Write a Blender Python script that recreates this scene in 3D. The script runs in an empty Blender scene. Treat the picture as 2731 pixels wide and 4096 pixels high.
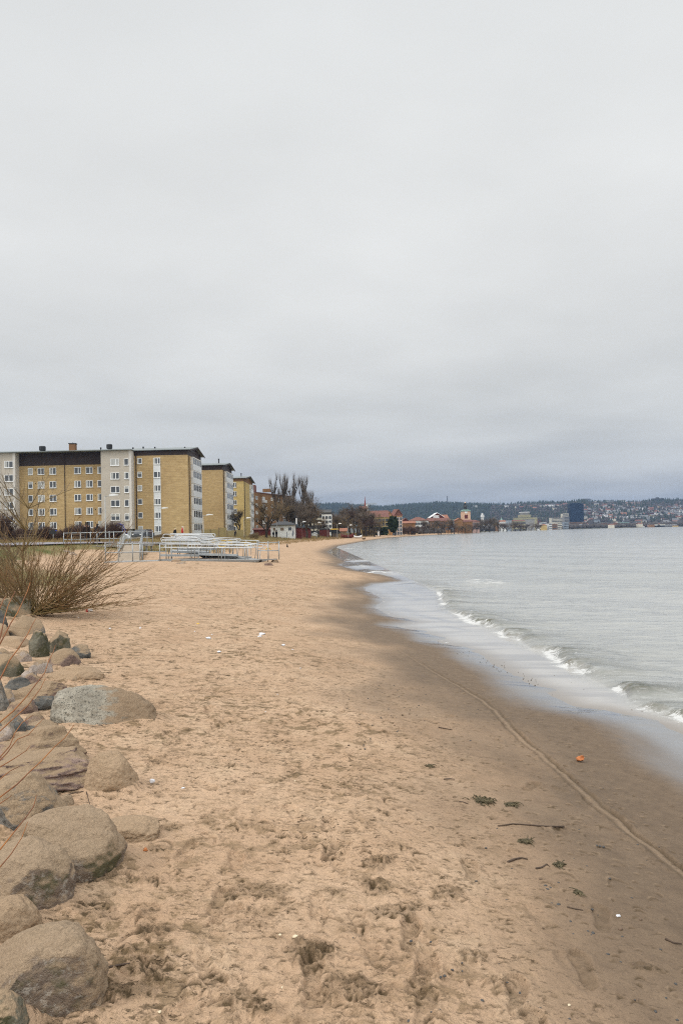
import bpy, bmesh, math, random
import numpy as np
from math import radians as R, sin, cos, pi
from mathutils import Vector, Matrix, Euler

# ------------------------------------------------------------------ camera, sky, sun, exposure
EYE = 2.2            # metres above the lake
FPX = 3000.0         # focal length in photograph pixels (photograph is 2731 x 4096)
ROLL = 1.3
PITCH = 1.62
sc = bpy.context.scene
cam_d = bpy.data.cameras.new('camera')
cam = bpy.data.objects.new('camera', cam_d)
sc.collection.objects.link(cam)
cam_d.sensor_fit = 'VERTICAL'; cam_d.sensor_height = 36.0
cam_d.lens = 36.0 * FPX / 4096.0
cam_d.clip_start = 0.05; cam_d.clip_end = 20000
cam.matrix_world = Matrix.Translation((0, 0, EYE)) @ Matrix.Rotation(R(90 + PITCH), 4, 'X') @ Matrix.Rotation(R(-ROLL), 4, 'Z')
sc.camera = cam

SUN_EL, SUN_AZ = 42.0, -112.0       # sun behind the cloud, to the left and a little behind the camera
world = bpy.data.worlds.new('World'); sc.world = world
world.use_nodes = True
nt = world.node_tree; nt.nodes.clear(); L = nt.links
def N(t, **k):
    n = nt.nodes.new(t)
    for a, b in k.items(): setattr(n, a, b)
    return n
out = N('ShaderNodeOutputWorld'); bg = N('ShaderNodeBackground'); L.new(bg.outputs[0], out.inputs[0])
sky = N('ShaderNodeTexSky', sky_type='NISHITA'); sky.sun_disc = False
sky.sun_elevation = R(SUN_EL); sky.sun_rotation = R(SUN_AZ); sky.air_density = 1.5; sky.dust_density = 3
sks = N('ShaderNodeVectorMath', operation='SCALE'); sks.inputs[3].default_value = 0.09
L.new(sky.outputs[0], sks.inputs[0])
tc = N('ShaderNodeTexCoord'); sep = N('ShaderNodeSeparateXYZ'); L.new(tc.outputs['Generated'], sep.inputs[0])
ramp = N('ShaderNodeValToRGB'); cr = ramp.color_ramp; cr.interpolation = 'B_SPLINE'
stops = [(0.0, (.37, .42, .49)), (.03, (.42, .46, .51)), (.065, (.515, .54, .57)), (.12, (.60, .618, .622)),
         (.22, (.70, .708, .70)), (.40, (.765, .77, .758)), (.62, (.74, .755, .75)), (1.0, (.75, .755, .76))]
cr.elements[0].position = 0; cr.elements[1].position = 1
for i, (p, c) in enumerate(stops):
    e = cr.elements[0] if i == 0 else (cr.elements[-1] if i == len(stops) - 1 else cr.elements.new(p))
    e.position = p; e.color = (*c, 1)
mz = N('ShaderNodeMath', operation='MAXIMUM'); mz.inputs[1].default_value = 0; L.new(sep.outputs[2], mz.inputs[0])
# cloud deck: project the direction on a plane overhead so that the streaks flatten towards the horizon
za = N('ShaderNodeMath', operation='ADD'); za.inputs[1].default_value = .10; L.new(mz.outputs[0], za.inputs[0])
dx = N('ShaderNodeMath', operation='DIVIDE'); L.new(sep.outputs[0], dx.inputs[0]); L.new(za.outputs[0], dx.inputs[1])
dy = N('ShaderNodeMath', operation='DIVIDE'); L.new(sep.outputs[1], dy.inputs[0]); L.new(za.outputs[0], dy.inputs[1])
cb = N('ShaderNodeCombineXYZ'); L.new(dx.outputs[0], cb.inputs[0]); L.new(dy.outputs[0], cb.inputs[1])
n1 = N('ShaderNodeTexNoise'); n1.inputs['Scale'].default_value = .62; n1.inputs['Detail'].default_value = 5; n1.inputs['Roughness'].default_value = .45; n1.inputs['Distortion'].default_value = .3
n2 = N('ShaderNodeTexNoise'); n2.inputs['Scale'].default_value = 1.9; n2.inputs['Detail'].default_value = 6; n2.inputs['Roughness'].default_value = .5
L.new(cb.outputs[0], n1.inputs[0]); L.new(cb.outputs[0], n2.inputs[0])
mx = N('ShaderNodeMath', operation='MULTIPLY_ADD'); mx.inputs[1].default_value = .35; L.new(n2.outputs[0], mx.inputs[0]); L.new(n1.outputs[0], mx.inputs[2])
mr = N('ShaderNodeMapRange'); mr.inputs['From Min'].default_value = .42; mr.inputs['From Max'].default_value = .92
mr.inputs['To Min'].default_value = .87; mr.inputs['To Max'].default_value = 1.10; L.new(mx.outputs[0], mr.inputs[0])
# cloudy wobble of the gradient's height
wob = N('ShaderNodeMath', operation='MULTIPLY_ADD'); wob.inputs[1].default_value = .10; wob.inputs[2].default_value = -.05; L.new(n1.outputs[0], wob.inputs[0])
wz = N('ShaderNodeMath', operation='ADD'); L.new(mz.outputs[0], wz.inputs[0]); L.new(wob.outputs[0], wz.inputs[1])
L.new(wz.outputs[0], ramp.inputs[0])
cl = N('ShaderNodeVectorMath', operation='MULTIPLY'); L.new(ramp.outputs[0], cl.inputs[0]); L.new(mr.outputs[0], cl.inputs[1])
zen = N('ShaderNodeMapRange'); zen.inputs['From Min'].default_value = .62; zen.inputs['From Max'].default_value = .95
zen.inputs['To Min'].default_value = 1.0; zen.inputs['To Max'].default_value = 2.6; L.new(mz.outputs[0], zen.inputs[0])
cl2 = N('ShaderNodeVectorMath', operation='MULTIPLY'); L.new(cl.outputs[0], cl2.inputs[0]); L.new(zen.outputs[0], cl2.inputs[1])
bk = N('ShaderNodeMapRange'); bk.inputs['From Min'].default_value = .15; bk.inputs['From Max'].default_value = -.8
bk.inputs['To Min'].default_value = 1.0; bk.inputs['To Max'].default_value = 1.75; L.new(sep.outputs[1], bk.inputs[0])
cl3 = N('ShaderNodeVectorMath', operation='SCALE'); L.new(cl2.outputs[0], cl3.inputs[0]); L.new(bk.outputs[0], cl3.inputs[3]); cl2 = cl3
mixs = N('ShaderNodeMix', data_type='RGBA'); mixs.inputs[0].default_value = .05
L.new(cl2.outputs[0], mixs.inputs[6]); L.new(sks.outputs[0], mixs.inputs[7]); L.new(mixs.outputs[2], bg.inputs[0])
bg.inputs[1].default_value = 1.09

sun_d = bpy.data.lights.new('sun', 'SUN'); sun_d.energy = 1.5; sun_d.angle = R(16); sun_d.color = (1, .965, .92)
sun = bpy.data.objects.new('sun', sun_d); sc.collection.objects.link(sun)
sv = Vector((sin(R(SUN_AZ)) * cos(R(SUN_EL)), cos(R(SUN_AZ)) * cos(R(SUN_EL)), sin(R(SUN_EL))))
sun.rotation_euler = sv.to_track_quat('Z', 'Y').to_euler()
sc.view_settings.view_transform = 'Standard'; sc.view_settings.look = 'None'
sc.view_settings.exposure = 0.0; sc.view_settings.gamma = 1.0; sc.view_settings.use_curve_mapping = False
sc.render.engine = 'CYCLES'
sc.cycles.max_bounces = 5; sc.cycles.diffuse_bounces = 2; sc.cycles.glossy_bounces = 2; sc.cycles.transparent_max_bounces = 6
sc.cycles.use_denoising = False; sc.cycles.filter_width = 1.1
sc.cycles.volume_bounces = 0; sc.cycles.caustics_reflective = False; sc.cycles.caustics_refractive = False

# ------------------------------------------------------------------ helpers
rnd = random.Random(7)
nrg = np.random.default_rng(11)

def pix_dir(px, py):
    dx, dy = px - 1365.5, py - 2048.0
    r = R(ROLL)
    u = dx * cos(r) - dy * sin(r); v = -(dx * sin(r) + dy * cos(r))
    p = R(PITCH)
    y = FPX * cos(p) - v * sin(p); z = FPX * sin(p) + v * cos(p)
    return u / y, z / y            # x and z gained per metre of depth
def at(px, py, d):
    a, b = pix_dir(px, py)
    return Vector((a * d, d, EYE + b * d))
def on_plane(px, py, z=0.0):
    a, b = pix_dir(px, py)
    d = (z - EYE) / b
    return (a * d, d)

_perm = np.random.default_rng(5).permutation(256).astype(np.int64)
_perm = np.concatenate([_perm, _perm, _perm])
_g2 = np.array([[cos(a), sin(a)] for a in np.linspace(0, 2 * pi, 16, endpoint=False)])
def perlin2(x, y, seed=0):
    x = np.asarray(x, float) + seed * 17.31; y = np.asarray(y, float) + seed * 9.73
    xi = np.floor(x).astype(np.int64); yi = np.floor(y).astype(np.int64)
    fx = x - xi; fy = y - yi; xi &= 255; yi &= 255
    u = fx * fx * fx * (fx * (fx * 6 - 15) + 10); v = fy * fy * fy * (fy * (fy * 6 - 15) + 10)
    def g(ix, iy, ax, ay):
        h = _perm[_perm[ix & 255] + (iy & 255)] & 15
        return _g2[h, 0] * ax + _g2[h, 1] * ay
    a = g(xi, yi, fx, fy); b = g(xi + 1, yi, fx - 1, fy); c = g(xi, yi + 1, fx, fy - 1); d = g(xi + 1, yi + 1, fx - 1, fy - 1)
    return (a + (b - a) * u + ((c + (d - c) * u) - (a + (b - a) * u)) * v) * 1.5
_g3 = np.array([(1,1,0),(-1,1,0),(1,-1,0),(-1,-1,0),(1,0,1),(-1,0,1),(1,0,-1),(-1,0,-1),(0,1,1),(0,-1,1),(0,1,-1),(0,-1,-1),(1,1,0),(-1,1,0),(0,-1,1),(0,-1,-1)], float)
def perlin3(p, seed=0):
    p = p + np.array([seed * 13.7, seed * 7.1, seed * 3.3])
    i = np.floor(p).astype(np.int64); f = p - i; i &= 255
    w = f * f * f * (f * (f * 6 - 15) + 10)
    res = 0
    for cx in (0, 1):
        for cy in (0, 1):
            for cz in (0, 1):
                h = _perm[_perm[_perm[(i[:, 0] + cx) & 255] + ((i[:, 1] + cy) & 255)] + ((i[:, 2] + cz) & 255)] & 15
                g = _g3[h]; dd = f - np.array([cx, cy, cz])
                wt = (w[:, 0] if cx else 1 - w[:, 0]) * (w[:, 1] if cy else 1 - w[:, 1]) * (w[:, 2] if cz else 1 - w[:, 2])
                res = res + wt * (g * dd).sum(1)
    return res
def fbm2(x, y, octv=4, seed=0, gain=.5, lac=2.03, ridged=False):
    a, s, t = 1.0, 0, 0
    for k in range(octv):
        n = perlin2(x, y, seed + k * 3)
        s = s + a * ((1 - 2 * np.abs(n)) if ridged else n); t += a
        a *= gain; x = x * lac; y = y * lac
    return s / t
def sstep(a, b, x):
    t = np.clip((x - a) / (b - a), 0, 1); return t * t * (3 - 2 * t)

def tag(o, label=None, cat=None, group=None, kind=None):
    if label: o['label'] = label
    if cat: o['category'] = cat
    if group: o['group'] = group
    if kind: o['kind'] = kind
    return o
col = sc.collection
def link(name, me, parent=None, m=None, smooth=False):
    o = bpy.data.objects.new(name, me); col.objects.link(o)
    if parent: o.parent = parent
    if m is not None and me is not None and len(me.materials) == 0: me.materials.append(m)
    if smooth: me.polygons.foreach_set('use_smooth', [True] * len(me.polygons))
    return o
def empty(name, loc=(0, 0, 0), label=None, cat=None, group=None, rz=0):
    o = bpy.data.objects.new(name, None); col.objects.link(o); o.location = loc; o.rotation_euler = (0, 0, rz)
    o.empty_display_size = .1
    return tag(o, label, cat, group)
def dup(o, parent=None):
    c = o.copy(); col.objects.link(c); c.parent = parent
    for ch in [k for k in bpy.data.objects if k.parent == o]: dup(ch, c)
    return c
def np_mesh(name, V, F):
    me = bpy.data.meshes.new(name)
    V = np.asarray(V, np.float32); F = np.asarray(F, np.int32)
    me.vertices.add(len(V)); me.vertices.foreach_set('co', V.ravel())
    k = F.shape[1]
    me.loops.add(F.size); me.loops.foreach_set('vertex_index', F.ravel())
    me.polygons.add(len(F)); me.polygons.foreach_set('loop_start', np.arange(len(F), dtype=np.int32) * k)
    me.polygons.foreach_set('loop_total', np.full(len(F), k, np.int32))
    me.update(calc_edges=True)
    return me
def add_attr(me, name, vals):
    a = me.attributes.new(name, 'FLOAT', 'POINT'); a.data.foreach_set('value', np.asarray(vals, np.float32).ravel())

class MB:
    def __init__(s): s.v = []; s.f = []
    def add(s, vs, fs):
        n = len(s.v); s.v += [tuple(v) for v in vs]; s.f += [tuple(i + n for i in f) for f in fs]; return s
    def box(s, c, d, rz=0, M=None):
        x, y, z = d[0] / 2, d[1] / 2, d[2] / 2
        vs = [Vector((a * x, b * y, e * z)) for a, b, e in ((-1,-1,-1),(1,-1,-1),(1,1,-1),(-1,1,-1),(-1,-1,1),(1,-1,1),(1,1,1),(-1,1,1))]
        if M is not None: vs = [M @ v for v in vs]
        elif rz: q = Matrix.Rotation(rz, 3, 'Z'); vs = [q @ v for v in vs]
        return s.add([v + Vector(c) for v in vs], [(0,3,2,1),(4,5,6,7),(0,1,5,4),(1,2,6,5),(2,3,7,6),(3,0,4,7)])
    def box2(s, a, b):
        return s.box([(a[i] + b[i]) / 2 for i in range(3)], [abs(b[i] - a[i]) for i in range(3)])
    def tube(s, pts, rad, n=8, closed=False, cap=True):
        pts = [Vector(p) for p in pts]; m = len(pts)
        rad = rad if isinstance(rad, (list, tuple)) else [rad] * m
        vs = []; up = None
        for i, p in enumerate(pts):
            if closed: t = pts[(i + 1) % m] - pts[i - 1]
            else: t = pts[min(i + 1, m - 1)] - pts[max(i - 1, 0)]
            t.normalize()
            if up is None: up = Vector((0, 0, 1)) if abs(t.z) < .9 else Vector((1, 0, 0))
            a = t.cross(up)
            if a.length < 1e-4: a = t.cross(Vector((1, .2, 0)))
            a.normalize(); b = a.cross(t); up = b
            for k in range(n): vs.append(p + (a * cos(2 * pi * k / n) + b * sin(2 * pi * k / n)) * rad[i])
        fs = []
        for i in range(m if closed else m - 1):
            j = (i + 1) % m
            for k in range(n):
                l = (k + 1) % n; fs.append((i * n + k, j * n + k, j * n + l, i * n + l))
        if cap and not closed: fs += [tuple(range(n)), tuple((m - 1) * n + k for k in reversed(range(n)))]
        return s.add(vs, fs)
    def prism(s, poly, a, b, axis='z'):   # polygon extruded along an axis from a to b
        f = {'z': lambda p, t: (p[0], p[1], t), 'y': lambda p, t: (p[0], t, p[1]), 'x': lambda p, t: (t, p[0], p[1])}[axis]
        n = len(poly); vs = [f(p, a) for p in poly] + [f(p, b) for p in poly]
        return s.add(vs, [tuple(range(n)), tuple(range(2 * n - 1, n - 1, -1))] + [(i, n + i, n + (i + 1) % n, (i + 1) % n) for i in range(n)])
    def lathe(s, prof, n=12, c=(0, 0, 0)):
        vs = []; m = len(prof)
        for r, z in prof:
            for k in range(n): vs.append((c[0] + r * cos(2 * pi * k / n), c[1] + r * sin(2 * pi * k / n), c[2] + z))
        fs = [(i * n + k, i * n + (k + 1) % n, (i + 1) * n + (k + 1) % n, (i + 1) * n + k) for i in range(m - 1) for k in range(n)]
        fs += [tuple(reversed(range(n))), tuple((m - 1) * n + k for k in range(n))]
        return s.add(vs, fs)
    def mesh(s, name='m', fix=True):
        me = bpy.data.meshes.new(name); me.from_pydata(s.v, [], s.f)
        if fix:
            b = bmesh.new(); b.from_mesh(me); bmesh.ops.recalc_face_normals(b, faces=b.faces); b.to_mesh(me); b.free()
        me.update(); return me
    def build(s, name, m, parent=None, smooth=False):
        return link(name, s.mesh(name), parent, m, smooth)

def segs_mesh(name, segs, sides=3):
    """many tapered twigs: rows of (x0,y0,z0,r0,x1,y1,z1,r1)"""
    S = np.asarray(segs, float); P0 = S[:, 0:3]; r0 = S[:, 3:4]; P1 = S[:, 4:7]; r1 = S[:, 7:8]
    t = P1 - P0; t /= np.maximum(np.linalg.norm(t, axis=1, keepdims=True), 1e-6)
    ref = np.where(np.abs(t[:, 2:3]) < .9, np.array([[0, 0, 1.]]), np.array([[1., 0, 0]]))
    a = np.cross(t, ref); a /= np.maximum(np.linalg.norm(a, axis=1, keepdims=True), 1e-6); b = np.cross(a, t)
    V = []
    for k in range(sides):
        w = a * cos(2 * pi * k / sides) + b * sin(2 * pi * k / sides); V.append(P0 + w * r0)
    for k in range(sides):
        w = a * cos(2 * pi * k / sides) + b * sin(2 * pi * k / sides); V.append(P1 + w * r1)
    V = np.stack(V, 1).reshape(-1, 3); n = len(S); base = np.arange(n)[:, None] * 2 * sides
    F = [np.concatenate([base + k, base + (k + 1) % sides, base + sides + (k + 1) % sides, base + sides + k], 1) for k in range(sides)]
    F = np.stack(F, 1).reshape(-1, 4)
    return np_mesh(name, V, F)

# ------------------------------------------------------------------ materials
def newmat(name):
    m = bpy.data.materials.new(name); m.use_nodes = True
    return m, m.node_tree.nodes, m.node_tree.links, m.node_tree.nodes['Principled BSDF']
def mat(name, c, rough=.75, var=.18, scale=3.0, metal=0.0, bump=0.0, spec=.4, c2=None, stretch=None, coords='Object', detail=5):
    m, ns, ls, p = newmat(name)
    p.inputs['Roughness'].default_value = rough; p.inputs['Metallic'].default_value = metal; p.inputs['Specular IOR Level'].default_value = spec
    t = ns.new('ShaderNodeTexCoord'); n = ns.new('ShaderNodeTexNoise'); n.inputs['Scale'].default_value = scale; n.inputs['Detail'].default_value = detail
    n.inputs['Roughness'].default_value = .6
    src = t.outputs[coords]
    if stretch:
        mp = ns.new('ShaderNodeMapping'); mp.inputs['Scale'].default_value = stretch; ls.new(src, mp.inputs[0]); src = mp.outputs[0]
    ls.new(src, n.inputs[0])
    r = ns.new('ShaderNodeValToRGB'); ls.new(n.outputs[0], r.inputs[0])
    a = c2 if c2 else tuple(v * (1 - var) for v in c); b = c if c2 else tuple(min(1, v * (1 + var)) for v in c)
    r.color_ramp.elements[0].position = .32; r.color_ramp.elements[0].color = (*a, 1)
    r.color_ramp.elements[1].position = .68; r.color_ramp.elements[1].color = (*b, 1)
    ls.new(r.outputs[0], p.inputs['Base Color'])
    if bump:
        bn = ns.new('ShaderNodeBump'); bn.inputs['Strength'].default_value = bump; bn.inputs['Distance'].default_value = .02
        ls.new(n.outputs[0], bn.inputs['Height']); ls.new(bn.outputs[0], p.inputs['Normal'])
    return m
# ------------------------------------------------------------------ shoreline and ground heights
def c4(a, b): return (1300 + .9126 * a, 2120 + .9126 * b)
edge_px = [(1568,895),(1470,850),(1330,815),(1230,790),(1090,772),(1010,735),(925,688),(830,640),(700,560),(640,530),(560,505),(500,488),(430,450),(315,420),
           (400,402),(290,376),(225,342),(255,300),(160,256),(212,236),(340,224),(250,192),(150,180),(65,156),(92,140),(12,96),(60,70),(200,45),(300,32)]
SH = [(3.95, -30), (3.9, -8), (3.75, 0), (3.65, 5)]
for e in edge_px: SH.append(on_plane(*c4(*e)))
SH += [(45, 405), (89, 550), (176, 900), (290, 1250), (400, 1400), (550, 1500), (800, 1600), (2000, 1680), (6000, 1750)]
SH = np.array(SH, float)
def shore_dist(x, y):
    """signed distance to the water's edge, positive on land"""
    x = np.asarray(x, float); y = np.asarray(y, float)
    best = np.full(x.shape, 1e18); sgn = np.ones(x.shape)
    for i in range(len(SH) - 1):
        ax, ay = SH[i]; bx, by = SH[i + 1]; ex, ey = bx - ax, by - ay; L2 = ex * ex + ey * ey
        t = np.clip(((x - ax) * ex + (y - ay) * ey) / L2, 0, 1)
        qx = x - ax - t * ex; qy = y - ay - t * ey; d = qx * qx + qy * qy
        c = ex * (y - ay) - ey * (x - ax)
        m = d < best - 1e-9
        best = np.where(m, d, best); sgn = np.where(m, np.where(c >= 0, 1.0, -1.0), sgn)
    return np.sqrt(best) * sgn
PROF_S = [-400, -60, -10, -3, 0, 1.5, 3.5, 6, 10, 14, 20, 26, 40, 60, 300]
PROF_Z = [-8, -3, -.75, -.14, 0, .15, .43, .58, .76, 1.0, 1.68, 1.98, 2.15, 2.35, 2.5]
RIDGE = [(-400, 112), (1260, 121), (1320, 124), (1400, 118), (1537, 108), (1588, 112), (1650, 116), (1750, 120), (1850, 114), (1952, 108), (2036, 108), (2106, 112), (2200, 110), (2261, 108), (2328, 116), (2372, 110), (2483, 109), (2557, 107), (2613, 112), (2731, 110), (4500, 90)]
RU = np.array([pix_dir(p, 2110)[0] for p, _ in RIDGE]); RZ = np.array([z for _, z in RIDGE], float)
def base_h(x, y, s):
    z = np.interp(s, PROF_S, PROF_Z)
    dep = np.exp(-((x + 10.5) / 7.5) ** 6 - ((y - 44) / 7.0) ** 6)
    z = np.where(s > 2, z * (1 - dep) + np.minimum(z, .74) * dep, z)
    u = x / np.maximum(y, 1)
    ridge = np.interp(u, RU, RZ) - 12
    k = sstep(1800, 3150, y + 120 * perlin2(x / 500, y / 500, 3))
    hill = (ridge + 2.2 * perlin2(x / 70, y / 160, 8)) * k
    return np.where(s > 0, z + hill, z)
def ground(x, y):
    X = np.array([x], float); Y = np.array([y], float)
    return float(base_h(X, Y, shore_dist(X, Y))[0])
def gnd(px, py, dmin=1.5, dmax=3000):
    a, b = pix_dir(px, py); d = dmin * (dmax / dmin) ** np.linspace(0, 1, 6000)
    X = a * d; Z = EYE + b * d; G = base_h(X, d, shore_dist(X, d)); G = np.maximum(G, 0)
    i = np.argmax(Z < G)
    if Z[i] >= G[i]: i = len(d) - 1
    return Vector((X[i], d[i], G[i]))

def fan(y0, y1, c, u0, u1, nu, dyf):
    ys = [y0]
    while ys[-1] < y1: ys.append(ys[-1] + dyf(ys[-1]))
    ys = np.array(ys); us = np.linspace(u0, u1, nu)
    Y = np.repeat(ys[:, None], nu, 1); X = us[None, :] * (Y + c)
    return ys, us, X, Y
def grid_faces(nr, nc):
    i = np.arange(nr - 1)[:, None] * nc + np.arange(nc - 1)[None, :]
    return np.stack([i, i + 1, i + nc + 1, i + nc], -1).reshape(-1, 4)

# ------------------------------------------------------------------ the beach
CF = 1.5
ys, us, GX, GY = fan(-1.2, 620, CF, -.82, .82, 1180, lambda y: .03 if y < 1.4 else (.0085 if y < 4.6 else min(.0085 * (y / 4.6) ** 1.45, .016 * y)))
S = shore_dist(GX, GY)
GZ = base_h(GX, GY, S)
du = us[1] - us[0]
lod = np.maximum(GY, 2.0)
def band(wl):     # fade a wavelength out once the grid cannot carry it
    g = np.maximum(du * (GY + CF), np.gradient(ys)[:, None] * np.ones_like(GX))
    return np.clip(wl / (g * 2.2) - .6, 0, 1)
dryz = sstep(1.6, 4.2, S + .9 * perlin2(GX / 1.7, GY / 2.6, 2))           # 0 in the smooth wet zone, 1 in the trodden dry zone
near = sstep(70, 25, GY)
undul = fbm2(GX / 1.4, GY / 1.1, 3, 4) * .028 * (.25 + .75 * dryz) + fbm2(GX / 5, GY / 4, 2, 6) * .05 * dryz
troddn = (.25 + .75 * sstep(-.05, .40, fbm2(GX / 1.1, GY / .9, 3, 21))) * dryz
lump = fbm2(GX / .16, GY / .11, 3, 31, gain=.55) * band(.11)
crumb = fbm2(GX / .05, GY / .04, 2, 41, gain=.6) * band(.045)
crr = np.zeros_like(GX); nr_ = ys < 9; crr[nr_] = np.clip(fbm2(GX[nr_] / .045, GY[nr_] / .038, 2, 61, gain=.6, ridged=True) - .1, -.4, 1); crr *= band(.04)
rid = np.clip(fbm2(GX / .33, GY / .2, 3, 51, ridged=True) - .25, 0, 1) * band(.2)
H = undul * .7 + troddn * (lump * .008 + crumb * .010) + lump * .003 + crumb * .0022 * dryz + rid * .010 * troddn
MO = np.clip(-lump * 1.2 - .1, 0, 1) * troddn * .8 + np.clip(-crumb - .1, 0, 1) * troddn * .5  # darkening mask: moist sand, plus relief shade painted into pits and hollows
# shoe prints, scuffs and paw marks pressed one by one
def stamp(cx, cy, rad, fn):
    j0 = np.searchsorted(ys, cy - rad); j1 = np.searchsorted(ys, cy + rad)
    if j1 <= j0 + 1: return
    w = (cy + CF); i0 = int(np.floor(((cx - rad) / (w + rad) - us[0]) / du)) - 1; i1 = int(np.ceil(((cx + rad) / max(w - rad, .5) - us[0]) / du)) + 1
    i0 = max(i0, 0); i1 = min(i1, len(us))
    if i1 <= i0 + 1: return
    sl = (slice(j0, j1), slice(i0, i1))
    fn(sl, GX[sl] - cx, GY[sl] - cy)
def shoe(cx, cy, ang, depth, scale, sharp, lumpy, dark=1.0):
    ca, sa = cos(ang), sin(ang)
    def fn(sl, dx, dy):
        a = (dx * ca + dy * sa) / scale; b = (-dx * sa + dy * ca) / scale
        w = np.interp(a, [-.15, -.13, -.09, -.03, .03, .08, .125, .15], [0.001, .026, .035, .027, .036, .046, .034, .001])
        da = np.maximum(np.abs(a) - .14, 0)
        d = (np.abs(b) - w) + da * 1.0            # <0 inside
        ins = sstep(.012 / sharp, -.008 / sharp, d)
        rim = np.exp(-((d - .016) / .013) ** 2) * (.35 + .5 * (a > .02))
        n = lump[sl]; cc = crumb[sl]
        H[sl] += -depth * ins * (1 + .25 * n) + depth * .55 * rim * (1 + .8 * n) + ins * lumpy * .012 * cc
        tread = (np.sin(a * 2 * pi / .021) * .0022) * ins * sharp * band(.03)[sl] if False else 0
        MO[sl] = np.clip(MO[sl] + dark * ins * (.35 + .5 * np.clip(-cc * 2 + .3, 0, 1) * lumpy) - .25 * rim, 0, 1.3)
    stamp(cx, cy, .2 * scale, fn)
def scuff(cx, cy, ang, rad, depth, dark):
    ca, sa = cos(ang), sin(ang)
    def fn(sl, dx, dy):
        a = dx * ca + dy * sa; b = -dx * sa + dy * ca + a * a * 1.8
        g = np.exp(-(a / rad) ** 2 * 1.6 - (b / (rad * .33)) ** 2)
        g2 = np.exp(-(a / rad) ** 2 * 1.4 - ((b + rad * .5) / (rad * .28)) ** 2)
        cc = crumb[sl]
        pit = crr[sl]; gg_ = np.clip(g + .8 * g2, 0, 1); edge_ = sstep(.18, .5, gg_ + .35 * lump[sl])
        H[sl] += -depth * .55 * g + depth * .35 * g2 * (1 + .9 * lump[sl]) + edge_ * (.014 * pit + .009 * cc)
        MO[sl] = np.clip(MO[sl] + dark * edge_ * (.30 + .9 * sstep(.25, -.12, pit + .3 * cc)), 0, 1.35)
    stamp(cx, cy, rad * 1.7, fn)
def dash(cx, cy, ang, rad, depth, dark):
    ca, sa = cos(ang), sin(ang); th = max(rad * .14, .006, cy * .0016)
    def fn(sl, dx, dy):
        a = dx * ca + dy * sa; b = -dx * sa + dy * ca + a * a * 3.0 / max(rad, .05) * .5
        m_ = np.clip(1 - (a / rad) ** 2, 0, 1)
        g = m_ * np.exp(-(b / th) ** 2); up = m_ * np.exp(-((b - th * 2.2) / (th * 1.6)) ** 2)
        H[sl] += -depth * 1.2 * g + depth * .6 * up * (1 + .8 * lump[sl]); MO[sl] = np.clip(MO[sl] + dark * g - .25 * up, -.3, 1.4)
    stamp(cx, cy, rad * 1.5, fn)
r1 = random.Random(3)
cnt = 0
for k in range(15000):
    y = 1.7 + 40 * (r1.random() ** 1.35)
    x = r1.uniform(-.62, .62) * (y + CF)
    s_ = 3.75 - x if y < 8 else 2.0 - x
    dens = 1.0 if s_ > 3.3 else (.28 if s_ > 1.9 else .035)
    if y < 7: dens *= .34
    if r1.random() > dens or s_ > 14: continue
    base_a = r1.choice((pi / 2, -pi / 2)) + r1.gauss(0, .45)
    t = r1.random(); soft = 1 if s_ > 2.6 else .45
    if t < .16: shoe(x, y, base_a, r1.uniform(.006, .017) * soft, r1.uniform(.85, 1.08), r1.uniform(.5, 1.3), r1.uniform(.2, 1), r1.uniform(.1, .6) * soft)
    elif t < .50: scuff(x, y, r1.gauss(0, .5), r1.uniform(.03, .09), r1.uniform(.010, .024) * soft, r1.uniform(.5, 1.2) * soft)
    elif t < .93: dash(x, y, r1.gauss(0, .45), r1.uniform(.025, .085), r1.uniform(.006, .016) * soft, r1.uniform(.6, 1.4) * (.4 + .6 * soft))
    else: shoe(x, y, base_a, r1.uniform(.005, .012), 1.0, .35, .2, .1)
    cnt += 1
for k in range(11000):
    y = 1.8 + 9.5 * (r1.random() ** 1.2); x = r1.uniform(-.60, .60) * (y + CF); s_ = 3.75 - x
    if r1.random() > (1.0 if s_ > 3.0 else (.42 if s_ > 1.6 else .08)): continue
    dash(x, y, r1.gauss(0, .5), r1.uniform(.010, .034), r1.uniform(.003, .008), r1.uniform(.5, 1.3))
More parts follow.
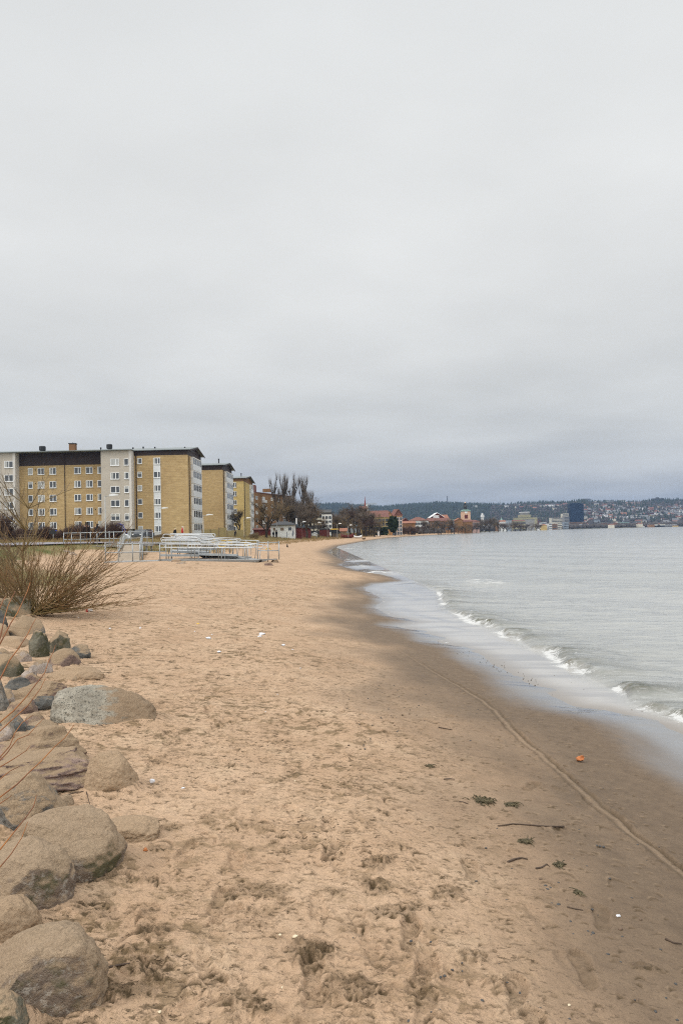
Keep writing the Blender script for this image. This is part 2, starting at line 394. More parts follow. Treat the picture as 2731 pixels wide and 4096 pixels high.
RK = [
 (-40,136,2384,2470,'green',.5,.1,.7,'long olive lichen covered boulder left of the willow shrub foot'),
 (168,290,2402,2452,'dark',.3,0,.8,'low dark mossy boulder under the willow shrub branches'),
 (20,182,2462,2552,'grey',.6,-.2,.9,'angular sandy grey boulder below the olive one'),
 (-60,30,2430,2512,'dark',.6,0,.9,'dark grey boulder at the left edge under the willow shrub'),
 (-50,46,2494,2556,'sandy',.4,0,.8,'sandy boulder cut by the left edge above the flat slab'),
 (-40,124,2546,2598,'sandy',.5,-.2,1.0,'flat sand covered slab left of the dark mossy boulder'),
 (112,200,2522,2630,'green',.6,.1,1.0,'dark green mossy upright boulder, left one of the dark pair'),
 (188,284,2524,2612,'green',.6,.2,.9,'dark mossy boulder, right one of the dark pair'),
 (283,370,2577,2634,'dark',.8,0,.9,'small bluish black jagged boulder farthest right of the dark ones'),
 (183,324,2594,2676,'pink',.35,.1,.8,'rounded pinkish white boulder below the dark pair'),
 (118,208,2637,2698,'white',.3,.3,.8,'small pale boulder left of the pinkish white one'),
 (196,418,2661,2730,'sandy',.15,0,.8,'low sand covered mound shaped boulder right of the pale ones'),
 (-60,95,2614,2724,'green',.2,.2,.9,'round moss patched boulder at the left edge'),
 (84,152,2656,2724,'white',.7,.2,.9,'small white angular slab beside the round mossy boulder'),
 (14,120,2706,2760,'dark',.6,.2,.9,'flat bluish boulder below the round mossy one'),
 (30,272,2724,2806,'pink',.5,.1,.8,'wide reddish boulder left of the big speckled one'),
 (128,232,2780,2842,'dark',.7,0,.9,'dark red brown hollow boulder between the reddish and speckled ones'),
 (20,152,2794,2862,'pink',.5,.1,.8,'small reddish boulder cut by orange twigs'),
 (172,640,2742,2908,'granite',.3,-.25,.75,'largest speckled pale granite boulder, half covered with sand at its right'),
 (-60,38,2712,2846,'grey',.5,0,.8,'grey boulder at the left edge beside the reddish one'),
 (-50,112,2834,2942,'grey',.5,.1,.9,'grey white banded boulder at the left edge above the overhanging one'),
 (80,232,2886,2930,'grey',.5,.2,.8,'flat grey stone above the overhanging pinkish boulder'),
 (-60,350,2912,3092,'pink',.6,.25,.8,'big overhanging pinkish grey boulder with a dark hollow under it'),
 (-60,388,3012,3178,'pink',.7,.2,.75,'dark jagged boulder with a pale crest under the overhanging one'),
 (318,560,3012,3172,'sandy',.2,-.25,.8,'cone shaped sand dusted boulder right of the jagged one'),
 (-90,284,3092,3335,'grey',.35,-.1,.9,'large sandy grey boulder at the left edge above the biggest round one'),
 (-30,507,3238,3548,'sandy2',.08,.15,.8,'biggest round brown boulder in the left foreground'),
 (370,640,3275,3372,'sandy',.1,0,.8,'low sand buried hump right of the biggest round boulder'),
 (-160,297,3372,3688,'sandy2',.08,.05,.8,'round brown boulder with a rusty foot at the left edge'),
 (-160,160,3590,3800,'sandy',.3,.2,.9,'sand heaped boulder at the left edge above the lowest big one'),
 (-130,422,3714,4112,'sandy2',.05,.3,.72,'large smooth brown boulder at the bottom left with a pale right flank'),
 (-160,132,3978,4260,'green',.2,.1,.9,'mossy boulder in the bottom left corner of the photo'),
]
fl = random.Random(77)
fill = [(-20,60,2590,2640,'grey'),(60,130,2600,2650,'white'),(90,170,2690,2740,'pink'),(-60,30,2640,2700,'grey'),(150,215,2735,2790,'sandy2'),(-40,60,2760,2815,'white'),(60,130,2750,2795,'grey'),(225,300,2770,2815,'sandy2'),
 (100,190,2850,2905,'pink'),(-40,50,2900,2960,'white'),(40,110,2880,2935,'dark'),(-60,40,2390,2450,'green'),(270,330,2700,2730,'sandy2'),(10,80,2560,2590,'grey'),(200,262,2615,2650,'grey'),(180,230,3150,3190,'grey'),(230,300,3180,3222,'sandy2'),(-50,40,3060,3120,'dark')]
_w = {'grey': 'grey', 'white': 'pale', 'pink': 'reddish', 'sandy2': 'brown', 'dark': 'dark', 'green': 'olive'}
_ps = ['beside the flat sandy slab', 'right of the flat sandy slab', 'below the small pale boulder', 'above the round mossy boulder', 'behind the wide reddish boulder', 'wedged beside the wide reddish boulder', 'between the bluish and reddish boulders', 'just above the speckled granite boulder',
 'left of the speckled granite boulder', 'at the left edge above the overhanging boulder', 'under the banded boulder', 'at the left edge beside the willow brush', 'under the low sandy mound', 'on top of the flat sandy slab', 'between the dark pair and the pinkish white one', 'at the foot of the jagged boulder', 'right of the jagged boulder foot', 'in the hollow under the overhanging boulder']
for f, ps in zip(fill, _ps): RK.append((*f, .5, fl.uniform(-.2, .2), .9, f'small {_w[f[4]]} stone {ps}'))
# sand banked against the feet of the boulders
for q in RK:
    if q[1] - q[0] < 120: continue
    xc = (q[0] + q[1]) / 2; b0 = gnd(xc, q[3]); d = b0.y; w = (q[1] - q[0]) * d / FPX; ry = w / 2 * q[7]; cy = d + ry * .92; cx = at(xc, q[3], cy).x; hh = (q[3] - q[2]) * d / FPX * .5; w2 = (q[1] - q[0]) * (d + ry * .75) / FPX / 2
    j0 = np.searchsorted(ys, cy - ry * 2.2); j1 = np.searchsorted(ys, cy + ry * 2.2)
    if j1 <= j0: continue
    sx, sy = GX[j0:j1], GY[j0:j1]; qq = np.sqrt(((sx - cx) / w2) ** 2 + ((sy - cy) / ry) ** 2)
    nn = .5 + .9 * perlin2(sx / (w2 * .8 + .05), sy / (w2 * .8 + .05), 17)
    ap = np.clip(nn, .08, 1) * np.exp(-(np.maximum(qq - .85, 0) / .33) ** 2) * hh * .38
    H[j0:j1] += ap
    MO[j0:j1] += .55 * np.exp(-((qq - 1.0) / .05) ** 2) * (nn < .45)  # thin darker line painted round the boulder feet
# clear single prints seen in the photograph (pixel of the print, heading, depth)
for (px, py, an, dp, sh) in [(880,3650,1.5,.012,1.6),(1690,3905,1.2,.012,1.6),(2120,3060,1.0,.008,1.4),(1640,3740,1.4,.014,1.8),(2400,3560,1.3,.008,1.4),
                         (1250,3930,1.6,.014,1.5),(2065,3930,1.35,.010,1.5),(2160,4060,1.7,.012,1.7),(1700,4030,1.4,.010,1.5),(1320,3420,1.5,.012,1.6),(2330,3780,1.5,.009,1.4),(1880,3440,1.5,.012,1.5)]:
    x, y = on_plane(px, py, .42); shoe(x, y, an, dp * 1.3, 1.0, sh, .5, .7)
for (px, py, an, rd) in [(560,3560,.3,.09),(640,3420,.1,.10),(400,3680,-.4,.13),(620,3750,.1,.08),(1010,3560,.2,.17),(1480,3440,1.2,.12),(1480,3540,1.2,.11),(1560,3620,.1,.12),(600,3880,-.3,.14),
                         (520,3990,.3,.11),(1210,3780,.5,.12),(1400,3930,.2,.14),(640,3730,.2,.1),(1780,3520,.1,.09),(1790,3500,.2,.08),(1240,3820,.7,.11),(960,3990,.3,.1),(2560,3700,.2,.07),(450,3990,-.2,.1)]:
    x, y = on_plane(px, py, .45); scuff(x, y, an, rd, .026, 1.3)
# wheel track
trk = [(870,1462),(915,1492),(960,1520),(1010,1552),(1060,1580),(1105,1608),(1135,1630),(1165,1668),(1200,1702),(1240,1732),(1275,1765),(1310,1797),(1350,1832),(1400,1872),(1440,1908),(1490,1945),(1530,1978),(1568,2006),(1640,2060),(1720,2130)]
TP = []
for a, b in trk:
    p = gnd(a * 1.7417, b * 1.7417); TP.append((p.x, p.y))
TP = np.array(TP)
best = np.full(GX.shape, 9.0); side = np.zeros(GX.shape)
rows = (GY > 2) & (GY < 22) & (np.abs(GX) < 5)
bx_, by_ = GX[rows], GY[rows]; bb = np.full(bx_.shape, 9.0); ss = np.zeros(bx_.shape)
for i in range(len(TP) - 1):
    ax, ay = TP[i]; ex, ey = TP[i + 1] - TP[i]; L2 = ex * ex + ey * ey
    t = np.clip(((bx_ - ax) * ex + (by_ - ay) * ey) / L2, 0, 1); qx = bx_ - ax - t * ex; qy = by_ - ay - t * ey
    d = np.hypot(qx, qy); m_ = d < bb; bb = np.where(m_, d, bb); ss = np.where(m_, np.sign(ex * qy - ey * qx), ss)
D = bb * ss + .016 * perlin2(bx_ * 4, by_ * 4, 5) + .008 * perlin2(bx_ * 14, by_ * 14, 6)
lp = lump[rows]; fade = sstep(15, 9, by_)
al_ = perlin2(bx_ * 2.1, by_ * 2.1, 44); H[rows] += fade * (-.013 * (.8 + 1.2 * al_) * np.exp(-((D - .042) / .011) ** 2) - .012 * (.8 - 1.4 * al_) * np.exp(-((D + .04) / .011) ** 2) - .004 * np.exp(-(D / .03) ** 2) + .009 * np.exp(-((np.abs(D) - .072) / .018) ** 2) * (.8 + 2.4 * lp + 1.0 * crumb[rows]) - .008 * np.exp(-((D - .16) / .03) ** 2) * np.clip(lp * 3, 0, 1))
dk = np.exp(-((D - .04) / .014) ** 2) + .8 * np.exp(-((D + .04) / .012) ** 2)
MO[rows] = np.clip(MO[rows] * (1 - .8 * fade * np.exp(-(D / .09) ** 2)) + dk * .8 * fade - .24 * fade * np.exp(-(D / .022) ** 2), -.5, 1.2)
# smooth hollow where waves wash, little drainage steps
H *= sstep(.0, 1.4, S) * .96 + .04
MO *= sstep(.1, 1.2, S)
H *= near * .85 + .15
H += np.exp(-((S + .2) / 1.3) ** 2) * (.020 * fbm2(GX / 2.6, GY / (.45 + .012 * GY), 3, 161)) * sstep(6, 10, GY) * sstep(60, 40, GY)
GZ2 = GZ + H + np.where(S > 11, fbm2(GX / 6, GY / 6, 3, 71) * .10, 0)
V = np.stack([GX, GY, GZ2], -1).reshape(-1, 3)
me = np_mesh('sand_beach', V, grid_faces(*GX.shape))
damp_n = fbm2(GX / .9, GY / 1.6, 4, 81)
dampv = sstep(4.1, 2.0, S + .85 * damp_n + .070 * np.minimum(GY, 26) * (S > .3))
wet = sstep(1.05, .15, S + .25 * fbm2(GX / .7, GY / 1.5, 3, 85) + .02 * np.minimum(GY, 30) - .22 * sstep(11, 7, GY))
ramp_zone = np.exp(-(((GX + 12) / 9) ** 4 + ((GY - 46) / 14) ** 4))
grass = sstep(10.0, 12.0, S + 2.2 * fbm2(GX / 3.5, GY / 5, 3, 91) - 9 * ramp_zone - np.where(GY > 110, 2.5, 0)) * sstep(19, 24, GY)
add_attr(me, 'damp', dampv); add_attr(me, 'moist_shade', MO); add_attr(me, 'wet', wet); add_attr(me, 'grass', grass)
m, ns, ls, p = newmat('sand')
def A(n):
    a = ns.new('ShaderNodeAttribute'); a.attribute_name = n; return a.outputs['Fac']
def noise(scale, det=4, rgh=.6, vec=None):
    n = ns.new('ShaderNodeTexNoise'); n.inputs['Scale'].default_value = scale; n.inputs['Detail'].default_value = det; n.inputs['Roughness'].default_value = rgh
    ls.new(vec if vec is not None else geo.outputs['Position'], n.inputs[0]); return n.outputs[0]
def mixc(f, a, b):
    n = ns.new('ShaderNodeMix'); n.data_type = 'RGBA'
    for s_, v in ((0, f), (6, a), (7, b)):
        if isinstance(v, tuple): n.inputs[s_].default_value = (*v, 1)
        elif isinstance(v, float): n.inputs[s_].default_value = v
        else: ls.new(v, n.inputs[s_])
    return n.outputs[2]
def mrange(v, a, b, c=0., d=1.):
    n = ns.new('ShaderNodeMapRange'); ls.new(v, n.inputs[0])
    for i, q in enumerate((a, b, c, d)): n.inputs[i + 1].default_value = q
    return n.outputs[0]
def mth(op, a, b):
    n = ns.new('ShaderNodeMath'); n.operation = op
    for i, v in enumerate((a, b)):
        if isinstance(v, (int, float)): n.inputs[i].default_value = v
        else: ls.new(v, n.inputs[i])
    return n.outputs[0]
geo = ns.new('ShaderNodeNewGeometry')
g1 = noise(1.3, 4); g2 = noise(60, 3, .7); g3 = noise(420, 2, .7); g4 = noise(9, 5, .65)
dry = mixc(mrange(g1, .3, .7), (.415, .275, .172), (.512, .358, .236))
dry = mixc(mth('MULTIPLY', mrange(g4, .52, .75), .35), dry, (.30, .205, .115))
dampc = mixc(mrange(g4, .3, .7), (.122, .085, .055), (.176, .124, .080))
tr = mth('MULTIPLY', mrange(noise(6.5, 6, .72), .51, .58), mrange(noise(.9, 3), .38, .60))
tr2 = mrange(noise(16, 4, .7), .54, .66)
trk_ = mth('MULTIPLY', mth('MAXIMUM', tr, mth('MULTIPLY', tr2, .45)), mth('SUBTRACT', 1.0, A('damp')))
dry = mixc(mth('MULTIPLY', trk_, .85), dry, (.17, .115, .060))
dry = mixc(mth('MULTIPLY', mrange(noise(2.6, 4), .56, .72), .5), dry, (.52, .375, .245))
c = mixc(A('damp'), dry, dampc)
c = mixc(mth('MULTIPLY', A('moist_shade'), .80), c, (.080, .054, .027))  # one dark tone for moist sand and the painted shade of pits
c = mixc(mth('MULTIPLY', mth('MAXIMUM', mth('MULTIPLY', A('moist_shade'), -1.), 0.), 1.0), c, (.42, .30, .19))
mpm = ns.new('ShaderNodeMapping'); mpm.inputs['Scale'].default_value = (.62, 1.25, 1); ls.new(geo.outputs['Position'], mpm.inputs[0])
mk = noise(34, 3, .62, mpm.outputs[0]); mk2 = noise(13, 4, .7, mpm.outputs[0])
marks = mth('MAXIMUM', mrange(mk, .60, .66), mth('MULTIPLY', mrange(mk2, .60, .66), .8))
zone = mth('MULTIPLY', mrange(noise(1.1, 4, .6), .36, .60, .15, 1.), mrange(A('damp'), 0, 1, 1., .30))
marks = mth('MULTIPLY', mth('MULTIPLY', marks, zone), mth('SUBTRACT', 1., A('wet')))
c = mixc(mth('MULTIPLY', marks, .80), c, (.085, .057, .030))
c = mixc(A('wet'), c, (.085, .068, .055))
gr = mixc(mrange(noise(1.6, 5, .7), .38, .62), (.14, .125, .045), (.24, .175, .085))
gr = mixc(mrange(noise(.35, 3), .5, .62), gr, (.10, .11, .03))
c = mixc(A('grass'), c, gr)
c = mixc(mth('MULTIPLY', mrange(noise(75, 2, .5), .68, .74), .6), c, (.07, .055, .04))
grain = mth('ADD', mrange(g3, .2, .8, .72, 1.18), mrange(g2, .25, .75, -.10, .12))
vm = ns.new('ShaderNodeVectorMath'); vm.operation = 'SCALE'; ls.new(c, vm.inputs[0]); ls.new(grain, vm.inputs[3])
ls.new(vm.outputs[0], p.inputs['Base Color'])
rg = mrange(A('damp'), 0, 1, .95, .7); rn = ns.new('ShaderNodeMix'); ls.new(A('wet'), rn.inputs[0]); ls.new(rg, rn.inputs[2]); rn.inputs[3].default_value = .16
ls.new(rn.outputs[0], p.inputs['Roughness'])
sp = mrange(A('wet'), 0, 1, .22, 1.0); ls.new(sp, p.inputs['Specular IOR Level'])
b1 = ns.new('ShaderNodeBump'); b1.inputs['Distance'].default_value = .008
ls.new(mrange(A('wet'), 0, 1, .8, .03), b1.inputs['Strength'])
ls.new(mth('SUBTRACT', mth('ADD', g2, mth('MULTIPLY', g3, .4)), mth('MULTIPLY', marks, .9)), b1.inputs['Height'])
b2 = ns.new('ShaderNodeBump'); b2.inputs['Distance'].default_value = .05; ls.new(mrange(A('damp'), 0, 1, .8, .10), b2.inputs['Strength'])
ls.new(noise(11, 4, .65), b2.inputs['Height']); ls.new(b1.outputs[0], b2.inputs['Normal'])
ls.new(b2.outputs[0], p.inputs['Normal'])
ls.new(A('wet'), p.inputs['Coat Weight']); p.inputs['Coat IOR'].default_value = 1.9; p.inputs['Coat Roughness'].default_value = .07
sand_mat = m
tag(link('sand_beach', me, None, m, True), kind='structure')

# ------------------------------------------------------------------ land beyond, up to the hills
ys2, us2, X2, Y2 = fan(600, 5200, 0, -.9, 1.5, 340, lambda y: y * .009)
S2 = shore_dist(X2, Y2); Z2 = base_h(X2, Y2, S2) - .25 + np.where(Y2 > 700, .25, 0)
me = np_mesh('hills', np.stack([X2, Y2, Z2], -1).reshape(-1, 3), grid_faces(*X2.shape))
m_hill = mat('hill_soil', (.055, .06, .035), .95, scale=.02, c2=(.085, .07, .045), coords='Object')
tag(link('hills', me, None, m_hill, True), kind='structure')

# ------------------------------------------------------------------ the lake
WC = 1.0
wy, wu, WX, WY = fan(1.0, 2600, WC, -.18, 1.25, 1050, lambda y: .03 if y < 6 else (.022 * (y / 6) ** 1.35 if y < 40 else y * .0085))
WS = shore_dist(WX, WY)
foam_px = [(500,268),(512,300),(525,345),(600,375),(640,402),(695,412),(742,430),(790,462),(835,462),(900,515),(955,522),(1015,560),(1040,588),(1110,598),(1140,630),(1180,655),(1240,685),(1310,706),(1330,745),(1370,768),(1450,795),(1500,812),(1568,826)]
FP = [(3.2, 33.0)] + [on_plane(*c4(*q), .02) for q in foam_px] + [(6.2, 7.6), (7.5, 4.5), (8.5, 0), (9, -6)]
FP = np.array(FP)
wd = np.full(WX.shape, 1e9); ws = np.zeros(WX.shape); wt = np.zeros(WX.shape); acc = 0
for i in range(len(FP) - 1):
    ax, ay = FP[i]; ex, ey = FP[i + 1] - FP[i]; ln = math.hypot(ex, ey)
    t = np.clip(((WX - ax) * ex + (WY - ay) * ey) / ln ** 2, 0, 1); qx = WX - ax - t * ex; qy = WY - ay - t * ey
    d = np.hypot(qx, qy); mk = d < wd; wd = np.where(mk, d, wd); ws = np.where(mk, np.sign(ex * qy - ey * qx), ws); wt = np.where(mk, acc + t * ln, wt); acc += ln
WD = wd * ws          # positive = lake side of the breaking line
along = wt
amp_al = .55 + .75 * perlin2(along / 1.3, along * 0 + 3.3, 4) + .3 * perlin2(along / .4, along * 0, 6)
amp_al = np.clip(amp_al, .12, 1.3) * sstep(0, 5, along)
WDn = WD + .10 * perlin2(WX * 2.2, WY * 1.3, 7)
crest = .125 * amp_al * np.where(WDn < .16, np.exp(-((WDn - .16) / .10) ** 2), np.exp(-((WDn - .16) / .7) ** 2))
deep = sstep(.1, 1.6, WD) * sstep(-.4, 4, -WS)
far_in = sstep(0, 8, -WS)
chop = fbm2(WX / .55 + .4 * WY, WY / .30, 4, 101, gain=.55) * .016 * sstep(60, 18, WY)
chop2 = fbm2(WX / 2.6, WY / 1.1 + .3 * WX, 3, 111) * .045 * sstep(260, 60, WY)
swell = .035 * np.sin((WX * .55 + WY * .35 + 1.5 * perlin2(WX / 9, WY / 9, 3)) * 2 * pi / 4.6) * sstep(200, 40, WY)
shz = np.exp(-((WDn - .7) / .8) ** 2)
WZ = crest + deep * (chop * (1 + 2.2 * shz) + chop2 + swell * far_in) + (1 - deep) * .0025 * fbm2(WX * 1.5, WY * 1.1, 3, 117)
# swash tongues thin out over the sand, shallow troughs behind the last wash
WZ += -.012 * np.exp(-((WS + 1.0 + .4 * perlin2(WX * .5, WY * .3, 9)) / .25) ** 2) * (WD < 0)
broken = fbm2(WX * 5, WY * 3.2, 4, 121, gain=.6)
foam = sstep(.05, .40, amp_al - .36) * np.exp(-((WDn + .01 - .06 * perlin2(WX * 1.7, WY * 1.1, 12)) / (.07 + .05 * np.clip(amp_al, 0, 1))) ** 2) * sstep(-.55, .15, broken) * .8
foam += .6 * sstep(.22, .45, broken) * np.exp(-((WDn - .35) / .25) ** 2) * amp_al
# one small whitecap further out and broken wash at the far bend
for (px, py, rx, ry, st) in [(1925,2322,.55,.9,1.1),(1960,2330,.9,.6,.6),(1400,2192,1.3,3.2,.8),(1425,2186,1.3,2.5,.7),(1480,2163,2.5,9,.5),(1410,2236,.9,2.2,.7),(1440,2240,1.0,1.5,.6),(1440,2262,.7,2.0,.6),(1500,2285,1.0,1.6,.8),(1530,2291,1.2,1.3,.8),(1505,2189,1.5,2.5,.5)]:
    cx, cy = on_plane(px, py, .05)
    g = np.exp(-(((WX - cx) / rx) ** 2 + ((WY - cy) / ry) ** 2))
    foam += st * g * sstep(-.25, .3, fbm2(WX * 2.2, WY * 1.4, 3, 131)) * .8; WZ += .06 * g * (cy < 60)
foam += .35 * np.exp(-((WS + .06) / .07) ** 2) * sstep(.0, .4, fbm2(WX * 3, WY * 3, 3, 141)) * (WY > 14)
shal = np.exp(-np.clip(WDn - .12, 0, 99) / .9) * (WD > 0) * np.clip(amp_al, .3, 1)
film = sstep(.25, -.35, WD)
mew = np_mesh('lake_water', np.stack([WX, WY, WZ], -1).reshape(-1, 3), grid_faces(*WX.shape))
add_attr(mew, 'foam', np.clip(foam, 0, 1)); add_attr(mew, 'shallow', np.clip(shal * 1.3, 0, 1)); add_attr(mew, 'film', film); add_attr(mew, 'edge', sstep(-.55, .05, WS))
m, ns, ls, p = newmat('lake_water')
geo = ns.new('ShaderNodeNewGeometry')
mp = ns.new('ShaderNodeMapping'); mp.inputs['Scale'].default_value = (.55, 1.25, 1); mp.inputs['Rotation'].default_value = (0, 0, R(-12)); ls.new(geo.outputs['Position'], mp.inputs[0])
fmp = ns.new('ShaderNodeMapping'); fmp.inputs['Scale'].default_value = (.32, 1.9, 1); fmp.inputs['Rotation'].default_value = (0, 0, R(8)); ls.new(geo.outputs['Position'], fmp.inputs[0])
na = noise(2.2, 7, .62, mp.outputs[0]); nb = noise(.35, 5, .6, mp.outputs[0])
big = noise(.05, 3, .5)
base = mixc(mrange(big, .35, .65), (.30, .305, .285), (.35, .35, .33))
base = mixc(mth('MULTIPLY', A('shallow'), mrange(noise(3.5, 5, .75, mp.outputs[0]), .34, .52)), base, mixc(mrange(noise(14, 4, .7), .4, .6), (.050, .055, .026), (.12, .11, .085)))
base = mixc(A('film'), base, mixc(mrange(noise(1.0, 5, .6, fmp.outputs[0]), .47, .60), (.38, .36, .335), (.26, .25, .245)))
base = mixc(mth('MULTIPLY', A('edge'), A('film')), base, (.20, .165, .13))
fm = mrange(mth('ADD', A('foam'), mth('ADD', mrange(noise(9, 5, .75, mp.outputs[0]), .3, .7, -.45, .30), mrange(noise(34, 3, .7), .3, .7, -.28, .22))), .18, .50)
col_ = mixc(fm, base, (.50, .50, .485))
ls.new(col_, p.inputs['Base Color'])
rr = ns.new('ShaderNodeMix'); ls.new(fm, rr.inputs[0]); ls.new(mrange(A('film'), 0, 1, .13, .07), rr.inputs[2]); rr.inputs[3].default_value = .8
ls.new(rr.outputs[0], p.inputs['Roughness']); p.inputs['IOR'].default_value = 1.5; shn = mth('MULTIPLY', A('shallow'), mrange(noise(3.5, 5, .75, mp.outputs[0]), .38, .56)); ls.new(mrange(shn, 0, 1, .9, .12), p.inputs['Specular IOR Level'])
bw = ns.new('ShaderNodeBump'); bw.inputs['Distance'].default_value = .10
ls.new(mrange(A('film'), 0, 1, .55, .015), bw.inputs['Strength'])
ls.new(mth('ADD', na, mth('MULTIPLY', nb, 1.6)), bw.inputs['Height'])
ls.new(bw.outputs[0], p.inputs['Normal'])
tag(link('lake_water', mew, None, m, True), kind='structure')
# ------------------------------------------------------------------ apartment blocks by the beach
def brick_mat(name, a, b, d):
    m, ns, ls, p = newmat(name)
    t = ns.new('ShaderNodeTexCoord')
    mp = ns.new('ShaderNodeMapping'); mp.inputs['Scale'].default_value = (.9, .9, 2.6); ls.new(t.outputs['Object'], mp.inputs[0])
    n = ns.new('ShaderNodeTexNoise'); n.inputs['Scale'].default_value = 1.1; n.inputs['Detail'].default_value = 9; n.inputs['Roughness'].default_value = .72; ls.new(mp.outputs[0], n.inputs[0])
    n2 = ns.new('ShaderNodeTexNoise'); n2.inputs['Scale'].default_value = .16; n2.inputs['Detail'].default_value = 4; ls.new(t.outputs['Object'], n2.inputs[0])
    r = ns.new('ShaderNodeValToRGB'); ls.new(n.outputs[0], r.inputs[0])
    r.color_ramp.elements[0].position = .34; r.color_ramp.elements[0].color = (*a, 1); r.color_ramp.elements[1].position = .66; r.color_ramp.elements[1].color = (*b, 1)
    mr_ = ns.new('ShaderNodeMapRange'); ls.new(n2.outputs[0], mr_.inputs[0])
    for i, q in enumerate((.45, .7, 0, .55)): mr_.inputs[i + 1].default_value = q
    mx_ = ns.new('ShaderNodeMix'); mx_.data_type = 'RGBA'; ls.new(mr_.outputs[0], mx_.inputs[0]); ls.new(r.outputs[0], mx_.inputs[6]); mx_.inputs[7].default_value = (*d, 1)
    # mortar courses
    w = ns.new('ShaderNodeTexWave'); w.wave_type = 'BANDS'; w.bands_direction = 'Z'; w.inputs['Scale'].default_value = .9; w.inputs['Distortion'].default_value = 1.2; w.inputs['Detail'].default_value = 3; ls.new(t.outputs['Object'], w.inputs[0])
    m2 = ns.new('ShaderNodeMapRange'); ls.new(w.outputs[1], m2.inputs[0])
    for i, q in enumerate((0, 1, .93, 1.05)): m2.inputs[i + 1].default_value = q
    sc_ = ns.new('ShaderNodeVectorMath'); sc_.operation = 'SCALE'; ls.new(mx_.outputs[2], sc_.inputs[0]); ls.new(m2.outputs[0], sc_.inputs[3])
    ls.new(sc_.outputs[0], p.inputs['Base Color']); p.inputs['Roughness'].default_value = .9; p.inputs['Specular IOR Level'].default_value = .2
    return m
M = {}
M['ybrick'] = brick_mat('yellow_brick', (.38, .26, .125), (.555, .405, .21), (.35, .235, .115))
M['ybrick2'] = brick_mat('pale_yellow_brick', (.46, .34, .14), (.60, .45, .19), (.44, .31, .13))
M['rbrick'] = brick_mat('red_brown_brick', (.20, .105, .05), (.29, .16, .075), (.17, .09, .05))
M['plaster'] = mat('grey_plaster', (.50, .45, .38), .9, .07, .5, c2=(.44, .39, .325))
M['plaster_lit'] = mat('lit_plaster', (.62, .58, .53), .9, .05, .5)  # paler copy of the bay plaster, light on the return put into the colour
M['dark_clad'] = mat('dark_brown_cladding', (.040, .026, .024), .6, .25, 1.2, spec=.3)
M['white'] = mat('white_paint', (.78, .78, .77), .55, .04, 1.0)
M['white_panel'] = mat('white_panel', (.66, .67, .67), .5, .05, .6)
M['glass'] = mat('window_glass', (.035, .04, .045), .12, .5, .25, spec=.9)
M['curtain'] = mat('curtain', (.42, .42, .40), .9, .2, 2.5, stretch=(6, 1, .3))
M['roof_metal'] = mat('grey_roof_sheet', (.20, .22, .22), .6, .1, .6)
M['roof_dark'] = mat('dark_roof', (.05, .05, .052), .8, .2, .6)
M['roof_red'] = mat('red_tiles', (.17, .075, .055), .85, .3, .8)
M['roof_brown'] = mat('brown_tiles', (.15, .065, .05), .85, .3, .8)
M['roof_orange'] = mat('orange_tiles', (.26, .11, .065), .85, .2, .8)
M['roof_grey'] = mat('grey_tiles', (.16, .16, .165), .85, .2, .8)
M['copper'] = mat('green_copper', (.22, .34, .29), .7, .15, .8)
M['black'] = mat('black_metal', (.018, .019, .02), .5, .2, 2)
M['steel'] = mat('galvanised_steel', (.34, .36, .365), .45, .12, 3, metal=.35)
M['steel_lt'] = mat('bright_aluminium_tube', (.52, .53, .53), .38, .06, 3, metal=.2)
M['steel_dk'] = mat('weathered_steel', (.20, .19, .17), .55, .2, 3, metal=.3)
M['yellow_paint'] = mat('yellow_paint', (.62, .40, .06), .5, .1, 2)
M['blue_paint'] = mat('blue_paint', (.035, .055, .30), .5, .1, 2)
M['red_paint'] = mat('red_paint', (.48, .03, .025), .6, .1, 2)
M['falu'] = mat('dark_red_boards', (.11, .022, .018), .85, .2, 1.5)
M['concrete'] = mat('concrete', (.25, .245, .235), .9, .15, 2)
M['asphalt'] = mat('pale_asphalt', (.215, .20, .215), .9, .12, .8)
M['wood'] = mat('weathered_wood', (.20, .14, .09), .85, .2, 3, stretch=(1, 8, 8))
M['fence_wood'] = mat('ochre_boards', (.24, .19, .085), .85, .18, 3, stretch=(7, 7, .6))
M['bark'] = mat('bark', (.055, .044, .036), .95, .3, 4)
M['twig'] = mat('bare_twigs', (.135, .105, .08), .95, .3, .6)
M['twig_red'] = mat('reddish_bare_twigs', (.085, .050, .040), .95, .3, .8)
M['twig_ochre'] = mat('ochre_bare_twigs', (.17, .12, .062), .95, .3, .6)
M['skin'] = mat('skin', (.45, .28, .21), .6, .05, 5)
M['cream'] = mat('cream_render', (.60, .56, .46), .9, .06, .4)
M['white_render'] = mat('white_render', (.66, .66, .63), .9, .06, .4)
M['peach'] = mat('peach_render', (.62, .40, .27), .9, .06, .4)
M['pink'] = mat('pink_render', (.40, .27, .235), .9, .06, .4)
M['ochre'] = mat('ochre_render', (.46, .34, .14), .9, .08, .4)
M['orange_r'] = mat('orange_render', (.50, .28, .13), .9, .08, .4)
M['bluegrey'] = mat('blue_grey_render', (.26, .30, .34), .9, .08, .4)
M['olive'] = mat('olive_stone', (.30, .28, .18), .9, .08, .4)

